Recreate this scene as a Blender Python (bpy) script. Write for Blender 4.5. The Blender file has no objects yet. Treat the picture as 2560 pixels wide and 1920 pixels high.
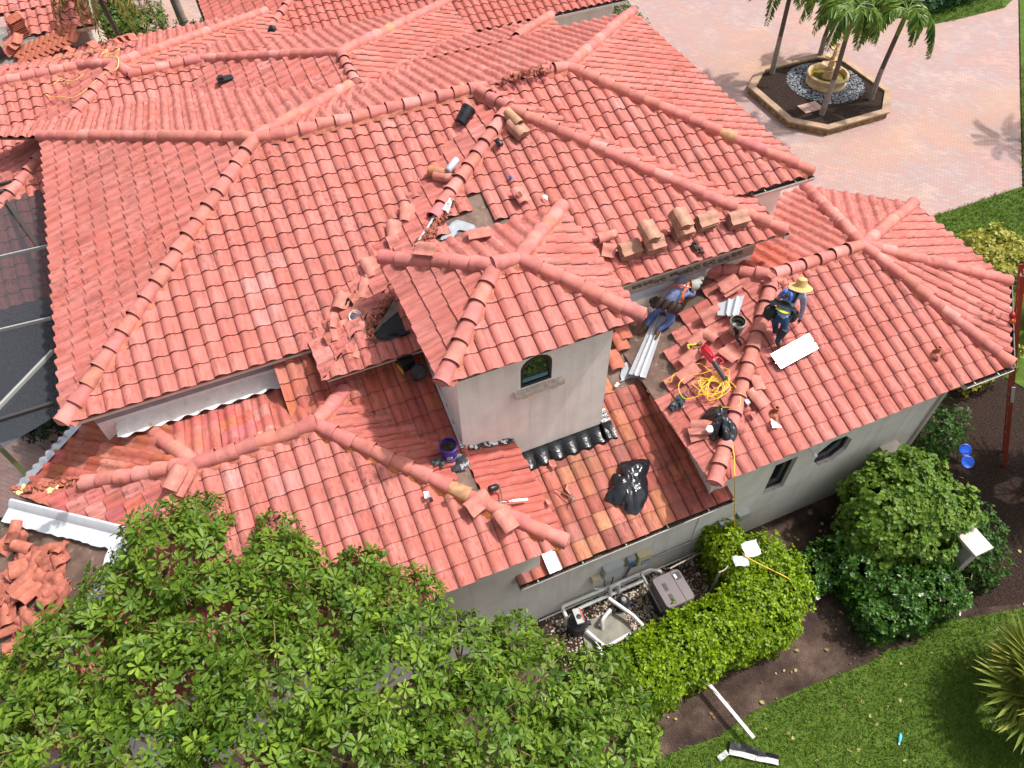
import bpy, bmesh, math, random
import numpy as np
from mathutils import Vector, Matrix
random.seed(7); RNG = np.random.default_rng(7)
scene = bpy.context.scene
COL = scene.collection

# ------------------------------------------------------------------ camera, sky, sun, exposure
CX, CY, CZ = 10.1754, -10.7285, 15.7771
YAW, TILT, ROLL, FPX = -0.3914, 0.8982, -0.0176, 1906.87
def cam_axes():
    cy, sy = math.cos(YAW), math.sin(YAW)
    fwd = np.array([-sy*math.cos(TILT), cy*math.cos(TILT), -math.sin(TILT)])
    right = np.array([cy, sy, 0.0]); up = np.cross(right, fwd)
    return (right*math.cos(ROLL)+up*math.sin(ROLL), -right*math.sin(ROLL)+up*math.cos(ROLL), fwd)
CR_, CU_, CF_ = cam_axes(); CP = np.array([CX, CY, CZ])
cam = bpy.data.objects.new('camera', bpy.data.cameras.new('camera')); COL.objects.link(cam)
M = Matrix.Identity(4)
for i in range(3):
    M[i][0], M[i][1], M[i][2], M[i][3] = CR_[i], CU_[i], -CF_[i], CP[i]
cam.matrix_world = M
cam.data.sensor_width = 36; cam.data.lens = 36*FPX/2560
cam.data.clip_start = 0.1; cam.data.clip_end = 2000
scene.camera = cam
SUN_AZ, SUN_EL = math.radians(-5), math.radians(60)   # azimuth measured from +x towards +y
w = bpy.data.worlds.new('World'); scene.world = w; w.use_nodes = True
nt = w.node_tree; sky = nt.nodes.new('ShaderNodeTexSky'); sky.sky_type = 'NISHITA'
sky.sun_disc = False; sky.sun_elevation = SUN_EL; sky.sun_rotation = math.pi/2 - SUN_AZ
sky.air_density = 0.7; sky.dust_density = 4.5; sky.ozone_density = 0.6
bg = nt.nodes['Background']; bg.inputs[1].default_value = 0.125
hs = nt.nodes.new('ShaderNodeHueSaturation'); hs.inputs['Saturation'].default_value = .35
nt.links.new(sky.outputs[0], hs.inputs['Color']); nt.links.new(hs.outputs[0], bg.inputs[0])
sd = bpy.data.lights.new('sun', 'SUN'); sd.energy = 2.5; sd.angle = math.radians(2.0); sd.color = (1.0, 0.965, 0.92)
sun = bpy.data.objects.new('sun', sd); COL.objects.link(sun)
sv = Vector((math.cos(SUN_EL)*math.cos(SUN_AZ), math.cos(SUN_EL)*math.sin(SUN_AZ), math.sin(SUN_EL)))
sun.rotation_euler = sv.to_track_quat('Z', 'Y').to_euler()
vs = scene.view_settings; vs.view_transform = 'Standard'; vs.look = 'None'; vs.gamma = 1; vs.exposure = 0.78
scene.cycles.max_bounces = 6

# ------------------------------------------------------------------ helpers
PT, PTT = 0.3253, 0.3644      # roof pitch, tower pitch
def ray(px, py):
    d = CF_*FPX + CR_*(px-1280) - CU_*(py-960); return d/np.linalg.norm(d)
def onpl(px, py, P, n):
    d = ray(px, py); n = np.array(n, float); return CP + d*((np.array(P, float)-CP)@n/(d@n))
def gz(px, py, z=0.0): return onpl(px, py, (0, 0, z), (0, 0, 1))
PLANES = dict(                                     # roof surfaces: point, normal
 main=((0,-0.93,5.555),(0,-PT,1)), east=((0,-0.523,5.712),(0,-PT,1)), left=((6.128,0,5.555),(-PT,0,1)),
 back=((0,7.429,5.712),(0,PT,1)), central=((0,-1.788,5.589),(0,-PT,1)), cleft=((10.355,0,5.589),(-.2635,0,1)),
 cright=((19.89,0,5.589),(.3308,0,1)), tower=((0,-3.676,6.821),(0,-PTT,1)), tleft=((11.945,0,6.821),(-PTT,0,1)),
 low=((0,-5.611,4.138),(0,-PT,1)), lowx=((13.201,0,4.138),(PT,0,1)), lowback=((0,.875,4.138),(0,PT,1)),
 right=((0,-5.527,3.89),(0,-PT,1)), rightx=((16.237,0,3.89),(-PT,0,1)), mid=((0,-5.428,2.795),(0,-PT,1)), tback=((0,-0.66,6.821),(0,PTT,1)),
 w2=((0,8.0,4.45),(0,-PT,1)), w2x=((5.0,0,4.45),(-PT,0,1)), jx=((17.6,0,4.82),(PT,0,1)), jl=((9.95,0,5.11),(-PT,0,1)))
def on(px, py, plane, up=0.0):
    P, n = PLANES[plane]; v = onpl(px, py, P, n)
    if up: v = onpl(px, py, (P[0], P[1], P[2]+up), n)
    return Vector(v)
def on2(px, py, up=0.0):      # the higher of the two slopes that form the open valley
    a, b = on(px, py, 'mid', up), on(px, py, 'rightx', up); return a if (a-Vector(CP)).length < (b-Vector(CP)).length else b
def pnormal(plane): return Vector(PLANES[plane][1]).normalized()

MATS = {}
def mat(name, color=(.5,.5,.5), rough=.7, metal=0.0, noise=0.0, scale=8.0, dark=None, bump=0.0, bscale=60.0, spec=.5, attr=None, alpha=1.0, trans=0.0, stain=None, coord='Object'):
    """Principled material whose colour is broken up by two noises; attr = colour attribute that multiplies it."""
    if name in MATS: return MATS[name]
    m = bpy.data.materials.new(name); m.use_nodes = True; N = m.node_tree.nodes; L = m.node_tree.links
    b = N['Principled BSDF']; b.inputs['Roughness'].default_value = rough; b.inputs['Metallic'].default_value = metal
    b.inputs['Specular IOR Level'].default_value = spec; b.inputs['Alpha'].default_value = alpha
    b.inputs['Transmission Weight'].default_value = trans
    c = (*color, 1); tc = N.new('ShaderNodeTexCoord'); out = None
    if noise > 0:
        n1 = N.new('ShaderNodeTexNoise'); n1.inputs['Scale'].default_value = scale; n1.inputs['Detail'].default_value = 6
        L.new(tc.outputs[coord], n1.inputs['Vector'])
        r = N.new('ShaderNodeValToRGB'); r.color_ramp.elements[0].position = .3; r.color_ramp.elements[1].position = .7
        d = dark if dark else tuple(x*(1-noise) for x in color)
        r.color_ramp.elements[0].color = (*d, 1); r.color_ramp.elements[1].color = (*[min(1, x*(1+noise*.35)) for x in color], 1)
        L.new(n1.outputs['Fac'], r.inputs[0]); out = r.outputs[0]
    if attr:
        a = N.new('ShaderNodeAttribute'); a.attribute_name = attr; mx = N.new('ShaderNodeMix'); mx.data_type = 'RGBA'; mx.blend_type = 'MULTIPLY'; mx.inputs[0].default_value = 1
        if out: L.new(out, mx.inputs[6])
        else: mx.inputs[6].default_value = c
        L.new(a.outputs['Color'], mx.inputs[7]); out = mx.outputs[2]
    if stain:
        sc, lo, hi, scol = stain
        n2 = N.new('ShaderNodeTexNoise'); n2.inputs['Scale'].default_value = sc; n2.inputs['Detail'].default_value = 8; n2.inputs['Roughness'].default_value = .65
        L.new(tc.outputs[coord], n2.inputs['Vector']); mr = N.new('ShaderNodeMapRange'); mr.inputs[1].default_value = lo; mr.inputs[2].default_value = hi
        L.new(n2.outputs['Fac'], mr.inputs[0]); mx2 = N.new('ShaderNodeMix'); mx2.data_type = 'RGBA'; L.new(mr.outputs[0], mx2.inputs[0])
        if out: L.new(out, mx2.inputs[6])
        else: mx2.inputs[6].default_value = c
        mx2.inputs[7].default_value = (*scol, 1); out = mx2.outputs[2]
    if out: L.new(out, b.inputs['Base Color'])
    else: b.inputs['Base Color'].default_value = c
    if bump > 0:
        n3 = N.new('ShaderNodeTexNoise'); n3.inputs['Scale'].default_value = bscale; n3.inputs['Detail'].default_value = 4
        L.new(tc.outputs[coord], n3.inputs['Vector']); bp = N.new('ShaderNodeBump'); bp.inputs['Strength'].default_value = bump; bp.inputs['Distance'].default_value = .02
        L.new(n3.outputs['Fac'], bp.inputs['Height']); L.new(bp.outputs[0], b.inputs['Normal'])
    MATS[name] = m; return m

def smooth_path(P, k=6):
    P = [Vector(p) for p in P]; out = []
    for i in range(len(P)-1):
        p0, p1, p2, p3 = P[max(i-1,0)], P[i], P[i+1], P[min(i+2,len(P)-1)]
        for j in range(k):
            t = j/k; out.append(.5*((2*p1)+(p2-p0)*t+(2*p0-5*p1+4*p2-p3)*t*t+(3*p1-p0-3*p2+p3)*t**3))
    return out+[P[-1]]
class MB:
    """collects verts / faces / material slots and links them as ONE mesh object"""
    def __init__(s): s.v = []; s.f = []; s.m = []; s.c = []; s.cur = 0; s.col = (1,1,1)
    def add(s, vs, fs, mi=None):
        b = len(s.v); s.v += [tuple(x) for x in vs]
        for f in fs: s.f.append(tuple(i+b for i in f)); s.m.append(s.cur if mi is None else mi); s.c.append(s.col)
        return s
    def box(s, c, d, rot=None, mi=None, bev=0):
        R = rot if rot is not None else Matrix.Identity(3); c = Vector(c); x, y, z = d[0]/2, d[1]/2, d[2]/2
        P = [c + R @ Vector(p) for p in ((-x,-y,-z),(x,-y,-z),(x,y,-z),(-x,y,-z),(-x,-y,z),(x,-y,z),(x,y,z),(-x,y,z))]
        return s.add(P, [(0,3,2,1),(4,5,6,7),(0,1,5,4),(1,2,6,5),(2,3,7,6),(3,0,4,7)], mi)
    def prism(s, poly, z0, z1, mi=None, cap=True):
        n = len(poly); P = [(p[0], p[1], z0) for p in poly] + [(p[0], p[1], z1) for p in poly]
        F = [(i, (i+1) % n, n+(i+1) % n, n+i) for i in range(n)]
        if cap: F += [tuple(range(n, 2*n)), tuple(reversed(range(n)))]
        return s.add(P, F, mi)
    def tube(s, pts, r, n=8, mi=None, caps=True, closed=False):
        pts = [Vector(p) for p in pts]; k = len(pts); rs = r if isinstance(r, (list, tuple)) else [r]*k
        V = []; up = None
        for i, p in enumerate(pts):
            t = (pts[min(i+1, k-1)] - pts[max(i-1, 0)])
            t = t.normalized() if t.length > 1e-9 else Vector((0,0,1))
            if up is None: up = Vector((0,0,1)) if abs(t.z) < .9 else Vector((1,0,0))
            a = (up - t*up.dot(t))
            a = a.normalized() if a.length > 1e-6 else t.orthogonal().normalized()
            b = t.cross(a); up = a
            V += [p + (a*math.cos(2*math.pi*j/n) + b*math.sin(2*math.pi*j/n))*rs[i] for j in range(n)]
        F = [(i*n+j, i*n+(j+1) % n, (i+1)*n+(j+1) % n, (i+1)*n+j) for i in range(k-1) for j in range(n)]
        if caps: F += [tuple(reversed(range(n))), tuple((k-1)*n+j for j in range(n))]
        return s.add(V, F, mi)
    def lathe(s, c, prof, n=24, rot=None, mi=None, wob=None):
        c = Vector(c); R = rot if rot is not None else Matrix.Identity(3); V = []
        for (r, z) in prof:
            for j in range(n):
                a = 2*math.pi*j/n; rr = r*(wob(a, z) if wob else 1)
                V.append(c + R @ Vector((rr*math.cos(a), rr*math.sin(a), z)))
        F = [(i*n+j, i*n+(j+1) % n, (i+1)*n+(j+1) % n, (i+1)*n+j) for i in range(len(prof)-1) for j in range(n)]
        return s.add(V, F, mi)
    def sheet(s, grid, mi=None):
        h, w_ = len(grid), len(grid[0]); V = [p for row in grid for p in row]
        return s.add(V, [(i*w_+j, i*w_+j+1, (i+1)*w_+j+1, (i+1)*w_+j) for i in range(h-1) for j in range(w_-1)], mi)
    def build(s, name, mats, parent=None, smooth=True, loc=None, angle=40):
        me = bpy.data.meshes.new(name); me.from_pydata(s.v, [], s.f); me.update()
        for m_ in (mats if isinstance(mats, (list, tuple)) else [mats]): me.materials.append(m_)
        me.polygons.foreach_set('material_index', s.m)
        if any(c != (1,1,1) for c in s.c):
            a = me.color_attributes.new('tint', 'FLOAT_COLOR', 'CORNER'); arr = np.ones((len(me.loops), 4), np.float32)
            li = 0
            for p, c in zip(me.polygons, s.c): arr[p.loop_start:p.loop_start+p.loop_total, :3] = c
            a.data.foreach_set('color', arr.ravel())
        if smooth:
            me.polygons.foreach_set('use_smooth', [True]*len(me.polygons))
            bm = bmesh.new(); bm.from_mesh(me); ca = math.radians(angle)
            for e in bm.edges:
                if len(e.link_faces) != 2 or e.calc_face_angle(0) > ca: e.smooth = False
            bm.to_mesh(me); bm.free()
        o = bpy.data.objects.new(name, me); COL.objects.link(o)
        if loc is not None:
            o.location = loc
        if parent is not None: o.parent = parent; 
        return o
def rel(o, root):   # keep world position under a moved root
    o.parent = root; o.matrix_parent_inverse = Matrix.Translation(-Vector(root.location))
    return o
def tag(o, label=None, cat=None, group=None, kind=None):
    if label: o['label'] = label
    if cat: o['category'] = cat; o['kind'] = kind or 'thing'
    if group: o['group'] = group
    if kind: o['kind'] = kind
    return o
def thing(name, loc, label, cat, group=None):
    o = bpy.data.objects.new(name, None); COL.objects.link(o); o.location = loc; o.empty_display_size = .2
    return tag(o, label, cat, group)
def part(mb, name, mats, root, **k):
    """links mb (in world coordinates) as a child of root, which may stand anywhere"""
    off = Vector(root.matrix_world.translation) if False else Vector(WORLD.get(root.name, root.location))
    mb.v = [tuple(Vector(p)-off) for p in mb.v]
    o = mb.build(name, mats, root, **k); WORLD[o.name] = off; return o
WORLD = {}
def whole(mb, name, mats, label, cat, group=None, **k):
    """a thing that is one mesh; its origin is moved to the centre of its base"""
    V = np.array(mb.v); c = Vector(((V[:,0].min()+V[:,0].max())/2, (V[:,1].min()+V[:,1].max())/2, V[:,2].min()))
    mb.v = [tuple(Vector(p)-c) for p in mb.v]
    o = mb.build(name, mats, None, loc=c, **k); WORLD[o.name] = c; return tag(o, label, cat, group)
def frame3(x, z):   # rotation matrix with given x axis and z axis (world)
    z = Vector(z).normalized(); x = Vector(x); x = (x - z*x.dot(z)).normalized(); y = z.cross(x)
    return Matrix((x, y, z)).transposed()

# ------------------------------------------------------------------ materials of the setting
def tile_material(name, color, mold=.5, warm=0.0):
    m = bpy.data.materials.new(name); m.use_nodes = True; N = m.node_tree.nodes; L = m.node_tree.links; b = N['Principled BSDF']
    b.inputs['Roughness'].default_value = .85; b.inputs['Specular IOR Level'].default_value = .12
    at = N.new('ShaderNodeAttribute'); at.attribute_name = 'tint'; uv = N.new('ShaderNodeUVMap'); uv.uv_map = 'uv'; tc = N.new('ShaderNodeTexCoord')
    def mix(a, bcol, f, mode='MIX'):
        x = N.new('ShaderNodeMix'); x.data_type = 'RGBA'; x.blend_type = mode
        for s, v in ((0, f), (6, a), (7, bcol)):
            if hasattr(v, 'links'): L.new(v, x.inputs[s])
            else: x.inputs[s].default_value = v
        return x.outputs[2]
    def noise(vec, sc, lo, hi, det=5, rough=.6):
        n = N.new('ShaderNodeTexNoise'); n.inputs['Scale'].default_value = sc; n.inputs['Detail'].default_value = det; n.inputs['Roughness'].default_value = rough; L.new(vec, n.inputs['Vector'])
        r = N.new('ShaderNodeMapRange'); r.inputs[1].default_value = lo; r.inputs[2].default_value = hi; L.new(n.outputs['Fac'], r.inputs[0]); return r.outputs[0]
    def scl(v, s):
        x = N.new('ShaderNodeVectorMath'); x.operation = 'MULTIPLY'; x.inputs[1].default_value = s; L.new(v, x.inputs[0]); return x.outputs[0]
    c = mix((*color, 1), at.outputs['Color'], 1.0, 'MULTIPLY')
    c = mix(c, (color[0]*.86, color[1]*.72, color[2]*.66, 1), noise(tc.outputs['Object'], 1.1, .42, .75))          # broad weathering
    c = mix(c, (color[0]*1.05, color[1]*1.18, color[2]*1.25, 1), noise(tc.outputs['Object'], 2.3, .52, .8))          # bleached patches
    def mul(a, k):
        x = N.new('ShaderNodeMath'); x.operation = 'MULTIPLY'; L.new(a, x.inputs[0])
        if hasattr(k, 'links'): L.new(k, x.inputs[1])
        else: x.inputs[1].default_value = k
        return x.outputs[0]
    streak = mul(noise(scl(uv.outputs[0], (14, 2.2, 1)), 1.0,   .47, .68), .55)
    c = mix(c, (.16, .07, .055, 1), streak)
    sp = mul(mul(noise(scl(uv.outputs[0], (17, 9, 1)), 1.0, .50, .72, 6), noise(tc.outputs['Object'], .8, .42, .62)), mold)
    c = mix(c, (.05, .026, .026, 1), sp)
    big = mul(noise(tc.outputs['Object'], .45, .50, .72, 8, .7), .40); c = mix(c, (.22, .095, .085, 1), big)
    fine = mul(noise(uv.outputs[0], 70, .5, .7, 2), .25); c = mix(c, (.2, .075, .06, 1), fine)
    L.new(c, b.inputs['Base Color'])
    bn = N.new('ShaderNodeTexNoise'); bn.inputs['Scale'].default_value = 55; L.new(uv.outputs[0], bn.inputs['Vector'])
    bp = N.new('ShaderNodeBump'); bp.inputs['Strength'].default_value = .25; bp.inputs['Distance'].default_value = .01; L.new(bn.outputs['Fac'], bp.inputs['Height']); L.new(bp.outputs[0], b.inputs['Normal'])
    return m
TILE = tile_material('pink_tile', (.56, .188, .158), .8)
TILE_OLD = tile_material('old_tile', (.48, .155, .11), .8)
TILE_TAN = mat('tan_tile', (.52, .27, .14), .8, noise=.35, scale=14)
MORTAR = mat('pink_mortar', (.50, .17, .11), .9, noise=.4, scale=9, bump=.8, bscale=30)
MORTAR_O = mat('orange_mortar', (.50, .17, .05), .85, noise=.5, scale=9, bump=.8, bscale=30)
DECK = mat('roof_underlayment', (.165,.10,.075), .75, noise=.5, scale=4, stain=(9, .56, .75, (.30, .23, .18)))
def stucco(name, col, drip, amt):
    m = mat(name, col, .9, noise=.10, scale=2.5, bump=.35, bscale=150, stain=(1.6, .55, .85, tuple(c*.8 for c in col))); N = m.node_tree.nodes; L = m.node_tree.links; b = N['Principled BSDF']
    src = b.inputs['Base Color'].links[0].from_socket; tc = N.new('ShaderNodeTexCoord'); mp = N.new('ShaderNodeMapping'); mp.inputs['Scale'].default_value = (7, 7, .45); L.new(tc.outputs['Object'], mp.inputs[0]); n = N.new('ShaderNodeTexNoise'); n.inputs['Scale'].default_value = 1; n.inputs['Detail'].default_value = 7; L.new(mp.outputs[0], n.inputs['Vector'])
    r = N.new('ShaderNodeMapRange'); r.inputs[1].default_value = .50; r.inputs[2].default_value = .80; r.inputs[4].default_value = amt; L.new(n.outputs['Fac'], r.inputs[0]); mx = N.new('ShaderNodeMix'); mx.data_type = 'RGBA'; L.new(r.outputs[0], mx.inputs[0]); L.new(src, mx.inputs[6]); mx.inputs[7].default_value = (*drip, 1); L.new(mx.outputs[2], b.inputs['Base Color']); return m
STUCCO = stucco('beige_stucco', (.72, .675, .61), (.30, .26, .22), .28)
STUCCO_W = stucco('white_stucco', (.90, .85, .78), (.52, .42, .34), .35)
FASCIA = mat('fascia_paint', (.62, .55, .48), .6, noise=.12, scale=4)
GUTTER = mat('gutter_metal', (.66, .63, .58), .4, .2, noise=.15, scale=6)
GUTTER_IN = mat('gutter_inside', (.07, .06, .055), .7, noise=.6, scale=20, stain=(40, .55, .7, (.16, .09, .04)))
WINFRAME = mat('dark_window_frame', (.025, .02, .022), .4)
GLASS = mat('window_glass', (.012, .016, .02), .03, spec=.8)

# ------------------------------------------------------------------ barrel tiles, caps
CW, CE = .30, .352
def profile(k=10):
    xs, zs = [], []
    for u in (0, .05, .17, .33, .5, .67, .83, .96): xs.append(.185*u); zs.append(.016 + .050*max(0, math.sin(math.pi*u))**.85)
    for u in (.10, .4, .7, .93, 1): xs.append(.185+.115*u); zs.append(.012 - .010*math.sin(math.pi*u) - (.006 if u > .9 else 0))
    return np.array(xs), np.array(zs)
SEAM = np.array([.24, .86, 1, 1, 1, 1, 1, .88, .92, 1, 1, .86, .24])   # joint dirt, plus seam and crease shade painted into the tint
PX, PZ = profile()
def tile_slope(polys, name, parent, material=None, base=-.125, tints=None, holes=None, seed=0, deck=True, mono=None):
    """barrel tiles laid in courses on each planar polygon of polys (convex in plan); one mesh"""
    rng = np.random.default_rng(seed+11); out = bmesh.new()
    bmt = {}
    uvl = out.loops.layers.uv.new('uv'); cl = out.loops.layers.float_color.new('tint')
    nk = len(PX)
    for poly in polys:
        P = np.array(poly, float)
        n = np.zeros(3)
        for i in range(len(P)): n += np.cross(P[i], P[(i+1) % len(P)])
        n /= np.linalg.norm(n)
        if n[2] < 0: n = -n; P = P[::-1]
        hz = np.array([n[0], n[1], 0.]); hz /= np.linalg.norm(hz)
        up = -(hz - n*(hz@n)); up /= np.linalg.norm(up)                # up the slope
        ac = np.cross(up, n)                                           # to the right, looking up the slope
        O = P[np.argmin(P[:,2])] + np.array([0,0,base])
        S = (P-O+np.array([0,0,base]))@ac; T = (P-O+np.array([0,0,base]))@up
        V, F, UV, CC = [], [], [], []
        i0, i1 = int(math.floor(S.min()/CW))-1, int(math.ceil(S.max()/CW))+1
        j1 = int(math.ceil(T.max()/CE))+1
        off = rng.uniform(0, CW)
        inpoly = np.stack([S, T], 1); nP = len(P)
        for j in range(0, j1):
            for i in range(i0, i1):
                s0 = i*CW+off; t0 = j*CE-.03
                ctr = O + ac*(s0+CW/2) + up*(t0+CE/2)
                # rough cull: distance outside any edge
                ok = True
                for a in range(nP):
                    A_, B_ = inpoly[a], inpoly[(a+1) % nP]; e = B_-A_; ln = np.hypot(*e)
                    if ln < 1e-6: continue
                    q = np.array([s0+CW/2, t0+CE/2])-A_
                    if (e[0]*q[1]-e[1]*q[0])/ln < -.34: ok = False; break
                if not ok: continue
                if holes and any(h(ctr) for h in holes): continue
                tn = tints(ctr, rng) if tints else None
                if tn is None:
                    g = rng.normal(1, .06); h_ = rng.normal(1, .04); tn = (g, g*h_, g*h_)
                    r_ = rng.random()
                    if r_ < .015: tn = (1.12, 1.35, 1.42)
                    elif r_ < .045: tn = (.80, .78, .8)
                js, jt, jz = rng.normal(0, .003), rng.normal(0, .006), rng.normal(0, .003)
                lo, hi = t0+jt, t0+CE+.02
                th = .030+jz
                x = s0+js+PX; b = len(V)
                low = O[None,:] + ac[None,:]*x[:,None] + up[None,:]*lo + n[None,:]*(PZ*1.04+th)[:,None]
                bot = low - n[None,:]*(np.where(np.arange(nk) < 8, .016, .024))[:,None] + up[None,:]*.004
                top = O[None,:] + ac[None,:]*x[:,None] + up[None,:]*hi + n[None,:]*(PZ*.92+.004)[:,None]
                # little lip on the left edge
                V += low.tolist()+top.tolist()+low.tolist()+bot.tolist()
                tv = np.array(tn)[None,:]*SEAM[:,None]; tw_e = np.array(tn)[None,:]*np.array([.20,.15,.15])*np.ones((nk,1)); CC += [tv, tv, tw_e, tw_e]  # lip tint: shade under each lap painted dark, along with its dirty underside
                for k in range(nk-1):
                    F.append((b+k, b+k+1, b+nk+k+1, b+nk+k)); F.append((b+3*nk+k, b+3*nk+k+1, b+2*nk+k+1, b+2*nk+k))
                uvs = np.stack([s0+PX, np.full(nk, t0)], 1); UV += uvs.tolist()+(uvs+[0, CE]).tolist()+uvs.tolist()+uvs.tolist()
        if not V: continue
        me = bpy.data.meshes.new('tmp'); me.from_pydata(V, [], F)
        lv = np.zeros(len(me.loops), np.int32); me.loops.foreach_get('vertex_index', lv)
        ul = me.uv_layers.new(name='uv'); ul.data.foreach_set('uv', np.array(UV, np.float32)[lv].ravel())
        ca = me.color_attributes.new('tint', 'FLOAT_COLOR', 'CORNER'); cc = np.ones((len(lv), 4), np.float32); cc[:,:3] = np.concatenate(CC, 0)[lv]
        ca.data.foreach_set('color', cc.ravel())
        bm = bmesh.new(); bm.from_mesh(me); bpy.data.meshes.remove(me)
        for a in range(nP):
            A_, B_ = P[a], P[(a+1) % nP]
            if abs(T[a]-T.min()) < .02 and abs(T[(a+1) % nP]-T.min()) < .02: continue
            e = B_-A_; nn = Vector((e[1], -e[0], 0))
            if nn.length < 1e-5: continue
            bmesh.ops.bisect_plane(bm, geom=bm.verts[:]+bm.edges[:]+bm.faces[:], plane_co=Vector(A_), plane_no=nn.normalized(), clear_outer=True, clear_inner=False, dist=1e-5)
        for f in bm.faces: f.smooth = True
        t = bpy.data.meshes.new('tmp'); bm.to_mesh(t); bm.free(); out.from_mesh(t); bpy.data.meshes.remove(t)
        if deck:
            d = Vector((0,0,base-.012)); vs_ = [out.verts.new(Vector(p)+d) for p in P]
            f = out.faces.new(vs_); f.material_index = 1
            d2 = Vector((0,0,base-.05)); vb = [out.verts.new(Vector(p)+d2) for p in P]
            f = out.faces.new(list(reversed(vb))); f.material_index = 1
            for a in range(nP):
                f = out.faces.new((vs_[a], vb[a], vb[(a+1) % nP], vs_[(a+1) % nP])); f.material_index = 1
    for e in out.edges:
        if len(e.link_faces) == 2 and e.calc_face_angle(0) > .9: e.smooth = False
    me = bpy.data.meshes.new(name); out.to_mesh(me); out.free()
    me.materials.append(material or TILE); me.materials.append(DECK)
    o = bpy.data.objects.new(name, me); COL.objects.link(o); o.parent = parent; WORLD[o.name] = Vector((0,0,0))
    return o
def cap_geom(mb, a, b, r0, r1, up, n=9, thick=.016, flare=True):
    """one barrel cap from a (low, wide, visible lip) to b (high, narrow)"""
    a, b = Vector(a), Vector(b); t = (b-a).normalized(); s = t.cross(up).normalized(); u = s.cross(t)
    V = []
    for (p, r, dz) in ((a, r0, 0), (a+t*.02, r0, 0), (b, r1, 0)):
        for j in range(n+1):
            an = math.pi*(-.08 + 1.16*j/n); V.append(p + s*math.cos(an)*r + u*(math.sin(an)*r*.92+dz))
    for j in range(n+1):
        an = math.pi*(-.08 + 1.16*j/n); V.append(a + s*math.cos(an)*(r0-thick) + u*(math.sin(an)*(r0-thick)*.92))
    m_ = n+1; F = []
    for j in range(n):
        F += [(j, j+1, m_+j+1, m_+j), (m_+j, m_+j+1, 2*m_+j+1, 2*m_+j)]
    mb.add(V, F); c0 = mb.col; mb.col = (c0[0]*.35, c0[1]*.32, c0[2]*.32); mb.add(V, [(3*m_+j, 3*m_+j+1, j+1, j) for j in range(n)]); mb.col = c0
def cap_row(parent, runs, seed=0, mortar=True, mats=None, r=.130, tan=()):
    """rows of overlapping barrel caps; runs = list of (low point, high point[, start_fraction, end_fraction])"""
    rng = np.random.default_rng(seed+3); mb = MB(); n_ = 0
    for run in runs:
        A_, B_ = Vector(run[0]), Vector(run[1]); L_ = (B_-A_).length; t = (B_-A_)/L_; up = Vector((0,0,1)); up = (up-t*up.dot(t)).normalized()
        s = t.cross(up); k = max(1, int(round(L_/.355))); st = L_/k
        f0, f1 = (run[2], run[3]) if len(run) > 3 else (0, 1)
        for i in range(k):
            if i/k < f0-1e-6 or (i+1)/k > f1+1e-6: continue
            g = rng.normal(1, .06); mb.col = (g, g*rng.normal(1, .045), g*rng.normal(1, .045)); mb.cur = 0
            if rng.random() < .12: mb.col = (1.15, 1.35, 1.4)
            if n_ in tan: mb.cur = 2; mb.col = (1, 1, 1.001)
            w_ = s*rng.normal(0, .008)+up*rng.normal(0, .004)
            a = A_+t*(i*st-.045)+w_-up*.065; b = A_+t*((i+1)*st)+w_-up*.065
            cap_geom(mb, a+up*(.014+abs(rng.normal(0,.006))), b-up*.012, r*1.14, r*.92, up)
            if i == 0 and f0 == 0:      # closed lower end
                ring = [a+up*.012+s*math.cos(math.pi*j/8)*r*1.04+up*math.sin(math.pi*j/8)*r*.96 for j in range(9)]
                tip = a-t*.05+up*.03
                mb.add(ring+[tip], [(j+1, j, 9) for j in range(8)])
            n_ += 1
        if mortar:
            mb.cur = 1; mb.col = (1,1,1.001); m_ = max(2, int(L_*9))
            for sg in (-1, 1):
                G = []
                for i in range(int(m_*f0), m_+1 if f1 >= 1 else int(m_*f1)+1):
                    p = A_+t*(L_*i/m_); wv = .155+.022*math.sin(i*2*math.pi*st*0+L_*i/m_*2*math.pi/.30+seed)+rng.normal(0, .010)
                    wv += .02; G.append([p+s*sg*.09-up*.045, p+s*sg*(.125)-up*(.072+rng.normal(0,.004)), p+s*sg*wv-up*(.150)])
                if len(G) > 1: mb.sheet(G)
    mb.cur = 0
    o = mb.build('ridge_cap_row', mats or [CAPM, MORTAR, TILE_TAN], parent, angle=55); WORLD[o.name] = Vector((0,0,0))
    return o
CAPM = mat('cap_tile', (.55, .182, .150), .85, noise=.28, scale=5, attr='tint', bump=.25, bscale=50, stain=(3.2, .58, .78, (.22, .075, .06)))

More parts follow.
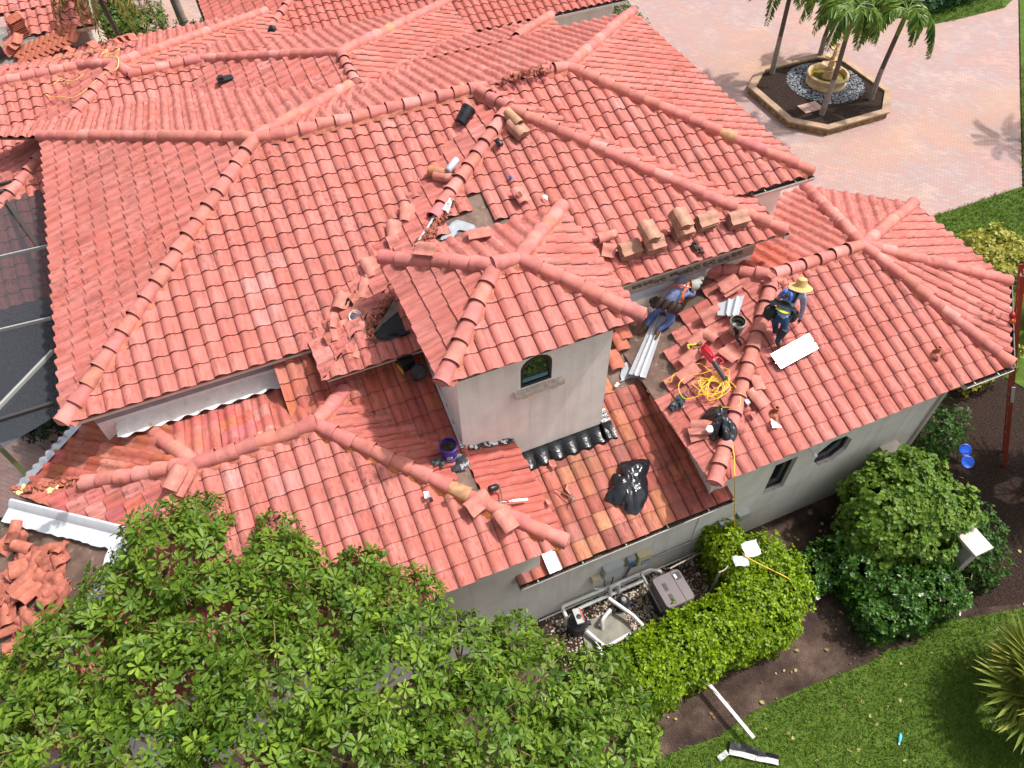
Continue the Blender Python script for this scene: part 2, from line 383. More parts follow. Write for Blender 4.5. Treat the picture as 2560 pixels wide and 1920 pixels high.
# ------------------------------------------------------------------ ground
def ground_material(name, cols, scale, rough=.95, bump=.6, bscale=40, extra=None):
    m = bpy.data.materials.new(name); m.use_nodes = True; N = m.node_tree.nodes; L = m.node_tree.links; b = N['Principled BSDF']; b.inputs['Roughness'].default_value = rough; b.inputs['Specular IOR Level'].default_value = .2
    tc = N.new('ShaderNodeTexCoord'); n = N.new('ShaderNodeTexNoise'); n.inputs['Scale'].default_value = scale; n.inputs['Detail'].default_value = 10; n.inputs['Roughness'].default_value = .7
    L.new(tc.outputs['Object'], n.inputs['Vector']); r = N.new('ShaderNodeValToRGB'); e = r.color_ramp.elements
    e[0].position = .30; e[0].color = (*cols[0], 1); e[1].position = .70; e[1].color = (*cols[-1], 1)
    for i, c in enumerate(cols[1:-1]): x = e.new(.3+.4*(i+1)/(len(cols)-1)); x.color = (*c, 1)
    L.new(n.outputs['Fac'], r.inputs[0]); L.new(r.outputs[0], b.inputs['Base Color'])
    n3 = N.new('ShaderNodeTexNoise'); n3.inputs['Scale'].default_value = bscale; n3.inputs['Detail'].default_value = 6; L.new(tc.outputs['Object'], n3.inputs['Vector'])
    bp = N.new('ShaderNodeBump'); bp.inputs['Strength'].default_value = bump; bp.inputs['Distance'].default_value = .04; L.new(n3.outputs['Fac'], bp.inputs['Height']); L.new(bp.outputs[0], b.inputs['Normal'])
    return m
SOIL = ground_material('soil_mulch', [(.016,.011,.009),(.075,.048,.036),(.17,.115,.088)], 1.1, bump=1.0)
GRASSG = ground_material('lawn_soil', [(.04,.075,.010),(.07,.12,.016),(.10,.16,.025)], 3)
PAVER = bpy.data.materials.new('pink_paver'); PAVER.use_nodes = True
def paver_nodes(m, sc=1.0, cols=((.43,.265,.23),(.35,.215,.195),(.33,.255,.25),(.47,.305,.25))):
    N = m.node_tree.nodes; L = m.node_tree.links; b = N['Principled BSDF']; b.inputs['Roughness'].default_value = .85
    tc = N.new('ShaderNodeTexCoord'); mp = N.new('ShaderNodeMapping'); mp.inputs['Rotation'].default_value = (0, 0, math.radians(45)); L.new(tc.outputs['Object'], mp.inputs[0])
    br = N.new('ShaderNodeTexBrick'); br.inputs['Scale'].default_value = 1.0; br.inputs['Brick Width'].default_value = .22*sc; br.inputs['Row Height'].default_value = .11*sc; br.inputs['Mortar Size'].default_value = .006*sc
    br.inputs['Color1'].default_value = (.0,.0,.0,1); br.inputs['Color2'].default_value = (1,1,1,1); br.inputs['Mortar'].default_value = (.5,.5,.5,1); L.new(mp.outputs[0], br.inputs['Vector'])
    n = N.new('ShaderNodeTexNoise'); n.inputs['Scale'].default_value = .55; n.inputs['Detail'].default_value = 4; L.new(tc.outputs['Object'], n.inputs['Vector'])
    a = N.new('ShaderNodeMath'); a.operation = 'MULTIPLY_ADD'; L.new(br.outputs['Color'], a.inputs[0]); a.inputs[1].default_value = .26
    s2 = N.new('ShaderNodeMath'); s2.operation = 'SUBTRACT'; L.new(n.outputs['Fac'], s2.inputs[0]); s2.inputs[1].default_value = .13; L.new(s2.outputs[0], a.inputs[2])
    r = N.new('ShaderNodeValToRGB'); e = r.color_ramp.elements; e[0].position = .25; e[0].color = (*cols[0],1); e[1].position = .78; e[1].color = (*cols[3],1)
    for p_, c in ((.42, cols[1]), (.58, cols[2])): x = e.new(p_); x.color = (*c, 1)
    L.new(a.outputs[0], r.inputs[0])
    n2 = N.new('ShaderNodeTexNoise'); n2.inputs['Scale'].default_value = .28; n2.inputs['Detail'].default_value = 6; L.new(tc.outputs['Object'], n2.inputs['Vector'])
    mr = N.new('ShaderNodeMapRange'); mr.inputs[1].default_value = .48; mr.inputs[2].default_value = .72; mr.inputs[4].default_value = .6; L.new(n2.outputs['Fac'], mr.inputs[0])
    mx = N.new('ShaderNodeMix'); mx.data_type = 'RGBA'; L.new(mr.outputs[0], mx.inputs[0]); L.new(r.outputs[0], mx.inputs[6]); mx.inputs[7].default_value = (.45,.25,.15,1)
    mx2 = N.new('ShaderNodeMix'); mx2.data_type = 'RGBA'; L.new(br.outputs['Fac'], mx2.inputs[0]); L.new(mx.outputs[2], mx2.inputs[6]); mx2.inputs[7].default_value = (.24,.155,.135,1)
    L.new(mx2.outputs[2], b.inputs['Base Color'])
paver_nodes(PAVER)
def flat(name, poly, z, m, kind='structure'):
    mb = MB(); mb.add([(p[0], p[1], z) for p in poly], [tuple(range(len(poly)))]); o = mb.build(name, m, smooth=False); o['kind'] = kind; return o
flat('ground', [(-250,-250),(300,-250),(300,300),(-250,300)], 0, SOIL)
flat('driveway', [(1,9),(24.5,9),(25.5,-.2),(28.3,-.2),(28.9,1.75),(33.61,1.76),(38.61,6.78),(60,28),(60,60),(1,60)], .012, PAVER)
flat('pool_deck', [(-12,-6),(6.9,-6),(6.9,9),(1,9),(1,18),(-12,18)], .008, PAVER)
LAWN_R = [(28.9,1.72),(33.63,1.72),(38.66,6.75),(60,28),(60,-30),(30,-12),(26.5,-3)]
flat('lawn', LAWN_R, .03, GRASSG)
LAWN_T = [(33.39,16.28),(35.13,15.48),(37.99,12.2),(38.61,11.46),(39.8,11.37),(42.42,11.34),(45,12.5),(48,22),(36,24)]
flat('lawn', LAWN_T, .03, GRASSG)
LAWN_F = [(12.5,-8.5),(14.4,-8.62),(15.2,-8.7),(16.1,-8.58),(17.46,-8.62),(18.7,-8.72),(19.3,-8.66),(19.86,-8.8),(20.56,-8.6),(21.5,-8.85),(22.6,-9.1),(24,-9.6),(24,-15),(12.5,-15)]
flat('lawn', LAWN_F, .02, GRASSG)

# ------------------------------------------------------------------ the house
house = thing('house', (0,0,0), 'large pink barrel tiled house with pale stucco walls and a square tower, under repair', 'house')
A=(6.128,-.93,5.605); C_=(6.128,8.056,5.605); B=(10.621,3.563,7.067); I=(11.175,3.453,7.056); E_=(17.475,3.453,7.056)
G=(21.451,-.523,5.762); F_=(21.451,7.429,5.762)
O_=(10.355,-1.788,5.639); P_=(19.89,-1.788,5.639); N_=(15.664,2.51,7.037)
J=(13.32,7.57,6.30); K=(13.22,6.16,6.25); K2=(8.02,11.026,5.484)
def hip(P, s, dx, dy, p=PT): return (P[0]+s*dx, P[1]+s*dy, P[2]-s*p)
PLS = PLANES
# holes in the tile cover (plan-coordinates polygons)
def inplan(pts):
    pts = [tuple(p)[:2] for p in pts]
    def f(c):
        x, y = c[0], c[1]; ins = False
        for i in range(len(pts)):
            x1, y1 = pts[i]; x2, y2 = pts[(i+1) % len(pts)]
            if (y1 > y) != (y2 > y) and x < (x2-x1)*(y-y1)/(y2-y1)+x1: ins = not ins
        return ins
    return f
def main_tint(c, rng):
    if 9.6 < c[0] < 10.25 and -.7 < c[1] < .75 and rng.random() < .6: return (1.10, 1.38, 1.5)
    return None
SX = 15.62; SZ = 5.605+PT*(3.453+.93)
main_roof = tile_slope([[A, (SX,A[1],A[2]), (SX,3.453,SZ), (10.511,3.453,SZ)], [(10.511,3.453,SZ), (I[0],3.453,SZ), B]], 'tile_roof', house, seed=1, tints=main_tint)
main_roof['label'] = 'long front slope of pink barrel tiles'
tile_slope([[(SX,-.523,5.762), G, E_, (SX,3.453,7.056)]], 'tile_roof', house, seed=2)
tile_slope([[C_, A, B]], 'tile_roof', house, seed=3)
kb = hip(B, 6.2, 1, 1)
tile_slope([[hip(B,6.2,-1,1), B, kb], [B, I, (13.2,3.453,7.056-.2), kb]], 'tile_roof', house, seed=4)
tile_slope([[F_, (11,7.429,5.762), I, E_], [(19.77,9.16,5.20),(11,9.16,5.20),(11,7.35,5.79),(17.7,7.35,5.79)]], 'tile_roof', house, seed=5)
tile_slope([[(19.77,6.9,5.20),(19.77,9.16,5.20),(17.75,7.35,5.79)]], 'tile_roof', house, seed=55)
tile_slope([[G, F_, E_]], 'tile_roof', house, seed=6)
cap_row(house, [(A, B)], 1); cap_row(house, [(C_, B)], 2); cap_row(house, [(kb, B, .58, 1)], 3); cap_row(house, [((I[0],I[1],I[2]), (N_[0]-.1, I[1], I[2]))], 4, mats=[CAPM, MORTAR, TILE_TAN])
cap_row(house, [((16.9,3.453,7.056), E_), (F_, E_)], 5); cap_row(house, [(G, E_)], 6, tan=(5,))
cap_row(house, [(I, B)], 7)
cap_row(house, [(on(1375,35,'back',.05), on(1290,83,'back',.05))], 8)
# central wing
hole_c = inplan([on(1141,530,'central'), on(1195,472,'central'), on(1216,520,'central'), on(1290,535,'central'), on(1250,600,'central'), on(1050,680,'central')])
hole_cl = inplan([on(1170,490,'cleft'), on(1135,480,'cleft'), on(1062,595,'cleft'), on(1010,620,'cleft'), on(1100,640,'cleft')])
hole_c2 = inplan([on(985,735,'central'), on(1040,850,'central'), on(945,842,'central'), on(940,815,'central')])
tile_slope([[O_, P_, N_]], 'tile_roof', house, seed=7, holes=[hole_c, hole_c2])
tile_slope([[(O_[0],2.6,O_[2]), O_, N_, (N_[0], 3.4, N_[2])]], 'tile_roof', house, seed=8)
tile_slope([[P_, (P_[0],3.4,P_[2]), (N_[0],3.4,N_[2]), N_]], 'tile_roof', house, seed=9)
cap_row(house, [(O_, N_, .52, 1)], 10); cap_row(house, [(P_, N_)], 11); cap_row(house, [(N_, (N_[0]-.35, 3.40, 7.056))], 12, mortar=True)
# rear wing and its neighbours behind
jr = hip(J, 4.27, 1, 1); jl = hip(J, 4.2, -1, 1)
tile_slope([[jr, (jr[0],3.0,jr[2]), (K[0],3.0,J[2]), J]], 'tile_roof', house, seed=13)
tile_slope([[jl, (jl[0],3.5,jl[2]), (K[0],3.5,J[2]), J]], 'tile_roof', house, seed=14)
tile_slope([[jr, jl, J]], 'tile_roof', house, seed=15)
cap_row(house, [(jr, J)], 13, tan=(10,)); cap_row(house, [(jl, J, .14, 1)], 14); cap_row(house, [((K[0]+.05,K[1],K[2]), J)], 15)
w2b = hip(K2, 6, -1, -1); w2a = hip(K2, .95, -1, 1); w2r = (8.28,10.6,5.35); w2e = (10.1,10.6,5.35)
tile_slope([[w2b, (12,w2b[1],w2b[2]), (12,w2r[1],5.345), (7.594,10.6,5.345)], [(7.594,10.6,5.345), w2r, K2]], 'tile_roof', house, seed=16)
tile_slope([[w2b, K2, hip(K2,6,-1,1)]], 'tile_roof', house, seed=17)
tile_slope([[hip(K2,5,1,1), K2, w2r, (11.5,10.0,K2[2]-3.5*PT), (13.02,11.5,K2[2]-5*PT)]], 'tile_roof', house, seed=18)
tile_slope([[hip(K2,5,-1,1), K2, hip(K2,5,1,1)]], 'tile_roof', house, seed=19)
tile_slope([[(12,14.4,5.35-3.8*PT), (8.3,14.4,5.35-3.8*PT), w2r, (12,10.6,5.35)]], 'tile_roof', house, seed=20)
z3 = w2a[2]
tile_slope([[(-4,w2a[1]-5,z3-5*PT), (w2a[0]+.3,w2a[1]-5,z3-5*PT), w2a, (-4,w2a[1],z3)]], 'tile_roof', house, seed=21)
tile_slope([[(-4,w2a[1],z3), w2a, (w2a[0]+.3,w2a[1]+4,z3-4*PT), (-4,w2a[1]+4,z3-4*PT)]], 'tile_roof', house, seed=22)
cap_row(house, [(w2b, K2)], 16); cap_row(house, [(w2a, K2), ((-3,w2a[1],z3), w2a)], 17); cap_row(house, [(hip(K2,4.5,1,1), K2)], 18); cap_row(house, [(w2r, w2e), (w2r, K2)], 19)
# low left wing
S_=(9.958,-2.369,5.243); T_=(7.921,-2.369,5.243); L2=(4.739,-.924,4.188); U_=(13.201,-5.611,4.188); LW=(4.68,-5.611,4.188)
M1=(6.55,-2.72,4.81)
def low_tint(c, rng):
    g = rng.normal(1, .06)
    if 7.9 < c[0] < 9.3 and -4.9 < c[1] < -2.6 and int(c[0]/.3+.4) in (28, 30) : return (1.10, 1.40, 1.52) if rng.random() < .55 else None
    return None
def lowx_tint(c, rng):
    d = min(1, max(0, (c[0]-10.3)/1.6)); g = rng.normal(.98-.10*d, .06)
    return (g, g*(1-.28*d), g*(1-.32*d))
tile_slope([[LW, U_, S_, T_]], 'tile_roof', house, seed=23, tints=low_tint)
gap = inplan([on(1120,1165,'lowx'), on(1165,1165,'lowx'), on(1205,1225,'lowx'), on(1150,1240,'lowx')])
tile_slope([[U_, (13.201,.9,4.188), S_]], 'tile_roof', house, seed=24, tints=lowx_tint, holes=[gap])
def shade_old(c, rng):
    g = rng.normal(1, .10); return (g, g*rng.normal(.85,.1), g*rng.normal(.8,.12)) if rng.random() > .25 else (g*1.05, g*1.25, g*1.3)
tile_slope([[(S_[0],.6,4.277), (7.0,.6,4.277), T_, S_]], 'tile_roof', house, seed=25, tints=shade_old)
tile_slope([[T_, L2, (6.9,1.24,4.188)]], 'tile_roof', house, seed=26, material=TILE_OLD, tints=shade_old)
tile_slope([[T_, L2, (6.95,-3.34,4.93)]], 'tile_roof', house, seed=27, tints=shade_old)
cap_row(house, [(hip(S_,1.35,1,1), S_), (S_, T_)], 23); cap_row(house, [(U_, S_)], 24, mats=[CAPM, MORTAR_O, TILE_TAN], tan=(5,))
cap_row(house, [(L2, T_, .34, 1)], 25); cap_row(house, [((7.15,-.72,4.58), T_)], 26); cap_row(house, [(hip(T_,2.4,-1,-1), T_)], 27)
# right wing
X_=(16.237,-5.527,3.94); V_=(19.496,-2.268,5.0); W_=(21.721,-2.268,5.0); H1=(22.986,.892,3.94); H2=(24.971,-.733,3.94); H3=(24.983,-3.713,3.94); H4=(23.197,-5.527,3.94)
hole_r = inplan([on(1460,1060,'rightx'), on(1560,700,'rightx'), on(1755,640,'rightx'), on(1770,690,'rightx'), on(1735,760,'rightx'), on(1690,830,'rightx'), on(1662,870,'rightx'), on(1672,925,'rightx'), on(1655,975,'rightx'), on(1668,1000,'rightx'), on(1630,1000,'rightx')])
tile_slope([[X_, H4, W_, V_]], 'tile_roof', house, seed=30)
tile_slope([[(16.237,.99,3.94), X_, V_]], 'tile_roof', house, seed=31, holes=[hole_r])
tile_slope([[H1, (16.24,.99,3.94), V_, W_]], 'tile_roof', house, seed=32, tints=lambda c, r: ((lambda g: (g*.9, g*.62, g*.5))(r.normal(1,.06)) if c[0] < 20.2 + (c[1]+2.3)*.2 else None))
tile_slope([[H4, H3, W_]], 'tile_roof', house, seed=33); tile_slope([[H3, H2, W_]], 'tile_roof', house, seed=34); tile_slope([[H2, H1, W_]], 'tile_roof', house, seed=35)
cap_row(house, [(X_, V_)], 30); cap_row(house, [(H1, W_)], 31); cap_row(house, [(H2, W_)], 32); cap_row(house, [(H3, W_)], 33); cap_row(house, [(H4, W_)], 34)
cap_row(house, [(V_, W_)], 35); cap_row(house, [(hip(V_,1.35,-1,1), V_)], 36, tan=(0,))
# lower middle slope between the wings (old mottled tiles)
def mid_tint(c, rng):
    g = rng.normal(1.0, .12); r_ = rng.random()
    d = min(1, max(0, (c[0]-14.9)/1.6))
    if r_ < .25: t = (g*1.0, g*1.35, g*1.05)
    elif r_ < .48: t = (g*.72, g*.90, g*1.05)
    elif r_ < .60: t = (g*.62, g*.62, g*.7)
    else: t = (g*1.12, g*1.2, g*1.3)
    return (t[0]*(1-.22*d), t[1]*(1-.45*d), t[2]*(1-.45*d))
hole_m = inplan([on(1500,960,'mid'), on(1560,690,'mid'), on(1760,650,'mid'), on(1700,1000,'mid'), on(1640,1000,'mid'), on(1585,962,'mid')])
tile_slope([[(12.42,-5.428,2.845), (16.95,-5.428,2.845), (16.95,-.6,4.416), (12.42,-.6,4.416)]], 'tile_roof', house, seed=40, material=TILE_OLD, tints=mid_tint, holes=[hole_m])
tile_slope([[(9.6,-3.9,4.385),(12.30,-3.9,4.385),(12.30,-.6,5.458),(9.6,-.6,5.458)]], 'tile_roof', house, seed=41, material=TILE_OLD, tints=shade_old)
# tower
tower = MB()
tw = [(12.253,-3.367),(15.071,-3.367),(15.071,-.97),(12.253,-.97)]
tower.prism(tw, 2.6, 6.70)
tow = part(tower, 'tower', STUCCO_W, house, smooth=False)
TFL=(11.945,-3.676,6.871); TFR=(15.379,-3.676,6.871); TBL=(11.945,-.66,6.871); TBR=(15.379,-.66,6.871); Q_=(13.453,-2.168,7.421); R_=(13.872,-2.168,7.421)
tile_slope([[TFL,TFR,R_,Q_]], 'tile_roof', tow, seed=50); tile_slope([[TBL,TFL,Q_]], 'tile_roof', tow, seed=51)
tile_slope([[TFR,TBR,R_]], 'tile_roof', tow, seed=52); tile_slope([[TBR,TBL,Q_,R_]], 'tile_roof', tow, seed=53)
cap_row(tow, [(TFL,Q_)], 50); cap_row(tow, [(TFR,R_)], 51); cap_row(tow, [(TBL,Q_)], 52); cap_row(tow, [(TBR,R_)], 53); cap_row(tow, [(Q_,R_)], 54)
# walls
def wall(name, poly, z0, z1, m, parent=None):
    mb = MB(); mb.prism(poly, z0, z1); return part(mb, name, m, parent or house, smooth=False)
wall('wall', [(6.43,-.62),(21.1,-.2),(21.1,7.1),(6.43,7.75)], 0, 5.44, STUCCO_W)
wall('wall', [(10.7,-1.45),(19.55,-1.45),(19.55,3),(10.7,3)], 0, 5.47, STUCCO_W)
wall('wall', [(10.3,4),(17.25,4),(17.25,11.4),(10.3,11.4)], 0, 4.7, STUCCO)
wall('wall', [(4.0,9.0),(12,9.0),(12,13),(4.0,13)], 0, 4.2, STUCCO)
wall('wall', [(5.2,-5.3),(12.9,-5.3),(12.9,-.7),(7,-.2),(5.2,-1)], 0, 4.0, STUCCO)
wall('wall', [(12.55,-5.196),(16.6,-5.196),(16.6,-1.5),(12.55,-1.5)], 0, 2.66, STUCCO)

def outward(me):
    bm = bmesh.new(); bm.from_mesh(me); bmesh.ops.recalc_face_normals(bm, faces=bm.faces[:]); bm.to_mesh(me); bm.free()
def carve(o, cutters):
    outward(o.data)
    for c in cutters: outward(c.data)
    for c in cutters:
        mod = o.modifiers.new('cut', 'BOOLEAN'); mod.operation = 'DIFFERENCE'; mod.object = c; mod.solver = 'EXACT'
    bpy.context.view_layer.update()
    me = bpy.data.meshes.new_from_object(o.evaluated_get(bpy.context.evaluated_depsgraph_get()))
    o.modifiers.clear(); old = o.data; o.data = me; me.name = old.name; bpy.data.meshes.remove(old)
    for c in cutters: bpy.data.objects.remove(c)
def yprism(mb, pts, y0, y1, mi=None):      # polygon in x,z extruded along y
    n = len(pts); P = [(p[0], y0, p[1]) for p in pts]+[(p[0], y1, p[1]) for p in pts]
    return mb.add(P, [(i, (i+1) % n, n+(i+1) % n, n+i) for i in range(n)]+[tuple(range(n, 2*n)), tuple(reversed(range(n)))], mi)
def yring(mb, pts, w_, y0, y1, mi=None):   # frame band of width w_ inside the polygon
    c = np.mean(np.array(pts), 0); n = len(pts); inn = []
    for p in pts:
        d = np.array(p)-c; L_ = np.hypot(*d); inn.append(tuple(c+d*(1-w_*1.25/L_)))
    P = [(p[0], y0, p[1]) for p in pts]+[(p[0], y0, p[1]) for p in inn]+[(p[0], y1, p[1]) for p in pts]+[(p[0], y1, p[1]) for p in inn]
    F = []
    for i in range(n):
        j = (i+1) % n; F += [(i, j, n+j, n+i), (n+i, n+j, 3*n+j, 3*n+i), (2*n+j, 2*n+i, 3*n+i, 3*n+j), (j, i, 2*n+i, 2*n+j)]
    return mb.add(P, F, mi)
RW = wall('wall', [(16.55,-5.219),(22.25,-5.219),(24.3,-3.2),(24.3,-1.1),(22.6,.5),(16.55,.5)], 0, 3.74, STUCCO)
rect = [(18.10,1.66),(18.64,1.66),(18.64,2.84),(18.10,2.84)]
octo = [(19.63+.46*math.cos(math.radians(22.5+45*k)), 2.42+.50*math.sin(math.radians(22.5+45*k))) for k in range(8)]
cs = []
for pts in (rect, octo):
    mb = MB(); yprism(mb, pts, -5.4, -5.08); cs.append(mb.build('cutter', STUCCO, smooth=False))
carve(RW, cs)
for pts in (rect, octo):
    mb = MB(); yring(mb, pts, .05, -5.13, -5.085); win = part(mb, 'window', WINFRAME, house, smooth=False)
    mb = MB(); yprism(mb, pts, -5.10, -5.09); part(mb, 'pane', GLASS, win, smooth=False)
SILL = mat('worn_sill', (.48,.43,.38), .9, noise=.3, scale=12, stain=(18,.55,.75,(.14,.12,.1)))
mb = MB(); mb.box((18.37,-5.16,1.675), (.54,.11,.03)); part(mb, 'window_sill', SILL, house, smooth=False)
mb = MB(); mb.box((19.63,-5.16,1.975), (.36,.11,.03)); part(mb, 'window_sill', SILL, house, smooth=False)
# tower window: arched, with a stone sill on two corbels
arch = [(13.37,5.57),(13.95,5.57),(13.95,6.03)]+[(13.66+.29*math.cos(a), 6.03+.27*math.sin(a)) for a in np.linspace(.2, math.pi-.2, 9)]+[(13.37,6.03)]
mb = MB(); yprism(mb, arch, -3.5, -3.28); carve(tow, [mb.build('cutter', STUCCO, smooth=False)])
for o_ in [c for c in bpy.data.objects if c.parent == tow]: pass
mb = MB(); yring(mb, arch, .055, -3.36, -3.29); tw_ = part(mb, 'tower_window', WINFRAME, tow, smooth=False)
GLASS_T = mat('reflecting_glass', (.02,.03,.022), .02, spec=1.0)
mb = MB(); yprism(mb, arch, -3.315, -3.305, 0); mb.box((13.66,-3.327,5.70), (.47,.02,.08), mi=1); part(mb, 'tower_window', [GLASS_T, mat('blue_blind', (.10,.22,.25), .7)], tow, smooth=False)
mb = MB(); mb.box((13.69,-3.42,5.50), (.92,.14,.09))
for x in (13.42, 13.98): mb.box((x,-3.41,5.42), (.10,.10,.08)); mb.box((x,-3.395,5.36), (.06,.06,.05))
part(mb, 'window_sill', mat('stone_sill', (.62,.52,.44), .9, noise=.35, scale=14, bump=.5, bscale=40), tow, smooth=False)
# eaves: fascia boards and soffits, gutters
def eave(p, q, depth, parent, zo=-.135, h=.13):
    p, q = Vector(p), Vector(q); t = (q-p).normalized(); inn = Vector((-t.y, t.x, 0)); mb = MB()
    R = frame3(t, (0,0,1)); L_ = (q-p).length; c = (p+q)/2
    mb.box(c+inn*.055+Vector((0,0,zo-h/2-.02)), (L_-.12, .025, h), R)
    mb.box(c+inn*(.07+depth/2)+Vector((0,0,zo-h-.005)), (L_-.2, depth, .02), R)
    return part(mb, 'fascia', FASCIA, parent, smooth=False)
eave(A, (10.4,A[1],A[2]), .3, house); eave(C_, A, .3, house); eave((19.9,-.523,5.762), G, .3, house); eave(G, F_, .4, house)
eave(O_, P_, .3, house, h=.10); eave((O_[0],-.9,O_[2]), O_, .3, house); eave(P_, (P_[0],.5,P_[2]), .3, house)
eave(TFL, TFR, .3, tow, h=.07); eave(TBL, TFL, .3, tow, h=.07); eave(TFR, TBR, .3, tow, h=.07); eave(TBR, TBL, .3, tow, h=.07)
eave(LW, U_, .28, house, h=.07); eave(X_, H4, .28, house, h=.07); eave(H4, H3, .5, house, h=.10); eave(H3, H2, .5, house); eave(H2, H1, .5, house); eave((16.237,-3.5,3.94), X_, .3, house)
eave((12.42,-5.428,2.845), (16.95,-5.428,2.845), .2, house)
def gutter(p, q, name='gutter', w_=.13, d=.10, zo=-.15, litter=True, out=-.02):
    """open channel along p-q, outside the eave (right-hand side of p-q)"""
    p, q = Vector(p), Vector(q); t = (q-p).normalized(); o = Vector((t.y, -t.x, 0)); z = Vector((0,0,1)); mb = MB(); L_ = (q-p).length
    prof = [(out, 0), (out, -d), (out+w_*.8, -d), (out+w_, -d*.3), (out+w_, .0), (out+w_-.02, .004)]
    for (mi, sc) in ((0, 0), (1, .004)):
        G_ = [[b+o*(a_-(sc if k > 1 else -sc))+z*(h_+zo+sc) for k, (a_, h_) in enumerate(prof)] for b in (p, q)]
        mb.sheet(G_, mi)
    for b, s in ((p, 1), (q, -1)):
        mb.add([b+o*a_+z*(h_+zo) for (a_, h_) in prof[:5]], [(0,1,2,3,4)], 0)
    k = max(2, int(L_/.9))
    for i in range(k): mb.box(p+t*(L_*(i+.4)/k)+o*(out+w_/2)+z*(zo-.005), (.02, w_, .006), frame3(t, z), 0)
    g = part(mb, name, [GUTTER, GUTTER_IN], house, smooth=False)
    if litter:
        m2 = MB(); rg = random.Random(5)
        for i in range(int(L_*60)):
            c = p+t*rg.uniform(.02, L_-.02)+o*(out+rg.uniform(.02, w_*.75))+z*(zo-d*.75+rg.uniform(0, .03)); a = rg.uniform(0, 6.3); s = rg.uniform(.012, .03)
            m2.add([c+Vector((math.cos(a)*s, math.sin(a)*s, 0)), c+Vector((-math.sin(a)*s*.4, math.cos(a)*s*.4, .006)), c-Vector((math.cos(a)*s, math.sin(a)*s, 0)), c+Vector((math.sin(a)*s*.4, -math.cos(a)*s*.4, .004))], [(0,1,2,3)])
        l = part(m2, 'leaf_litter', mat('leaf_litter', (.16,.085,.03), .9, noise=.7, scale=30), g, smooth=False); l['kind'] = 'stuff'
    return g
gutter((12.42,-5.43,2.845), (16.95,-5.43,2.845)); gutter((22.05,-5.527,3.94), (23.25,-5.55,3.94)); gutter((23.25,-5.53,3.94), (25.03,-3.70,3.94), litter=False); gutter((25.0,-3.7,3.94), (24.99,-.7,3.94), litter=False)
gutter((19.95,-.53,5.76), (21.50,-.53,5.76)); gutter((21.46,-.5,5.76), (21.46,7.4,5.76), litter=False); gutter((19.9,-1.85,5.64), (19.9,.3,5.64), litter=False)
gutter((24.97,-.7,3.94), (22.98,.92,3.94), litter=False)
# downspout and corner trim
mb = MB(); mb.box((22.21,-5.245,1.85), (.10,.06,3.7)); part(mb, 'downspout', mat('downspout_paint', (.48,.42,.36), .5, noise=.1, scale=3), house, smooth=False)
mb = MB(); mb.box((12.72,-5.22,1.3), (.16,.06,2.6)); part(mb, 'corner_trim', STUCCO, house, smooth=False)
# wall bands below the main eave
mb = MB(); mb.box((8.45,-.64,5.02), (4.0,.05,.10)); part(mb, 'wall_flashing', mat('grey_flashing', (.25,.25,.27), .5, noise=.2, scale=5), house, smooth=False)
mb = MB(); mb.box((8.45,-.632,4.84), (3.98,.028,.26)); 
mb.sheet([[Vector((x,-.65,4.86+.01*math.sin(x*9))), Vector((x,-.74+.02*math.sin(x*21),4.83+.015*math.sin(x*13+1))), Vector((x,-.98+.03*math.sin(x*20.9),4.79+.01*math.sin(x*17)))] for x in np.arange(6.7, 10.4, .05)])
part(mb, 'peeling_flashing', mat('peeling_white', (.80,.78,.75), .6, noise=.12, scale=6, stain=(5,.60,.72,(.30,.27,.12))), house)
# frieze under the central eave, with dark scroll ornament, and the strip of new metal below it
mb = MB(); mb.box((18.0,-1.47,5.00), (3.1,.03,.36)); fr = part(mb, 'scroll_frieze', mat('frieze_plaster', (.36,.30,.24), .9, noise=.2, scale=9, bump=.5, bscale=60), house, smooth=False)
mb = MB(); rg = random.Random(3); x = 16.75
while x < 19.2:
    r0 = rg.uniform(.05, .085); z0 = 4.965+rg.uniform(-.03, .03)
    for sgn in (1, -1):
        pts = [Vector((x+sgn*(r0*1.1+r0*(1-u*.75)*math.cos(u*9*sgn+1.2)), -1.492, z0+r0*(1-u*.75)*math.sin(u*9+.6*sgn))) for u in np.linspace(0, 1, 16)]
        mb.tube(pts, .008, 4)
    mb.lathe((x,-1.487,z0+.02), [(.001,.012),(.02,.008),(.026,0)], 8, Matrix.Rotation(math.pi/2, 3, 'X')); x += r0*4.4
part(mb, 'ornament', mat('scroll_dark', (.09,.065,.05), .8), fr)
mb = MB(); mb.box((17.3,-1.475,4.70), (2.2,.04,.22)); part(mb, 'wall_flashing', mat('bright_galvanised', (.62,.68,.74), .35, .4, noise=.1, scale=4), house, smooth=False)
# sealed black flashing round the tower foot
BLACK = mat('roof_cement', (.008,.008,.009), .22, noise=.4, scale=20, bump=.5, bscale=24, spec=.7)
rows = []
for x in np.arange(13.25, 15.30, .025):
    h = .06*abs(math.sin((x-13.3)*math.pi/.30))**.7
    zb = lambda y: 2.845-.125+PT*(y+5.428)+.05
    rows.append([Vector((x,-3.372,zb(-3.37)+.16)), Vector((x,-3.40,zb(-3.4)+.10+h*.5)), Vector((x,-3.50,zb(-3.5)+.05+h)), Vector((x,-3.66+.02*math.sin(x*20),zb(-3.66)+.03+h)), Vector((x,-3.68+.02*math.sin(x*20),zb(-3.68)+.0+h*.6))])
mb = MB(); mb.sheet(rows)
mb.sheet([[Vector((15.075,y,2.72+PT*(y+5.428)+.24)), Vector((15.13,y,2.72+PT*(y+5.428)+.15)), Vector((15.32,y,2.72+PT*(y+5.428)+.11+.02*math.sin(y*30)))] for y in np.arange(-3.66, -2.75, .05)])
part(mb, 'black_flashing', BLACK, house)
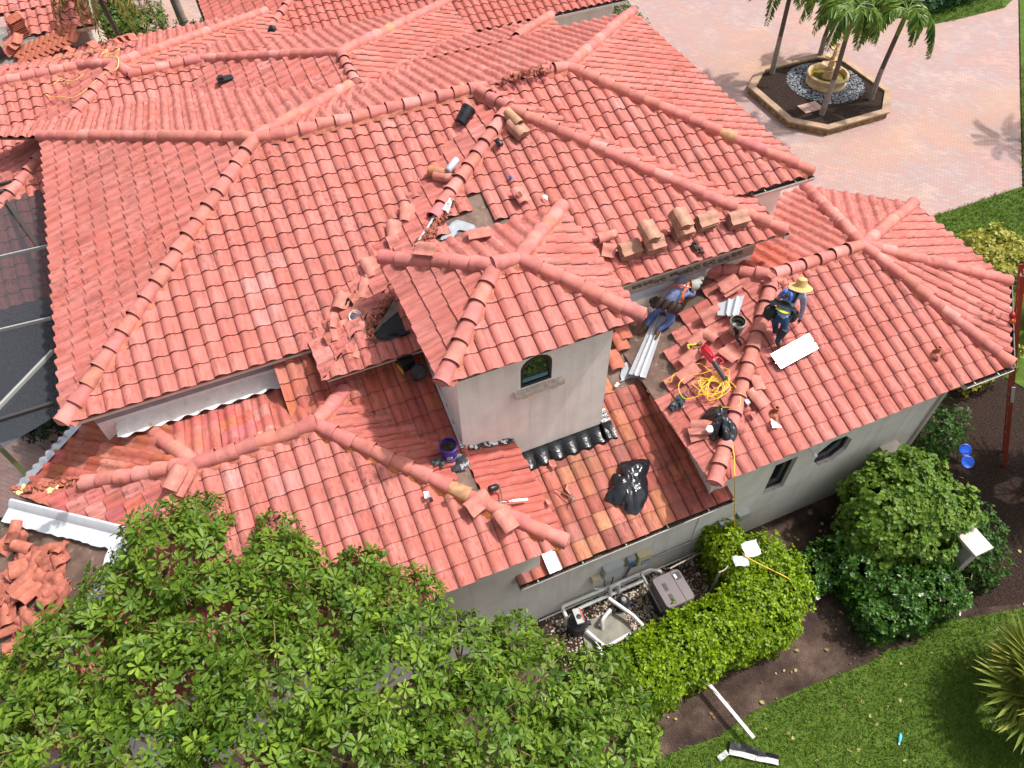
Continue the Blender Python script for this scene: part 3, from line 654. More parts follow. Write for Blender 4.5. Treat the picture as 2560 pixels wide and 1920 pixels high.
mb = MB(); mb.sheet([[Vector((x,-3.372,4.50+.03*math.sin(x*16)-.32*(x-12.25))), Vector((x,-3.43+.02*math.sin(x*23),4.44+.02*math.sin(x*31)-.32*(x-12.25)))] for x in np.arange(12.2, 13.28, .04)])
part(mb, 'black_flashing', mat('torn_cement', (.03,.03,.03), .5, noise=.5, scale=12, stain=(14,.52,.56,(.7,.68,.64))), house)
mb = MB(); mb.box((12.225,-2.2,4.85), (.05,2.5,.10), Matrix.Rotation(math.atan(PT), 3, 'X')); part(mb, 'wall_flashing', MATS['bright_galvanised'], house, smooth=False)
# stripped slope at the far left with its white flashing
strip_pts = [(4.70,-1.15,3.98),(6.60,-2.85,4.62),(7.0,-3.5,4.75),(4.75,-5.7,3.95),(3.0,-5.7,3.4),(2.6,-2.2,3.3)]
mb = MB(); mb.add([Vector(p) for p in strip_pts], [(0,5,4,3,2,1)])
mb.add([Vector(p)-Vector((0,0,.1)) for p in strip_pts], [(0,1,2,3,4,5)])
part(mb, 'stripped_slope', DECK, house, smooth=False)
WHITEF = mat('white_flashing', (.62,.64,.67), .45, noise=.08, scale=6, stain=(20,.64,.74,(.2,.16,.13)))
a, b = Vector((4.62,-1.02,4.06)), Vector((6.66,-2.90,4.74)); t = (b-a).normalized(); o = Vector((t.y,-t.x,0)).normalized()
if o.x > 0: o = -o
rows = []
for i in range(30):
    p = a+t*((b-a).length*i/29); j = RNG.normal(0, .012)
    rows.append([p+Vector((0,0,.09))-o*.04, p+Vector((0,0,.11)), p+o*.06+Vector((0,0,.06)), p+o*.10-Vector((0,0,.01)), p+o*(.34+j)-Vector((0,0,.085))])
mb = MB(); mb.sheet(rows)
rows = []
a2, b2 = Vector((6.62,-2.95,4.68)), Vector((4.9,-5.3,4.0))
for i in range(24):
    p = a2.lerp(b2, i/23); rows.append([p+Vector((-.16+RNG.normal(0,.015),.12,.01)), p+Vector((.10,-.08,.05))])
mb.sheet(rows); part(mb, 'white_flashing', WHITEF, house)
# crumpled shiny edge metal on the low left roof
rows = []
a, b = Vector((5.86,.22,4.12)), Vector((4.80,-.80,4.10))
for i in range(40):
    p = a.lerp(b, i/39); wv = .04*abs(math.sin(i*.75)); rows.append([p+Vector((.05,-.05,.05)), p+Vector((-.05-wv,.05+wv,.03+.5*wv)), p+Vector((-.10-wv,.10+wv,-.03))])
mb = MB(); mb.sheet(rows); part(mb, 'drip_edge', mat('shiny_metal', (.75,.75,.78), .25, .8, noise=.3, scale=9), house)
# ------------------------------------------------------------------ neighbouring buildings
guest = thing('guest_house', (0,0,0), 'red tiled outbuilding with beige wall and white gutter behind the main roof', 'house')
ga, gb = (10.7,13.0,3.25), (24.6,13.0,3.25)
tile_slope([[ga, gb, (21.6,16,4.226), (13.7,16,4.226)]], 'tile_roof', guest, seed=60, tints=lambda c, r: (lambda g: (g*.92, g*.78, g*.75))(r.normal(1,.06)))
tile_slope([[(10.7,23,3.25), ga, (13.7,16,4.226), (13.7,23,4.226)]], 'tile_roof', guest, seed=61, tints=lambda c, r: (lambda g: (g*.95, g*.85, g*.82))(r.normal(1,.06)))
tile_slope([[gb, (24.6,22,3.25), (21.6,19,4.226), (21.6,16,4.226)]], 'tile_roof', guest, seed=62)
cap_row(guest, [(ga, (13.7,16,4.226))], 60); cap_row(guest, [(gb, (21.6,16,4.226))], 61)
wall('wall', [(11.0,13.35),(24.3,13.35),(24.3,22),(11.0,22)], 0, 3.08, STUCCO, guest)
HOUSE = house; house = guest
gutter((14,12.98,3.25), (24.6,12.98,3.25), litter=False); gutter((10.68,23,3.25), (10.68,13,3.25), litter=False); eave(ga, gb, .25, guest)
house = HOUSE
nb = thing('neighbour_house', (0,0,0), 'half stripped tiled house with white gutter at the upper left corner', 'house')
ny, nz, nx = 15.9, 4.55, 7.42
def nbp(x, y): return (x, y, nz+PT*(y-ny))
tile_slope([[nbp(-2,ny+1), nbp(nx,ny+1), nbp(nx,ny+5), nbp(-2,ny+5)], [nbp(5.0,ny), nbp(nx,ny), nbp(nx,ny+1), nbp(5.0,ny+1)]], 'tile_roof', nb, seed=63)
mb = MB(); mb.add([Vector(nbp(-3,13.6))-Vector((0,0,.13)), Vector(nbp(5.7,13.6))-Vector((0,0,.13)), Vector(nbp(5.7,ny+.4))-Vector((0,0,.13)), Vector(nbp(-3,ny+2))-Vector((0,0,.13))], [(0,1,2,3)])
part(mb, 'stripped_slope', mat('grey_underlayment', (.22,.19,.165), .85, noise=.3, scale=4, stain=(7,.55,.7,(.45,.42,.4))), nb, smooth=False)
wall('wall', [(5.6,ny+.3),(7.1,ny+.3),(7.1,ny+5),(5.6,ny+5)], 0, nz-.2, mat('cream_wall', (.66,.58,.48), .9, noise=.15, scale=2), nb)
HOUSE = house; house = nb
gutter((5.1,ny-.02,nz), (nx+.05,ny-.02,nz), litter=False); gutter((nx+.02,ny,nz), (nx+.02,ny+5,nz), litter=False); house = HOUSE
mb = MB(); mb.sheet([[Vector((x,14.35+.10*math.sin(x*3),nz+PT*(14.35-ny)-.07)), Vector((x,14.75+.06*math.sin(x*5),nz+PT*(14.75-ny)-.07))] for x in np.arange(3.0, 5.7, .08)]); part(mb, 'white_flashing', WHITEF, nb)
# the small upper windows and panels of the far walls stay hidden behind the roofs

# ------------------------------------------------------------------ loose roof tiles, caps, fragments
def tile_mesh(name, k=1.0, tin=(1,1,1)):
    mb = MB(); nk = len(PX); X = PX-CW/2; L_ = .42*k; V = []
    for yy, dz in ((-L_/2, 0), (L_/2, 0)):
        for t in (0, -.014): V += [(X[i], yy, PZ[i]+t) for i in range(nk)]
    F = []
    for i in range(nk-1): F += [(i, i+1, 2*nk+i+1, 2*nk+i), (nk+i+1, nk+i, 3*nk+i, 3*nk+i+1), (nk+i, nk+i+1, i+1, i), (2*nk+i, 2*nk+i+1, 3*nk+i+1, 3*nk+i)]
    F += [(0, 2*nk, 3*nk, nk), (nk-1, 2*nk-1, 4*nk-1, 3*nk-1)]
    mb.add(V, F); return mb
LOOSE = mat('loose_tile', (.54,.20,.155), .8, noise=.3, scale=7, bump=.3, bscale=50, stain=(6,.62,.75,(.70,.60,.55)))
LOOSE_B = mat('bundled_tile', (.47,.235,.16), .8, noise=.35, scale=6, bump=.3, bscale=50, stain=(5,.62,.76,(.16,.09,.08)))
RAWC = mat('tile_underside', (.52,.30,.20), .9, noise=.3, scale=10)
TPROTO = {}
def loose(kind, p, n, d, label, group=None, lift=0.0, m=None, flip=False, k=1.0, roll=0.0, name=None):
    """one loose tile ('tile'), barrel cap ('cap') at p; d = direction its barrel points, n = surface normal"""
    m = m or LOOSE; key = (kind, m.name, k)
    if key not in TPROTO:
        if kind == 'tile': mb = tile_mesh('loose_roof_tile', k)
        else:
            mb = MB(); cap_geom(mb, (0,-.2*k,0), (0,.2*k,0), .115, .095, Vector((0,0,1)))
            cap_geom(mb, (0,-.195*k,-.0), (0,.2*k,-.0), .098, .08, Vector((0,0,1)))
        o = mb.build('loose_roof_tile' if kind == 'tile' else 'loose_ridge_cap', m, angle=50); TPROTO[key] = o.data; first = o
    else:
        first = bpy.data.objects.new('loose_roof_tile' if kind == 'tile' else 'loose_ridge_cap', TPROTO[key]); COL.objects.link(first)
    n = Vector(n).normalized(); d = Vector(d); y = (d-n*d.dot(n)).normalized(); x = y.cross(n); z = n
    if flip: z = -n; x = -x
    R = Matrix((x, y, z)).transposed()
    if roll: R = R @ Matrix.Rotation(roll, 3, 'Y')
    first.matrix_world = Matrix.Translation(Vector(p)+n*lift) @ R.to_4x4()
    tag(first, label, 'roof tile' if kind == 'tile' else 'ridge cap', group); return first
NC = pnormal('central'); UPC = Vector((0,1,PT)).normalized(); XD = Vector((1,0,0)); 
ORD = ['bottom', 'second', 'third', 'fourth', 'top']
def zz4(x, y): return (1480+.2306*x, 540+.2306*y)
STK = [  # zoom pixel, direction, where
 ((390,400), XD, 'the left front bundle of the stack by the eave', 0, 5),
 ((650,345), XD, 'the right front bundle of the stack by the eave', 0, 5),
 ((600,215), UPC, 'the end-on bundle lying across the two by the eave', .36, 5),
 ((960,190), XD, 'the middle bundle with its flat side to the eave', 0, 5),
 ((945,75), UPC, 'the end-on bundle on top of the middle bundle', .34, 5),
 ((1215,95), XD, 'the thick bundle right of the middle one', 0, 5),
 ((1555,70), XD, 'the bundle nearest the right hip ridge', 0, 5)]
for (px, py), d, where, lift, cnt in STK:
    p = on(*zz4(px, py), 'central', lift)
    for i in range(cnt):
        dd = Vector(d) + Vector((random.uniform(-.04,.04), random.uniform(-.04,.04), 0))
        loose('tile', p+Vector((random.uniform(-.012,.012), random.uniform(-.012,.012), 0)), NC, dd, f'brown roof tile, {ORD[i]} of {where}', 'tiles bundled on the central slope', lift=.02+i*.046, m=LOOSE_B)
p = on(*zz4(150,240), 'central'); loose('cap', p, NC, XD, 'pink barrel cap with wire loops lying left of the tile bundles', lift=.07, m=LOOSE)
p = on(*zz4(175,385), 'central'); loose('tile', p, NC, (1,-.6,0), 'pink broken tile under the wired barrel cap', lift=.04, k=.62)
mb = MB(); q = on(*zz4(190,130), 'central', .12)
for dx in (-.06, .08): mb.tube([q+Vector((dx-.07,-.06,0)), q+Vector((dx-.05,.06,.03)), q+Vector((dx+.02,.09,.03)), q+Vector((dx+.06,0,.02)), q+Vector((dx+.07,-.08,0))], .005, 5)
whole(mb, 'wire_loop', mat('tan_wire', (.42,.30,.2), .6), 'tan bent wire loops on the wired barrel cap', 'wire')
def r2(x, y): return (850+x*.38879, y*.38879)
def r4(x, y): return (x*.38879, 640+y*.38879)
def r5(x, y): return (850+x*.38879, 640+y*.38879)
def r6(x, y): return (1700+x*.38879, 640+y*.38879)
def r8(x, y): return (850+x*.38879, 1280+y*.38879)
def z3(x, y): return (1460+.27125*x, 640+.27125*y)
def zA(x, y): return (900+.19293*x, 400+.19293*y)
def zB(x, y): return (800+.18083*x, 600+.18083*y)
def zT(x, y): return (.25316*x, .25316*y)
# stack below the upper apex
for i in range(5): loose('tile', on(*r2(1140,850), 'central'), NC, UPC+XD*-.35, f'brown roof tile, {ORD[i]} of the small stack below the central apex', 'tiles stacked below the apex', lift=.03+i*.034, m=LOOSE_B)
loose('cap', on(*r2(1110,775), 'central', .12), NC, UPC+XD*-.3, 'tan barrel cap leaning on the small stack below the apex', lift=.08, m=mat('tan_cap', (.42,.24,.13), .8, noise=.3, scale=8))
nL = pnormal('main'); UPM = UPC
loose('cap', on(*r2(640,1125), 'cleft'), pnormal('cleft'), (1,-1.2,0), 'tan orange barrel cap lying beside the white metal roll', lift=.08, m=mat('orange_cap', (.50,.21,.11), .8, noise=.3, scale=8))
loose('cap', on(*r2(672,1150), 'cleft'), pnormal('cleft'), (1,-1.2,0), 'pink barrel cap half under the tan orange cap', lift=.05)
# loose tiles lined along the valley left of the open ridge
for (pt, d, lab, pl, k, ro) in [
 (zA(615,715), (.35,1,0), 'pale whole tile, uppermost of those laid along the left valley', 'main', 1.0, .1),
 (zA(445,925), (.25,1,0), 'tile snapped across its barrel in the left valley row', 'main', .9, -.15),
 (zA(440,1100), (1,.1,0), 'dark thin tile piece at the foot of the snapped valley tile', 'main', .55, .2),
 (zA(140,1420), (-.1,1,0), 'whole tile with white mortar lying left of the tower hip end', 'main', 1.0, -.1),
 (zB(650,720), (.45,1,0), 'wide tile tipped up above the cement lid', 'main', 1.0, .25),
 (zB(310,870), (.6,1,0), 'rounded tile wrapped by black sheet left of the cement lid', 'main', .8, -.2),
 (zB(660,960), (.2,1,0), 'dark pointed tile shard right of the cement lid', 'main', .7, .5),
 (zB(395,1290), (0,1,0), 'whole tile below the cement lid with a white smear', 'main', 1.05, 0),
 (zB(245,1310), (.1,1,0), 'narrow split tile standing left of the smeared tile', 'main', .9, .6)]:
    loose('tile', on(*pt, pl), pnormal(pl), d, lab, 'tiles left along the left valley', lift=.09, k=k, roll=ro)
loose('cap', on(*zB(610,1290), 'main', .1), NC, (.1,1,PT), 'pink barrel cap lying under the cement lid', lift=.08)
loose('cap', on(*zB(520,1530), 'main', .12), NC, (.65,1,PT), 'pink barrel cap lying at the lower end of the open ridge', lift=.06)
loose('cap', on(*zB(440,1610), 'main', .10), NC, (.7,1,PT), 'last closed barrel cap over the left eave corner', lift=.06, k=.7)
for i in range(3): loose('tile', on(*zA(885,1215), 'tback', .10), Vector((-.2,.1,1)), (1,-1,.37), f'thin tile, {("bottom","middle","top")[i]} of the three stacked on the tower ridge', 'tiles stacked on the tower ridge', lift=.05+.03*i, k=.9)
loose('tile', on(*zA(1560,1000), 'tback'), pnormal('tback'), (.9,-.3,0), 'split tile lying loose on the rear tower slope', lift=.07, k=.95, roll=.15)
loose('tile', on(*r2(1160,1270), 'central'), NC, (-.15,1,0), 'broken tile with mortar ball above the tower roof', lift=.08, k=.85, roll=.1)
# low left wing
nlow = pnormal('low')
loose('tile', on(*r4(1150,1440), 'low', .12), Vector((-.2,-.1,1)), (1,1.1,.3), 'pink tile lying across the lower left hip ridge', lift=.10, k=1.0)
loose('tile', on(*r4(1180,1470), 'low', .05), Vector((-.2,-.1,1)), (1,1.1,.3), 'second pink tile slipped under the one on the lower left hip', lift=.06, k=1.0)
loose('tile', on(1192,1262, 'low', .0), Vector((.15,-.3,1)), (1,.35,.1), 'pink tile lying open side up over the orange mortar', lift=.12, k=1.1)
loose('tile', on(1260,1305, 'low', .02), Vector((.15,-.3,1)), (-.25,1,.3), 'wet dark pink tile propped beside the low hip ridge', lift=.13, k=.95)
def z7(x, y): return (x*.38879, 1280+y*.38879)
# right wing tiles by the working gap
nX = pnormal('rightx'); nR = pnormal('right')
for (pt, d, lab, pl, k, ro, li) in [
 (z3(1340,285), (1,.05,0), 'pink tile, upper one of the pair beside the short metal sheet', 'rightx', 1.0, 0, .11),
 (z3(1350,310), (1,.05,0), 'pink tile, lower one of the pair beside the short metal sheet', 'rightx', 1.0, 0, .06),
 (z3(1175,570), (1,.0,0), 'tile turned on its side next to the crouching worker', 'rightx', 1.0, .5, .10),
 (z3(1175,745), (-.4,1,0), 'green stained tile with a broken corner below the tar bucket', 'rightx', .8, 0, .09),
 (z3(1350,920), (-.25,1,0), 'flat brown underside of a tile by the blower', 'rightx', .95, math.pi, .12),
 (z3(1590,1180), (.1,1,0), 'narrow strip of tile right of the hip ridge', 'right', .7, .3, .06),
 (z3(1585,1320), (-.2,1,0), 'green edged tile lying right of the hip ridge', 'right', 1.0, 0, .10),
 (z3(1090,1600), (1,-.6,0), 'pink tile beside the small black bag with tape on it', 'rightx', .95, 0, .10),
 (z3(1060,1640), (1,-.3,0), 'pink broken tile under the one beside the small black bag', 'rightx', .85, .1, .05),
 (z3(985,960), (1,.2,0), 'pink tile with white mortar end left of the blower', 'rightx', 1.05, 0, .10),
 (z3(965,1100), (1,.15,0), 'pink tile with white mortar end above the yellow cord', 'rightx', 1.05, 0, .10),
 (z3(1060,790), (1,.25,0), 'brown stained tile next to the yellow sprayer', 'rightx', 1.0, .1, .09)]:
    loose('tile', on(*pt, pl), pnormal(pl), d, lab, 'loose tiles on the right wing', lift=li, k=k, roll=ro)
for i, (px, py) in enumerate([(300,650), (385,600)]): pass
# loose tiles beside the tower's right wall
for (pt, lab) in [((z3(330,790)), 'darker tile, uppermost of the three right of the tower wall'), ((z3(350,690)), 'darker tile nearest the tower eave above the brown sheet'), ((z3(280,960)), 'darker tile, lowest of the three right of the tower wall')]:
    loose('tile', on(*pt, 'mid'), pnormal('mid'), (0,1,PT), lab, 'tiles right of the tower', lift=.03, m=mat('dark_loose', (.48,.14,.085), .8, noise=.35, scale=7))
# white and yellow foam, mortar rubble and fragments
FRAG = mat('tile_fragment', (.50,.17,.115), .9, noise=.4, scale=12, bump=.6, bscale=40)
def rubble(name, line, plane, n, spread, size, m, label, kind='stuff', up=.05, seed=1):
    rg = random.Random(seed); mb = MB()
    for i in range(n):
        u = rg.random()*(len(line)-1); k = int(u); f = u-k; px = line[k][0]*(1-f)+line[k+1][0]*f; py = line[k][1]*(1-f)+line[k+1][1]*f
        c = on(px+rg.gauss(0, spread), py+rg.gauss(0, spread), plane, up*rg.random()*1.6); s = size*rg.uniform(.4, 1.5)
        R = Matrix.Rotation(rg.uniform(0, 6.3), 3, Vector((rg.gauss(0,1), rg.gauss(0,1), rg.gauss(0,1))).normalized())
        V = [c+R @ (Vector((x*s*rg.uniform(.5,1.7), y*s*rg.uniform(.5,1.1), z*s*rg.uniform(.2,.5)))) for x in (-1,1) for y in (-1,1) for z in (-1,1)]
        mb.add(V, [(0,1,3,2),(4,6,7,5),(0,4,5,1),(2,3,7,6),(0,2,6,4),(1,5,7,3)])
    o = whole(mb, name, m, label, 'rubble', smooth=False); o['kind'] = kind; return o
rub = mat('ridge_rubble', (.42,.145,.10), .95, noise=.6, scale=14, bump=.6, stain=(9,.66,.76,(.50,.30,.12)))
rubble('ridge_rubble', [zA(1180,440), zA(1100,690), zA(930,900), zA(760,1080)], 'central', 110, 5, .034, rub, 'loose mortar rubble along the stripped central hip', seed=2)
rubble('ridge_rubble', [zB(990,740), zB(850,960), zB(700,1130), zB(720,1340)], 'central', 120, 4, .03, rub, 'loose mortar rubble beside the black patch at the hip foot', seed=3)
rubble('ridge_rubble', [r2(1030,520), r2(1180,470), r2(1350,430)], 'east', 90, 4, .035, rub, 'loose mortar rubble on the open top ridge', seed=4, up=.15)
rubble('ridge_rubble', [(28,1225), (110,1215), (190,1200)], 'low', 70, 4, .035, mat('red_rubble', (.42,.13,.08), .95, noise=.4, scale=12), 'red mortar rubble at the left end of the low roof', seed=5)
FOAM = mat('yellow_foam', (.75,.62,.28), .9, noise=.3, scale=20, bump=.6, bscale=40)
WFOAM = mat('white_mortar', (.80,.74,.66), .9, noise=.25, scale=20, bump=.6, bscale=40)
def lump(pt, plane, r, m, label, seed, flat_=.6, up=.03, name='foam_lump', cat='foam'):
    rg = random.Random(seed); mb = MB(); c = on(*pt, plane, up)
    for i in range(6):
        q = c+Vector((rg.gauss(0, r*.7), rg.gauss(0, r*.7), rg.uniform(0, r*.4))); rr = r*rg.uniform(.4, .8); ph = rg.uniform(0, 6)
        mb.lathe(q-Vector((0,0,rr*flat_)), [(rr*math.sin(a), rr*flat_*(1-math.cos(a))) for a in np.linspace(.05, math.pi-.05, 6)], 8, wob=lambda a, z: 1+.2*math.sin(3*a+ph))
    return whole(mb, name, m, label, cat)
lump((50,1228), 'low', .07, FOAM, 'yellow foam blob at the tip of the low left hip', 1); lump((125,1222), 'low', .06, FOAM, 'yellow foam blob on the broken hip beside the red rubble', 2)
lump(z3(800,1055), 'mid', .07, WFOAM, 'white mortar lump beside the brown roof gap', 3, cat='mortar', name='mortar_lump'); lump(z3(640,1255), 'mid', .06, WFOAM, 'white and pink mortar lump at the foot of the grey paint patch', 4, cat='mortar', name='mortar_lump')
lump(z3(305,1180), 'mid', .05, WFOAM, 'white mortar crumb left of the long metal sheets', 5, cat='mortar', name='mortar_lump')
# grey cement brushed on the underlayment, white paint patch behind the tower
def patch(name, pts, plane, m, label, cat, up=-.06, th=.012, jag=0.0):
    P = [on(*p, plane, up) for p in pts]; P = smooth_path(P+[P[0]], 5)[:-1]; P = [p+Vector((random.gauss(0,.008), random.gauss(0,.008), 0)) for p in P]; n = pnormal(plane); mb = MB(); k = len(P)
    mb.add(P+[p+n*th for p in P], [tuple(range(k, 2*k)), tuple(reversed(range(k)))]+[(i, (i+1) % k, k+(i+1) % k, k+i) for i in range(k)])
    return mb, name, m
GREYC = mat('grey_coating', (.31,.34,.37), .6, noise=.25, scale=8, stain=(10,.58,.7,(.3,.29,.28)))
for pts, plane in (([z3(330,1160), z3(360,1000), z3(450,980), z3(560,1010), z3(660,1060), z3(690,1210), z3(560,1180), z3(470,1120)], 'mid'),
                   ([zA(1030,1040), zA(1110,900), zA(1240,790), zA(1360,800), zA(1500,870), zA(1440,930), zA(1290,910), zA(1210,1000)], 'central')):
    mb, nme, mm = patch('coating_patch', pts, plane, GREYC, '', ''); part(mb, 'coating_patch', GREYC, house, smooth=False)
mb, nme, mm = patch('p', [zB(1040,790), zB(1120,950), zB(1255,1260), zB(950,1360), zB(770,1320), zB(850,1100)], 'central', None, '', '', up=-.05); part(mb, 'felt_patch', mat('black_felt', (.018,.02,.028), .7, noise=.4, scale=12), house, smooth=False)
mb, nme, mm = patch('p', [zB(1040,790), zB(1110,950), zB(860,1170), zB(740,1310), zB(760,1240), zB(980,900)], 'central', None, '', '', up=-.03); part(mb, 'felt_patch', mat('bare_board', (.20,.16,.13), .8, noise=.5, scale=9), house, smooth=False)
# ------------------------------------------------------------------ buckets, tools, metal, bags
PLB = mat('black_plastic', (.014,.015,.018), .38, spec=.5); TAR = mat('wet_tar', (.004,.004,.005), .15, bump=.4, bscale=14, spec=.7)
METAL_W = mat('bare_sheet_metal', (.56,.59,.63), .35, .35, noise=.10, scale=5)
def axes_of(n, d):
    n = Vector(n).normalized(); d = Vector(d); y = (d-n*d.dot(n)).normalized(); return Matrix((y.cross(n), y, n)).transposed()
def bucket(p, axis, label, body, liner=None, r=.15, h=.37, band=None, fill=.8, group='buckets on the roof', text=None, spill=False):
    R = Vector(axis).normalized().to_track_quat('Z', 'Y').to_matrix(); t = thing('bucket', p, label, 'bucket', group); p = Vector(p)
    mb = MB(); mb.lathe(p, [(.001,0),(r*.86,0),(r*.88,.012),(r*.99,h*.80),(r*1.05,h*.80),(r*1.05,h*.83),(r*1.0,h*.83),(r*1.0,h*.89),(r*1.06,h*.89),(r*1.06,h*.92),(r*1.01,h*.93),(r*1.02,h),(r*.97,h),(r*.95,h*.9),(r*.93,h*fill)], 28, R)
    part(mb, 'pail', body, t)
    mb = MB(); mb.lathe(p, [(r*.945,h*.92),(r*.94,h*fill),(.001,h*fill-.02)], 28, R); part(mb, 'tar_filling', liner or TAR, t)
    mb = MB(); pts = [p+R @ Vector((r*1.07*math.cos(a), r*1.07*math.sin(a)*.35-.02-r*.9*math.sin(a), h*.86-.14*math.sin(a))) for a in np.linspace(0, math.pi, 14)]; mb.tube(pts, .004, 5); part(mb, 'handle', mat('wire_handle', (.4,.4,.42), .4, .8), t)
    if band:
        mb = MB(); z0, z1, bm_ = band; mb.lathe(p, [(r*(.88+.11*z0/.8)+.002,h*z0),(r*(.88+.11*z1/.8)+.002,h*z1)], 28, R); part(mb, 'paper_label', bm_, t)
    return t
UPZ = Vector((0,0,1))
pb = on(*r2(790,735), 'main', .0); bucket(on(*r2(775,790), 'main', .06), Vector((.55,.35,.35)), 'black plastic bucket lying on its side below the top ridge', PLB, fill=.3)
wp = on2(1634,786, -.09); bucket(wp, UPZ, 'white bucket full of black tar behind the crouching worker', mat('scuffed_white_plastic', (.62,.58,.52), .5, noise=.4, scale=9), band=(.2,.5,mat('old_print', (.35,.33,.32), .6, noise=.4, scale=20)))
bk = bucket(on(*z3(1395,690), 'rightx', .02), Vector((-.12,-.10,1)), 'tar smeared bucket with a drip running onto the tiles beside the metal offcut', mat('tarred_white', (.42,.37,.30), .5, noise=.7, scale=7), r=.145, h=.34, fill=.55)
rows = []
for i in range(16):
    u = i/15; q = on(*z3(1390+u*50+10*math.sin(u*9), 660+u*170), 'rightx', .30*(1-u)**2+.07); wv = .05*(1-u*.5)
    rows.append([q+Vector((-wv,0,-.01)), q+Vector((0,0,.02)), q+Vector((wv,0,-.01))])
mb = MB(); mb.sheet(rows); part(mb, 'tar_drip', TAR, bk)
PURPLE = mat('purple_print', (.055,.03,.30), .4, noise=.25, scale=7); WHITEP = mat('label_white', (.75,.75,.8), .5)
pt_ = on(*r5(705,1290), 'lowx', .03); pbk = bucket(pt_, UPZ, 'purple printed bucket of black tar at the tower corner', PURPLE, band=(.12,.22,mat('pale_violet', (.30,.28,.62), .5)))
def text3(txt, loc, x, up, size, m, name, parent=None, label=None):
    cu = bpy.data.curves.new(name, 'FONT'); cu.body = txt; cu.size = size; cu.extrude = .002; cu.align_x = 'CENTER'; cu.align_y = 'CENTER'
    o = bpy.data.objects.new(name, cu); COL.objects.link(o); x = Vector(x).normalized(); n = x.cross(Vector(up)).normalized(); u = n.cross(x)
    R = Matrix((x, u, n)).transposed(); bpy.context.view_layer.update()
    me = bpy.data.meshes.new_from_object(o.evaluated_get(bpy.context.evaluated_depsgraph_get())); bpy.data.objects.remove(o); bpy.data.curves.remove(cu)
    o = bpy.data.objects.new(name, me); COL.objects.link(o); me.materials.append(m)
    off = Vector(WORLD.get(parent.name, parent.location)) if parent else Vector((0,0,0))
    me.transform(Matrix.Translation(Vector(loc)-off) @ R.to_4x4()); o.parent = parent; WORLD[o.name] = off; return o
fd = Vector((CX-pt_.x, CY-pt_.y, 0)).normalized(); sx = Vector((-fd.y, fd.x, 0)); 
text3('GS', pt_+fd*.152+Vector((0,0,.17)), sx, (0,0,1), .09, WHITEP, 'print', pbk)
# black pail and tray tucked under the left eave
bq = on(*r5(485,735), 'mid', 0); bq = Vector(onpl(*r5(480,715), (0,-1.9,0), (0,1,0))); bucket(bq-Vector((0,.1,.12)), Vector((.1,-.55,1)), 'black bucket tucked under the eave left of the tower', PLB, liner=mat('grey_tar', (.05,.06,.07), .3, noise=.8, scale=8), r=.14, h=.3)
mb = MB(); mb.box(bq+Vector((-.13,.12,.10)), (.26,.3,.2), Matrix.Rotation(.2, 3, 'Z')); mb.box(bq+Vector((-.26,.02,.05)), (.02,.22,.10), Matrix.Rotation(.2, 3, 'Z'), mi=1)
whole(mb, 'tar_tray', [PLB, mat('yellow_edge', (.55,.30,.03), .5)], 'black box with a yellow edge behind the bucket under the eave', 'box', smooth=False)
# lid with cement
lp = on(*zB(493,1062), 'main', .16); R = axes_of((-.1,-.75,1), (0,1,0)); t = thing('cement_lid', lp, 'round white lid smeared with grey cement on the broken tiles', 'lid')
mb = MB(); mb.lathe(lp, [(.001,0),(.118,0),(.124,.010),(.124,.022),(.116,.024),(.110,.014),(.001,.014)], 32, R); part(mb, 'rim', mat('white_lid', (.78,.74,.66), .5, noise=.2, scale=20), t)
mb = MB(); mb.lathe(lp, [(.001,.024),(.05,.022),(.095,.017),(.10,.013)], 28, R, wob=lambda a, z: 1+.08*math.sin(3*a)+.05*math.sin(7*a)); part(mb, 'cement_smear', mat('grey_cement', (.10,.115,.14), .5, noise=.4, scale=12, stain=(14,.58,.66,(.5,.33,.2))), t)
# small black cylinders
def roll(pt, plane, d, r, L_, m, label, name, cat, up=0.0, lid=None):
    p = on(*pt, plane, .05+up); d = Vector(d); n = pnormal(plane); d = (d-n*d.dot(n)).normalized(); p = p+n*r; R = d.to_track_quat('Z', 'Y').to_matrix(); mb = MB()
    mb.lathe(p-d*L_/2, [(.001,0),(r*.8,0),(r,r*.25),(r,L_-r*.25),(r*.8,L_),(.001,L_)], 18, R); return whole(mb, name, m, label, cat)
roll(r2(1020,930), 'central', (.25,-1,0), .06, .17, PLB, 'short black can lying on the tiles below the small stack', 'can', 'can')
roll(r5(980,1505), 'lowx', (1,.15,0), .06, .17, PLB, 'black can lying on the low roof beside the hammer', 'can', 'can')
roll(r2(730,1080), 'cleft', (1,.65,0), .075, .34, METAL_W, 'white metal roll lying across the central ridge', 'metal_roll', 'metal roll', up=.03)
def tube_thing(pts, r, m, name, label, cat, n=8, group=None): mb = MB(); mb.tube(pts, r, n); return whole(mb, name, m, label, cat, group)
ct = thing('caulk_tube', on(*r5(1155,1570), 'lowx', .06), 'white caulk cartridge lying next to the hammer', 'caulk tube')
c0, c1 = on(*r5(1105,1575), 'lowx', .09), on(*r5(1205,1565), 'lowx', .09); mb = MB(); mb.tube([c0, c1], .028, 14); part(mb, 'cartridge', mat('white_tube', (.82,.80,.78), .4, stain=(14,.62,.68,(.3,.25,.25))), ct); mb = MB(); mb.tube([c0-(c1-c0)*.22, c0-(c1-c0)*.1, c0], [.006,.012,.014], 8); part(mb, 'nozzle', mat('white_tube2', (.75,.68,.6), .5), ct)
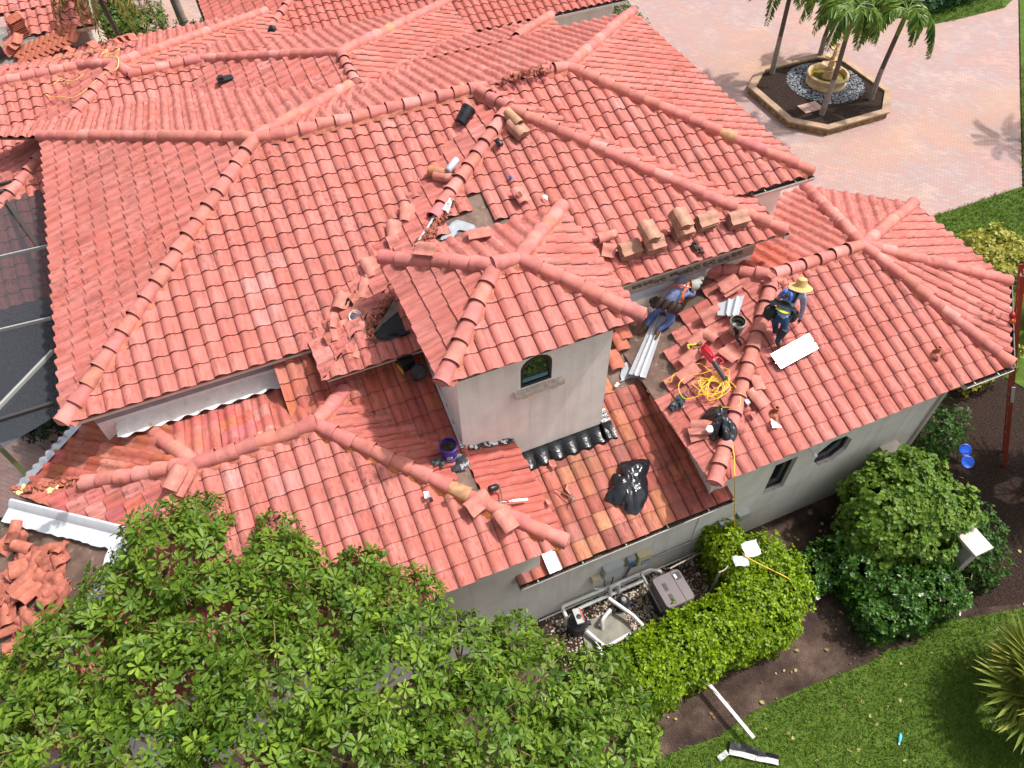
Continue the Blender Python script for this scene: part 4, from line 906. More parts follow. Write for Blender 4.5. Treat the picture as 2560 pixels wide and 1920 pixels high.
def hammer(pt, plane, d, label, up=.10):
    p = on(*pt, plane, up); n = pnormal(plane); R = axes_of(n, d); t = thing('hammer', p, label, 'hammer', 'hammers left on the roof')
    W_ = lambda x, y, z: p+R @ Vector((x, y, z)); mb = MB()
    mb.tube([W_(0,-.02,0), W_(.004,.10,.0), W_(0,.22,.005), W_(0,.34,.0)], [.012,.013,.017,.014], 10); part(mb, 'handle', mat('wood_handle', (.22,.13,.07), .7, noise=.5, scale=30), t)
    mb = MB(); mb.tube([W_(.07,-.02,0), W_(.05,-.02,0), W_(.02,-.02,0), W_(-.03,-.025,0), W_(-.07,-.045,-.01), W_(-.10,-.075,-.02)], [.016,.013,.016,.014,.010,.004], 10); part(mb, 'hammer_head', mat('steel_head', (.26,.26,.26), .4, .8, noise=.4, scale=20), t); return t
hammer(r5(1045,1575), 'lowx', (.25,.95,0), 'hammer with worn wooden handle lying by the low hip ridge', up=.11); hammer(r5(1490,1560), 'mid', (-.55,.85,0), 'rusty hammer lying beside a pink shard on the middle slope')
# fragments of tile, single
def shard(pt, plane, s, label, seed, m=None, up=.07, d=(0,1,0), name='tile_shard', cat='tile shard', grp=None):
    rg = random.Random(seed); p = on(*pt, plane, up); n = pnormal(plane)+Vector((rg.gauss(0,.15), rg.gauss(0,.15), 0)); R = axes_of(n, d); k = rg.randint(4, 6); mb = MB(); V = []
    for z in (0, .018):
        for i in range(k):
            a = 2*math.pi*(i+.5)/k; rr = s*(.6+.5*random.Random(seed*31+i).random()); V.append(p+R @ Vector((rr*math.cos(a)*.7, rr*math.sin(a), z+.03*math.cos(a*2)*s/.12)))
    mb.add(V, [tuple(range(k, 2*k)), tuple(reversed(range(k)))]+[(i, (i+1) % k, k+(i+1) % k, k+i) for i in range(k)]); return whole(mb, name, m or LOOSE, label, cat, grp, smooth=False)
G_ = 'single tile shards'
shard(r5(1480,1500), 'mid', .15, 'long pink shard next to the rusty hammer', 3, d=(.2,1,0), grp=G_); shard(r5(1365,1340), 'mid', .11, 'small pink shard below the black tower flashing', 4, grp=G_)
shard(r6(470,1020), 'right', .10, 'triangular pink shard right of the green edged tile', 6, grp=G_); shard(r6(640,150), 'right', .13, 'pale pink shard beside the top of the hip ridge', 7, grp=G_)
shard(r6(590,130), 'rightx', .15, 'pale pink shard lying over the hip ridge top', 8, up=.2, grp=G_); shard(r5(690,1565), 'low', .09, 'brown shard with yellow foam left of the crossed tiles', 9, m=mat('brown_shard', (.25,.11,.06), .9, noise=.4, scale=12), grp=G_)
shard(r8(1340,-60), 'lowx', .08, 'dark pink shard beside the low hip end', 10, grp=G_); shard(zA(2060,450), 'central', .10, 'round mortar shard on the broken tile above the tower', 11, m=rub, up=.16, grp=G_)
shard(r2(1320,1265), 'central', .10, 'white smeared shard above the tower ridge end', 12, m=WFOAM, grp=G_); 
shard(r6(430,940), 'right', .10, 'white metal offcut shard near the green edged tile', 14, m=METAL_W, grp=G_)
# blue scrap, foil scrap
mb = MB(); q = on(*r2(1100,1135), 'central', .07); mb.lathe(q, [(.001,.03),(.03,.02),(.045,.0)], 7, wob=lambda a, z: 1+.3*math.sin(3*a)); whole(mb, 'paper_scrap', mat('blue_paper', (.05,.20,.55), .6), 'crumpled blue scrap on the central slope', 'scrap', smooth=False)
mb = MB(); q = on(*r5(560,1540), 'low', .07); mb.add([q+Vector((-.05,-.05,0)), q+Vector((.04,-.05,.02)), q+Vector((.05,.06,.01)), q+Vector((-.03,.07,.03))], [(0,1,2,3)]); mb.box(q+Vector((.03,-.11,.01)), (.06,.07,.04), mi=1); whole(mb, 'foil_scrap', [METAL_W, PLB], 'silver scrap with a dark end on the low roof', 'scrap', smooth=False)
mb = MB(); q = on(1378,1402, 'mid', .08); u_ = Vector((1,.0,0)); v_ = UPC; mb.sheet([[q+u_*(i*.25/6-.12)+v_*(j*.42/8-.21)+Vector((0,0,RNG.normal(0,.006))) for i in range(7)] for j in range(9)]); whole(mb, 'foil_sheet', METAL_W, 'rectangle of crinkled aluminium foil above the gutter', 'foil')
# glove / rag and tool by the purple bucket
def glove(pt, plane, d, m, label, name='rag', cat='rag', sc=1.0, up=.05):
    rg = random.Random(len(label)); p = on(*pt, plane, up); R = axes_of(pnormal(plane), d); mb = MB()
    for i in range(5):
        q = p+R @ Vector((rg.uniform(-.05,.05)*sc, (i-2)*.05*sc, rg.uniform(0,.02))); r = rg.uniform(.035,.06)*sc; ph = rg.uniform(0,6)
        mb.lathe(q, [(.001,r*.8),(r*.6,r*.7),(r,r*.25),(r*.9,0),(r*1.2,-.02)], 11, R, wob=lambda a, z: 1+.3*math.sin(3*a+ph)+.15*math.sin(5*a))
    return whole(mb, name, m, label, cat)
glove(r5(635,1330), 'lowx', (1,.1,0), mat('green_grey_cloth', (.09,.10,.10), .9, noise=.5, scale=20), 'grey green crumpled rag left of the purple bucket')
glove(z3(860,1350), 'rightx', (.8,.6,0), mat('dark_rag', (.05,.06,.065), .9, noise=.6, scale=18, stain=(9,.55,.65,(.4,.40,.38))), 'dark stained rag bundle lying below the coiled cord', sc=1.5)
glove((1480+.2306*1140, 540+.2306*350), 'central', (-.3,1,0), mat('brown_glove', (.06,.035,.025), .8, noise=.4, scale=20), 'dark brown rag below the tile bundles')
mb = MB(); q = on(*r5(765,1330), 'lowx', .03); mb.sheet([[q+Vector((x, y, .03*math.sin(x*18+y*9)+RNG.normal(0,.006))) for x in np.linspace(-.16,.16,8)] for y in np.linspace(-.14,.16,8)]); whole(mb, 'tar_paper', mat('grey_black_paper', (.05,.055,.06), .45, noise=.7, scale=7, stain=(6,.56,.62,(.55,.56,.58))), 'crumpled grey and black flashing scrap beside the purple bucket', 'flashing')
# metal flashing sheets, bent in ribs
def ribbed(pts4, plane, ribs, m, label, up=.05, rib=.055, n=24, name='metal_sheet', group='new metal flashing sheets'):
    """pts4: corners in the picture a-b along one edge, d-c along the other (b-c across); ribs: list of fractions across"""
    a, b, c, d = [on2(*p, up) if plane == 'valley' else on(*p, plane, up) for p in pts4]; nrm = pnormal('mid' if plane == 'valley' else plane); rows = []
    fr = [0.0]
    for r_ in ribs: fr += [r_-.05, r_-.03, r_+.03, r_+.05]
    fr += [1.0]; hs = [0]+[h for r_ in ribs for h in (0, rib, rib, 0)]+[.0]
    for i in range(2):
        u = i; rows.append([(a.lerp(d, u))*(1-f)+(b.lerp(c, u))*f+nrm*h for f, h in zip(fr, hs)])
    mb = MB(); mb.sheet(rows); k = len(fr); n0 = len(mb.v); mb.add([Vector(v)-nrm*.003 for v in mb.v[:2*k]], [(j+1, j, k+j, k+j+1) for j in range(k-1)])
    return whole(mb, name, m, label, 'metal sheet', group, smooth=False)
ribbed([z3(410,1085), z3(570,1125), z3(760,560), z3(650,545)], 'valley', (.30,.62), METAL_W, 'long ribbed white metal sheets running under the crouching worker', up=-.04)
ribbed([z3(1230,545), z3(1420,560), z3(1480,360), z3(1225,440)], 'rightx', (.45,.75), METAL_W, 'short jagged metal offcut beside the tar smeared bucket', up=.14)
ribbed([z3(1720,905), z3(1815,1040), z3(2165,850), z3(2075,710)], 'right', (.55,), METAL_W, 'bright white metal sheet with one fold below the straw hat worker', up=.12, rib=-.045)
mb = MB(); P3 = [on(*p, 'right', .07) for p in (r6(585,1045), r6(655,1100), r6(595,1105))]; mb.add(P3+[p-Vector((0,0,.006)) for p in P3], [(0,1,2),(5,4,3),(0,3,4,1),(1,4,5,2),(2,5,3,0)]); whole(mb, 'metal_sheet', METAL_W, 'small triangular white metal offcut near the right wing eave', 'metal sheet', 'new metal flashing sheets', smooth=False)
# black plastic bags
def bag(corner_px, plane, hgt, label, seed, name='plastic_bag'):
    rg = np.random.default_rng(seed); P = [on(*p, plane, .03) for p in corner_px]; c = sum(P, Vector())/len(P); n = pnormal(plane); K_, M_ = 96, 20
    ang = [math.atan2((p-c).y, (p-c).x) for p in P]; order = np.argsort(ang); A_ = np.array(ang)[order]; Rr = np.array([(Vector((P[i].x, P[i].y, 0))-Vector((c.x, c.y, 0))).length for i in order])
    ph = rg.uniform(0, 6.28, 24); fa = rg.uniform(0, 6.28, 24); mb = MB(); rows = []
    for j in range(M_):
        f = j/(M_-1); row = []
        for k in range(K_+1):
            a = -math.pi+2*math.pi*k/K_; r = np.interp(a, np.concatenate([A_-2*math.pi, A_, A_+2*math.pi]), np.concatenate([Rr]*3))
            x, y = math.cos(a)*r*f, math.sin(a)*r*f; h = hgt*(1-f**2.2)
            for i in range(9):
                k2 = 4+i*2.1; s_ = abs(math.sin((x*math.cos(fa[i])+y*math.sin(fa[i]))*k2+ph[i]+1.1*math.sin(3*x+2*y+i))); h += .040*hgt/.14*(s_**.7-.6)*(1-f**6)/(1+i*.35)
            row.append(c+Vector((x, y, 0))+n*0+Vector((0,0,(x*0+ (Vector(PLANES[plane][1]).y*-1)*y/PLANES[plane][1][2]+(Vector(PLANES[plane][1]).x*-1)*x/PLANES[plane][1][2])+max(h, .004))))
        rows.append(row)
    mb.sheet(rows); return whole(mb, name, BAGM, label, 'plastic bag', 'black plastic bags', angle=25)
BAGM = mat('bin_bag', (.010,.011,.015), .20, spec=.75, bump=.35, bscale=18)
def zz2(x, y): return (1500+.1808*x, 1000+.1808*y)
bag([zz2(290,860), zz2(420,845), zz2(690,835), zz2(640,1050), zz2(660,1210), zz2(620,1430), zz2(520,1580), zz2(380,1570), zz2(300,1450), zz2(60,1380), zz2(150,1220), zz2(260,1050), zz2(190,1010)], 'mid', .16, 'large crumpled black bin bag on the middle slope', 5)
bag([zz2(1480,130), zz2(1660,70), zz2(1740,120), zz2(1770,260), zz2(1870,330), zz2(1840,590), zz2(1720,650), zz2(1580,590), zz2(1640,470), zz2(1520,340), zz2(1400,240)], 'rightx', .22, 'small black bin bag slung over the right hip ridge', 9)
# cords: helper that lays a line on the roofs
def cord(px_list, plane, r, m, label, up=.07, name='cord', seed=0, cat='cord', hs=None):
    pts = [on(*p, pl if isinstance(pl := (plane[i] if isinstance(plane, list) else plane), str) else 'mid', (hs[i] if hs else up)) for i, p in enumerate(px_list)]
    mb = MB(); mb.tube(smooth_path(pts), r, 6); return whole(mb, name, m, label, cat)
YEL = mat('yellow_cord', (.75,.50,.04), .5); YEL2 = mat('pale_yellow_cord', (.70,.50,.16), .6)
rg = random.Random(11); cc = []
path = [(740,1150),(800,1160),(830,1090),(950,1050),(1060,990),(1150,1050),(1230,1100)]
for i in range(26):
    a = i*2.0+rg.uniform(-.4,.4); path.append((1190+rg.uniform(60,175)*math.cos(a)*1.15, 1195+rg.uniform(60,150)*math.sin(a)))
path += [(1000,1310),(900,1290),(875,1180),(960,1110),(1100,1080),(1260,1030),(1340,1060),(1330,1140),(1390,1200),(1440,1310),(1420,1380),(1300,1395),(1200,1380),(1205,1420)]
cord([z3(*p) for p in path], 'rightx', .009, YEL, 'tangled yellow cord coiled beside the leaf blower', up=.10, hs=[.09+.05*rg.random() for _ in path])
e0 = on(*r6(335,1215), 'right', .10); e1 = on(*r6(350,1395), 'right', .10)
g0 = Vector(onpl(1836,1300, (0,-5.45,0), (0,1,0))); g1 = Vector(onpl(1840,1350, (0,-5.6,0), (0,1,0))); g2 = gz(1858,1385, 1.45); g3 = gz(1895,1408, 1.42); g4 = gz(1960,1440, 1.38); g5 = gz(1975,1450, 1.3)
tube_thing(smooth_path([e0, e0.lerp(e1,.5)+Vector((.02,0,.01)), e1, e1+Vector((0,-.08,-.15)), g0, g1, Vector(g2), Vector(g3), Vector(g4), Vector(g5)]), .011, YEL, 'cord', 'yellow cord hanging over the right wing eave down to the hedge', 'cord')
pth = [zT(*p) for p in [(970,680),(985,600),(1010,560)]]
ph_ = [(500,600),(560,570),(680,550),(790,530),(880,510),(960,490),(1060,500),(1000,540),(1090,470),(1180,490),(1040,560),(1150,560),(1170,620),(1140,690),(1030,730),(930,810),(830,900),(720,965),(600,955),(500,960),(420,910),(350,850),(330,800),(380,770),(430,810),(500,840),(560,810),(600,780),(680,800),(740,795),(830,730)]
pls = ['w2x' if p[1] > 560 or p[0] < 1100 else 'w2x' for p in ph_]
cord([zT(*p) for p in ph_], 'w2x', .014, YEL2, 'pale yellow cord looped over the far left roofs', up=.10)
# leaf blower
bp0, bp1, bp2 = on(*z3(1110,850), 'rightx', .18), on(*z3(1185,960), 'rightx', .20), on(*z3(1300,1140), 'rightx', .15)
lb = thing('leaf_blower', on(*z3(1150,900), 'rightx', .05), 'red leaf blower with a black nozzle lying by the yellow cord', 'leaf blower'); d = (bp2-bp1).normalized(); RED = mat('red_plastic', (.55,.02,.04), .35)
mb = MB(); mb.tube([bp0-d*.06, bp0, bp0+d*.08, bp1-d*.02, bp1+d*.05], [.05,.085,.095,.075,.05], 16); part(mb, 'motor_housing', RED, lb)
s_ = d.cross(Vector((0,0,1))).normalized(); mb = MB(); mb.tube(smooth_path([bp0+Vector((0,0,.07)), bp0+s_*.03+Vector((0,0,.15))+d*.05, bp1+Vector((0,0,.12))-d*.04, bp1+Vector((0,0,.05))]), .018, 8); part(mb, 'handle', RED, lb)
mb = MB(); mb.tube([bp1, bp1+d*.10, bp2-d*.05, bp2], [.052,.050,.042,.046], 16); part(mb, 'nozzle', mat('dark_grey_plastic', (.03,.03,.035), .45), lb)
mb = MB(); mb.tube(smooth_path([bp1+s_*-.05, bp1+s_*-.14-d*.02, bp1+s_*-.18+d*.10, bp1+s_*-.10+d*.12]), .014, 8); part(mb, 'handle', RED, lb)
sp = on(*z3(1030,830), 'rightx', .14); st = thing('sprayer', sp, 'yellow and brown spray tool left of the leaf blower', 'tool')
mb = MB(); mb.tube(smooth_path([sp+Vector((-.16,-.02,0)), sp+Vector((-.15,.06,.03)), sp+Vector((-.05,.03,.03)), sp+Vector((.06,.02,.02))]), .022, 8); part(mb, 'handle', mat('tool_yellow', (.62,.42,.04), .5), st); mb = MB(); mb.box(sp+Vector((.08,.0,.03)), (.10,.06,.07), Matrix.Rotation(.3, 3, 'Z')); mb.box(sp+Vector((-.02,-.05,.0)), (.12,.05,.05)); part(mb, 'trigger_block', mat('tool_brown', (.16,.09,.03), .6, noise=.4, scale=20), st, smooth=False)
# tape roll / clear sheet on the bagged tiles
mb = MB(); q = on(*zz2(1520,400), 'rightx', .20); R = axes_of((-.2,-.3,1), (.4,1,0)); mb.lathe(q, [(.001,.004),(.075,.004),(.075,0)], 6, R); whole(mb, 'tape_piece', mat('tape_film', (.62,.66,.74), .3), 'hexagonal silver tape piece on the tiles beside the small bag', 'tape', smooth=False)
# roof vents, black pipe boots on far slopes
def vent(pt, plane, label):
    p = on(*pt, plane, .03); t = thing('vent_pipe', p, label, 'vent pipe', 'terracotta vents on the right wing'); mb = MB(); mb.lathe(p, [(.10,-.02),(.07,.03),(.045,.06),(.043,.12),(.05,.13),(.05,.15),(.03,.15),(.028,.12)], 14); part(mb, 'pipe', mat('rusty_pipe', (.34,.11,.06), .8, noise=.4, scale=15), t)
    mb = MB(); mb.lathe(p+Vector((-.05,-.05,-.01)), [(.001,.05),(.06,.035),(.10,-.02)], 10, wob=lambda a, z: 1+.2*math.sin(3*a)); part(mb, 'mortar_collar', MORTAR, t)
vent(r6(1650,620), 'right', 'rusty vent stub right of the metal sheet on the right wing'); vent(r6(612,1005), 'right', 'rusty vent stub above the small triangular offcut')
mb = MB(); q = on(563,197,'jl',.08); mb.box(q, (.42,.24,.05), Matrix.Rotation(.05,3,'Z')); mb.box(q+Vector((-.10,0,.05)), (.12,.14,.10)); whole(mb, 'roof_vent', PLB, 'black low roof vent on the rear slope', 'roof vent', smooth=False)
mb = MB(); q = Vector(onpl(680,71,(0,12,4.8),(0,0,1))); q = Vector(onpl(680,71,K2 if False else J,(0,PT,1)))
mb.lathe(q-Vector((0,0,.05)), [(.14,0),(.11,.08),(.07,.12),(.001,.16)], 9, wob=lambda a, z: 1+.3*math.sin(4*a)); whole(mb, 'roof_vent', PLB, 'black crumpled pipe boot on the far rear slope', 'roof vent', smooth=False)
# ------------------------------------------------------------------ the two roofers
SKIN = mat('skin', (.30,.16,.10), .6); DENIM = mat('denim', (.085,.13,.33), .85, noise=.35, scale=14, bump=.3, bscale=60); DENIM_D = mat('dark_denim', (.012,.06,.16), .85, noise=.4, scale=14)
SHIRT_A = mat('blue_grey_shirt', (.22,.26,.46), .85, noise=.25, scale=10, bump=.9, bscale=16); SHIRT_B = mat('grey_blue_shirt', (.32,.37,.53), .85, noise=.3, scale=10, bump=.9, bscale=18)
BOOT = mat('brown_boot', (.10,.05,.025), .7, noise=.5, scale=20); GLOVE = mat('black_glove', (.012,.012,.014), .7); CAPG = mat('grey_knit', (.42,.42,.38), .9, noise=.3, scale=30)
def body(name, joints, bones, mats, zones, parent):
    """one continuous skinned surface; joints: name -> (position, radius); zones: (joint a, joint b) -> material index"""
    keys = list(joints); idx = {k: i for i, k in enumerate(keys)}; off = Vector(WORLD.get(parent.name, parent.location))
    me = bpy.data.meshes.new(name); me.from_pydata([tuple(Vector(joints[k][0])-off) for k in keys], [(idx[a], idx[b]) for a, b, *_ in bones], [])
    o = bpy.data.objects.new(name, me); COL.objects.link(o); sk = o.modifiers.new('skin', 'SKIN'); sk.use_smooth_shade = True; sk.branch_smoothing = .6
    for k in keys:
        r = joints[k][1]; v = me.skin_vertices[0].data[idx[k]]; v.radius = (r, r) if not isinstance(r, tuple) else r; v.use_root = (k == keys[0])
    ss = o.modifiers.new('ss', 'SUBSURF'); ss.levels = 2; ss.render_levels = 2
    bpy.context.view_layer.update(); m2 = bpy.data.meshes.new_from_object(o.evaluated_get(bpy.context.evaluated_depsgraph_get())); o.modifiers.clear(); o.data = m2; bpy.data.meshes.remove(me)
    for m_ in mats: m2.materials.append(m_)
    S = [(np.array(Vector(joints[a][0])-off), np.array(Vector(joints[b][0])-off), z[0] if z else 0) for a, b, *z in bones]
    for p in m2.polygons:
        c = np.array(p.center); best, bi = 9, 0
        for a, b, z in S:
            ab = b-a; t = np.clip((c-a)@ab/(ab@ab+1e-9), 0, 1); dd = np.linalg.norm(c-a-ab*t)
            if dd < best: best, bi = dd, z
        p.material_index = bi; p.use_smooth = True
    m2.name = name; o.parent = parent; WORLD[o.name] = off; return o
def hand(J, Bn, side, wrist, d, nrm, z, curl=.5):
    """palm, four fingers of unequal length and a thumb from the side of the palm"""
    d = Vector(d).normalized(); n = Vector(nrm); n = (n-d*n.dot(d)).normalized(); s = d.cross(n)*side; w_ = Vector(J[wrist][0])
    J[wrist+'p'] = (w_+d*.055, (.034,.024)); Bn.append((wrist, wrist+'p', z))
    for i, (x, L_) in enumerate(((-.028,.075),(-.010,.085),(.009,.078),(.027,.062))):
        a = w_+d*.085+s*x; b = a+d*L_*.5-n*L_*.25*curl; c = b+d*L_*.3-n*L_*.6*curl
        J[f'{wrist}f{i}a'] = (a, .0115); J[f'{wrist}f{i}b'] = (b, .0098); J[f'{wrist}f{i}c'] = (c, .0085)
        Bn += [(wrist+'p', f'{wrist}f{i}a', z), (f'{wrist}f{i}a', f'{wrist}f{i}b', z), (f'{wrist}f{i}b', f'{wrist}f{i}c', z)]
    a = w_+d*.03-s*.036-n*.01; b = a+d*.035-s*.018-n*.02; J[wrist+'ta'] = (a, .013); J[wrist+'tb'] = (b, .010); Bn += [(wrist, wrist+'ta', z), (wrist+'ta', wrist+'tb', z)]
# --- worker on his knees in the open valley, back to the camera, reaching to the wall
F0 = 'mid'
def M_(px, py, up): return on2(px, py, up-.09)
def z14(x, y): return (1560+.1326*x, 660+.1326*y)
fl, fr = M_(*z14(350,1240), .05), M_(*z14(610,1350), .05)
al, ar = M_(*z14(430,1150), .09), M_(*z14(650,1240), .09)
kl, kr = M_(*z14(560,930), .13), M_(*z14(880,1090), .13)
hl, hr = M_(*z14(700,800), .36), M_(*z14(880,850), .36)
pel = (hl+hr)/2; 
w1_sh = M_(*z14(1090,430), .58); fwd1 = (w1_sh-pel)
chest = M_(*z14(985,560), .55); waist = M_(*z14(840,720), .46)
sl, sr = M_(*z14(1030,330), .54), M_(*z14(1190,540), .52)
nk1 = M_(*z14(1200,420), .60); hd1 = M_(*z14(1330,390), .56); hd1b = M_(*z14(1420,400), .52)
el = M_(*z14(1130,235), .40); wl = M_(*z14(1200,270), .22); er = M_(*z14(1290,570), .34); wr = M_(*z14(1320,500), .12)
w1 = thing('person', (pel.x, pel.y, fl.z-.05), 'roofer in blue clothes kneeling on the bare roof with an orange safety harness', 'person')
J1 = dict(pel=(pel,(.19,.16)), waist=(waist,(.19,.155)), chest=(chest,(.215,.165)), up=(nk1*.55+chest*.45,(.185,.135)), nk=(nk1,.068), hd=(hd1,.10), hd2=(hd1b,.085),
  hl=(hl,.12), kl=(kl,.09), al=(al,.062), fl=(fl,.062), fl2=(fl+(fl-al).normalized()*.13,.05), hr=(hr,.12), kr=(kr,.09), ar=(ar,.062), fr=(fr,.062), fr2=(fr+(fr-ar).normalized()*.13,.05),
  sl=(sl,.095), el=(el,.066), wl=(wl,.042), sr=(sr,.095), er=(er,.066), wr=(wr,.042))
B1 = [('pel','waist',0),('waist','chest',1),('chest','up',1),('up','nk',1),('nk','hd',2),('hd','hd2',2),('pel','hl',0),('hl','kl',0),('kl','al',0),('al','fl',3),('fl','fl2',3),('pel','hr',0),('hr','kr',0),('kr','ar',0),('ar','fr',3),('fr','fr2',3),('up','sl',1),('sl','el',1),('el','wl',1),('up','sr',1),('sr','er',1),('er','wr',1)]
hand(J1, B1, 1, 'wl', (wl-el), (0,-.3,1), 2); hand(J1, B1, -1, 'wr', (wr-er), (0,-.3,1), 2)
body('person_body', J1, B1, [DENIM, SHIRT_A, SKIN, BOOT], None, w1)
hdir = (hd1b-nk1).normalized(); R = hdir.to_track_quat('Z', 'Y').to_matrix(); mb = MB(); mb.lathe(hd1-hdir*.03, [(.115,-.06),(.122,-.02),(.120,.04),(.105,.09),(.07,.125),(.001,.14)], 20, R, wob=lambda a, z: 1+.05*math.sin(5*a+z*40))
for k in range(2): mb.tube(smooth_path([hd1+hdir*.02+Vector((.05-.1*k,.05,.06)), hd1+hdir*.10+Vector((.07-.12*k,.09-.05*k,.07)), hd1+hdir*.16+Vector((.05-.10*k,.10-.12*k,.03))]), [.05]*13, 8)
part(mb, 'knit_cap', CAPG, w1)
ORANGE = mat('orange_webbing', (.62,.11,.02), .7)
def strap(pts, w_, m, parent, nrm=(0,-.3,1), name='harness_strap'):
    P = smooth_path(pts); rows = []
    for i, p in enumerate(P):
        t = (P[min(i+1,len(P)-1)]-P[max(i-1,0)]).normalized(); s = t.cross(Vector(nrm)).normalized(); rows.append([p-s*w_/2, p-s*w_/2+Vector(nrm).normalized()*.006, p+s*w_/2+Vector(nrm).normalized()*.006, p+s*w_/2])
    mb = MB(); mb.sheet(rows); return part(mb, name, m, parent)
def back1(x, y, up): return M_(*z14(x, y), up)
strap([back1(930,420,.70), back1(1010,405,.735), back1(1090,400,.74), back1(1170,410,.74)], .05, ORANGE, w1)
strap([back1(1170,410,.74), back1(1225,350,.71), back1(1245,300,.64)], .045, ORANGE, w1); strap([back1(1170,420,.74), back1(1150,500,.735), back1(1090,560,.72)], .045, ORANGE, w1)
strap([back1(1100,540,.71), back1(1115,620,.66), back1(1110,690,.55), back1(1030,725,.52)], .045, ORANGE, w1)
strap([back1(1180,420,.74), back1(1225,430,.72), back1(1260,440,.66)], .045, ORANGE, w1)
mb = MB(); rc = back1(1172,412,.755); mb.tube([rc+Vector((.035*math.cos(a), .035*math.sin(a), .01*math.cos(a))) for a in np.linspace(0, 2*math.pi, 15)], .007, 6); part(mb, 'd_ring', mat('silver_ring', (.7,.68,.65), .3, .9), w1)
BELT = mat('brown_leather', (.035,.018,.012), .6, noise=.5, scale=16)
mb = MB(); ax_ = fwd1.normalized(); wv_ = (hr-hl).normalized(); wc = waist.lerp(pel, .35); nz_ = ax_.cross(wv_).normalized(); nz_ = nz_ if nz_.z > 0 else -nz_
mb.tube([wc+wv_*.20*math.cos(a)+nz_*.175*math.sin(a) for a in np.linspace(0, 2*math.pi, 25)], .034, 8, caps=False)
for a, sz in ((.15,.085), (.75,.08), (1.35,.075), (2.0,.08), (2.7,.09)):
    c = wc+wv_*.235*math.cos(a)+nz_*.20*math.sin(a); mb.tube([c+ax_*.07, c+ax_*.02, c-ax_*.10, c-ax_*.17], [sz*.7, sz, sz*.95, sz*.55], 10)
part(mb, 'tool_belt', BELT, w1)
for (a, b) in ((back1(755,820,.56), back1(800,880,.50)), (back1(900,850,.54), back1(850,890,.50))): mb = MB(); mb.tube([a, b], .016, 8); part(mb, 'tool_handle', mat('yellow_handle', (.70,.42,.02), .4), w1)
# --- worker squatting on the right wing in a straw hat
def z15(x, y): return (1880+.1386*x, 670+.1386*y)
def Q(x, y, up): return on(*z15(x, y), 'right', up)
ff = Q(490,1400,.08); an = Q(450,1340,.14); kn = Q(560,1120,.44); hp = Q(610,960,.58); hp2 = Q(470,900,.60); pe = Q(540,880,.64)
wa = Q(590,730,.76); ch = Q(700,540,.92); up2 = Q(760,440,1.0); nk2 = Q(815,370,1.06); hd2 = Q(870,300,1.14); hd3 = Q(890,240,1.2)
s1, s2 = Q(610,420,.98), Q(920,490,.92); e2 = Q(925,700,.55); w2_ = Q(870,920,.22); e1 = Q(520,500,.70); w1_ = Q(470,560,.5)
kn2 = Q(420,960,.40); an2 = Q(420,1130,.10); ff2 = Q(400,1170,.07)
w2p = thing('person', (pe.x, pe.y, ff.z-.08), 'roofer in a straw hat and blue harness squatting on the right wing', 'person')
J2 = dict(pe=(pe,(.165,.14)), wa=(wa,(.155,.13)), ch=(ch,(.18,.14)), up=(up2,(.15,.11)), nk=(nk2,.06), hd=(hd2,.095), hd3=(hd3,.09), hp=(hp,.11), kn=(kn,.078), an=(an,.055), ff=(ff,.048), ft=(ff+Vector((.13,.0,.0)),.038),
  hp2=(hp2,.11), kn2=(kn2,.078), an2=(an2,.052), ff2=(ff2,.048), ft2=(ff2+Vector((.10,.06,0)),.036), s1=(s1,.08), e1=(e1,.056), w1_=(w1_,.04), s2=(s2,.08), e2=(e2,.056), w2_=(w2_,.036))
B2 = [('pe','wa',1),('wa','ch',1),('ch','up',1),('up','nk',1),('nk','hd',2),('hd','hd3',2),('pe','hp',0),('hp','kn',0),('kn','an',0),('an','ff',3),('ff','ft',3),('pe','hp2',0),('hp2','kn2',0),('kn2','an2',0),('an2','ff2',3),('ff2','ft2',3),('up','s1',1),('s1','e1',1),('e1','w1_',2),('up','s2',1),('s2','e2',1),('e2','w2_',1)]
hand(J2, B2, 1, 'w1_', (w1_-e1), (0,-.3,1), 4); hand(J2, B2, -1, 'w2_', (w2_-e2), (0,-.3,1), 4)
body('person_body', J2, B2, [DENIM_D, SHIRT_B, SKIN, BOOT, GLOVE], None, w2p)
hd_ax = Vector((.15,.25,1)).normalized(); R = hd_ax.to_track_quat('Z', 'Y').to_matrix(); hc = Q(880,330,1.17)
mb = MB(); mb.lathe(hc, [(.001,.175),(.05,.172),(.085,.150),(.095,.10),(.105,.03),(.11,.015),(.15,.0),(.19,-.015),(.215,-.022),(.215,-.029),(.15,-.008),(.10,.0)], 32, R, wob=lambda a, z: 1+(.05*math.sin(2*a+1)+.03*math.sin(5*a) if z < .012 else 0))
part(mb, 'straw_hat', mat('straw', (.66,.44,.17), .85, noise=.25, scale=40, bump=.5, bscale=120), w2p)
BLUEW = mat('blue_webbing', (.02,.12,.55), .6); BLKW = mat('black_webbing', (.012,.014,.022), .7)
strap([Q(850,380,1.10), Q(820,470,1.13), Q(770,570,1.09), Q(730,640,1.0)], .055, BLKW, w2p); strap([Q(760,360,1.13), Q(680,440,1.15), Q(610,510,1.11), Q(520,540,1.0)], .055, BLKW, w2p)
strap([Q(720,420,1.16), Q(715,500,1.15), Q(700,590,1.07), Q(690,640,.99)], .05, BLUEW, w2p); strap([Q(660,380,1.12), Q(590,430,1.10), Q(510,490,1.0), Q(470,520,.95)], .06, BLUEW, w2p)
strap([Q(530,450,1.04), Q(600,520,1.09), Q(680,580,1.07), Q(760,620,.98)], .045, BLKW, w2p); strap([Q(640,330,1.08), Q(720,340,1.12), Q(830,360,1.12)], .05, BLKW, w2p)
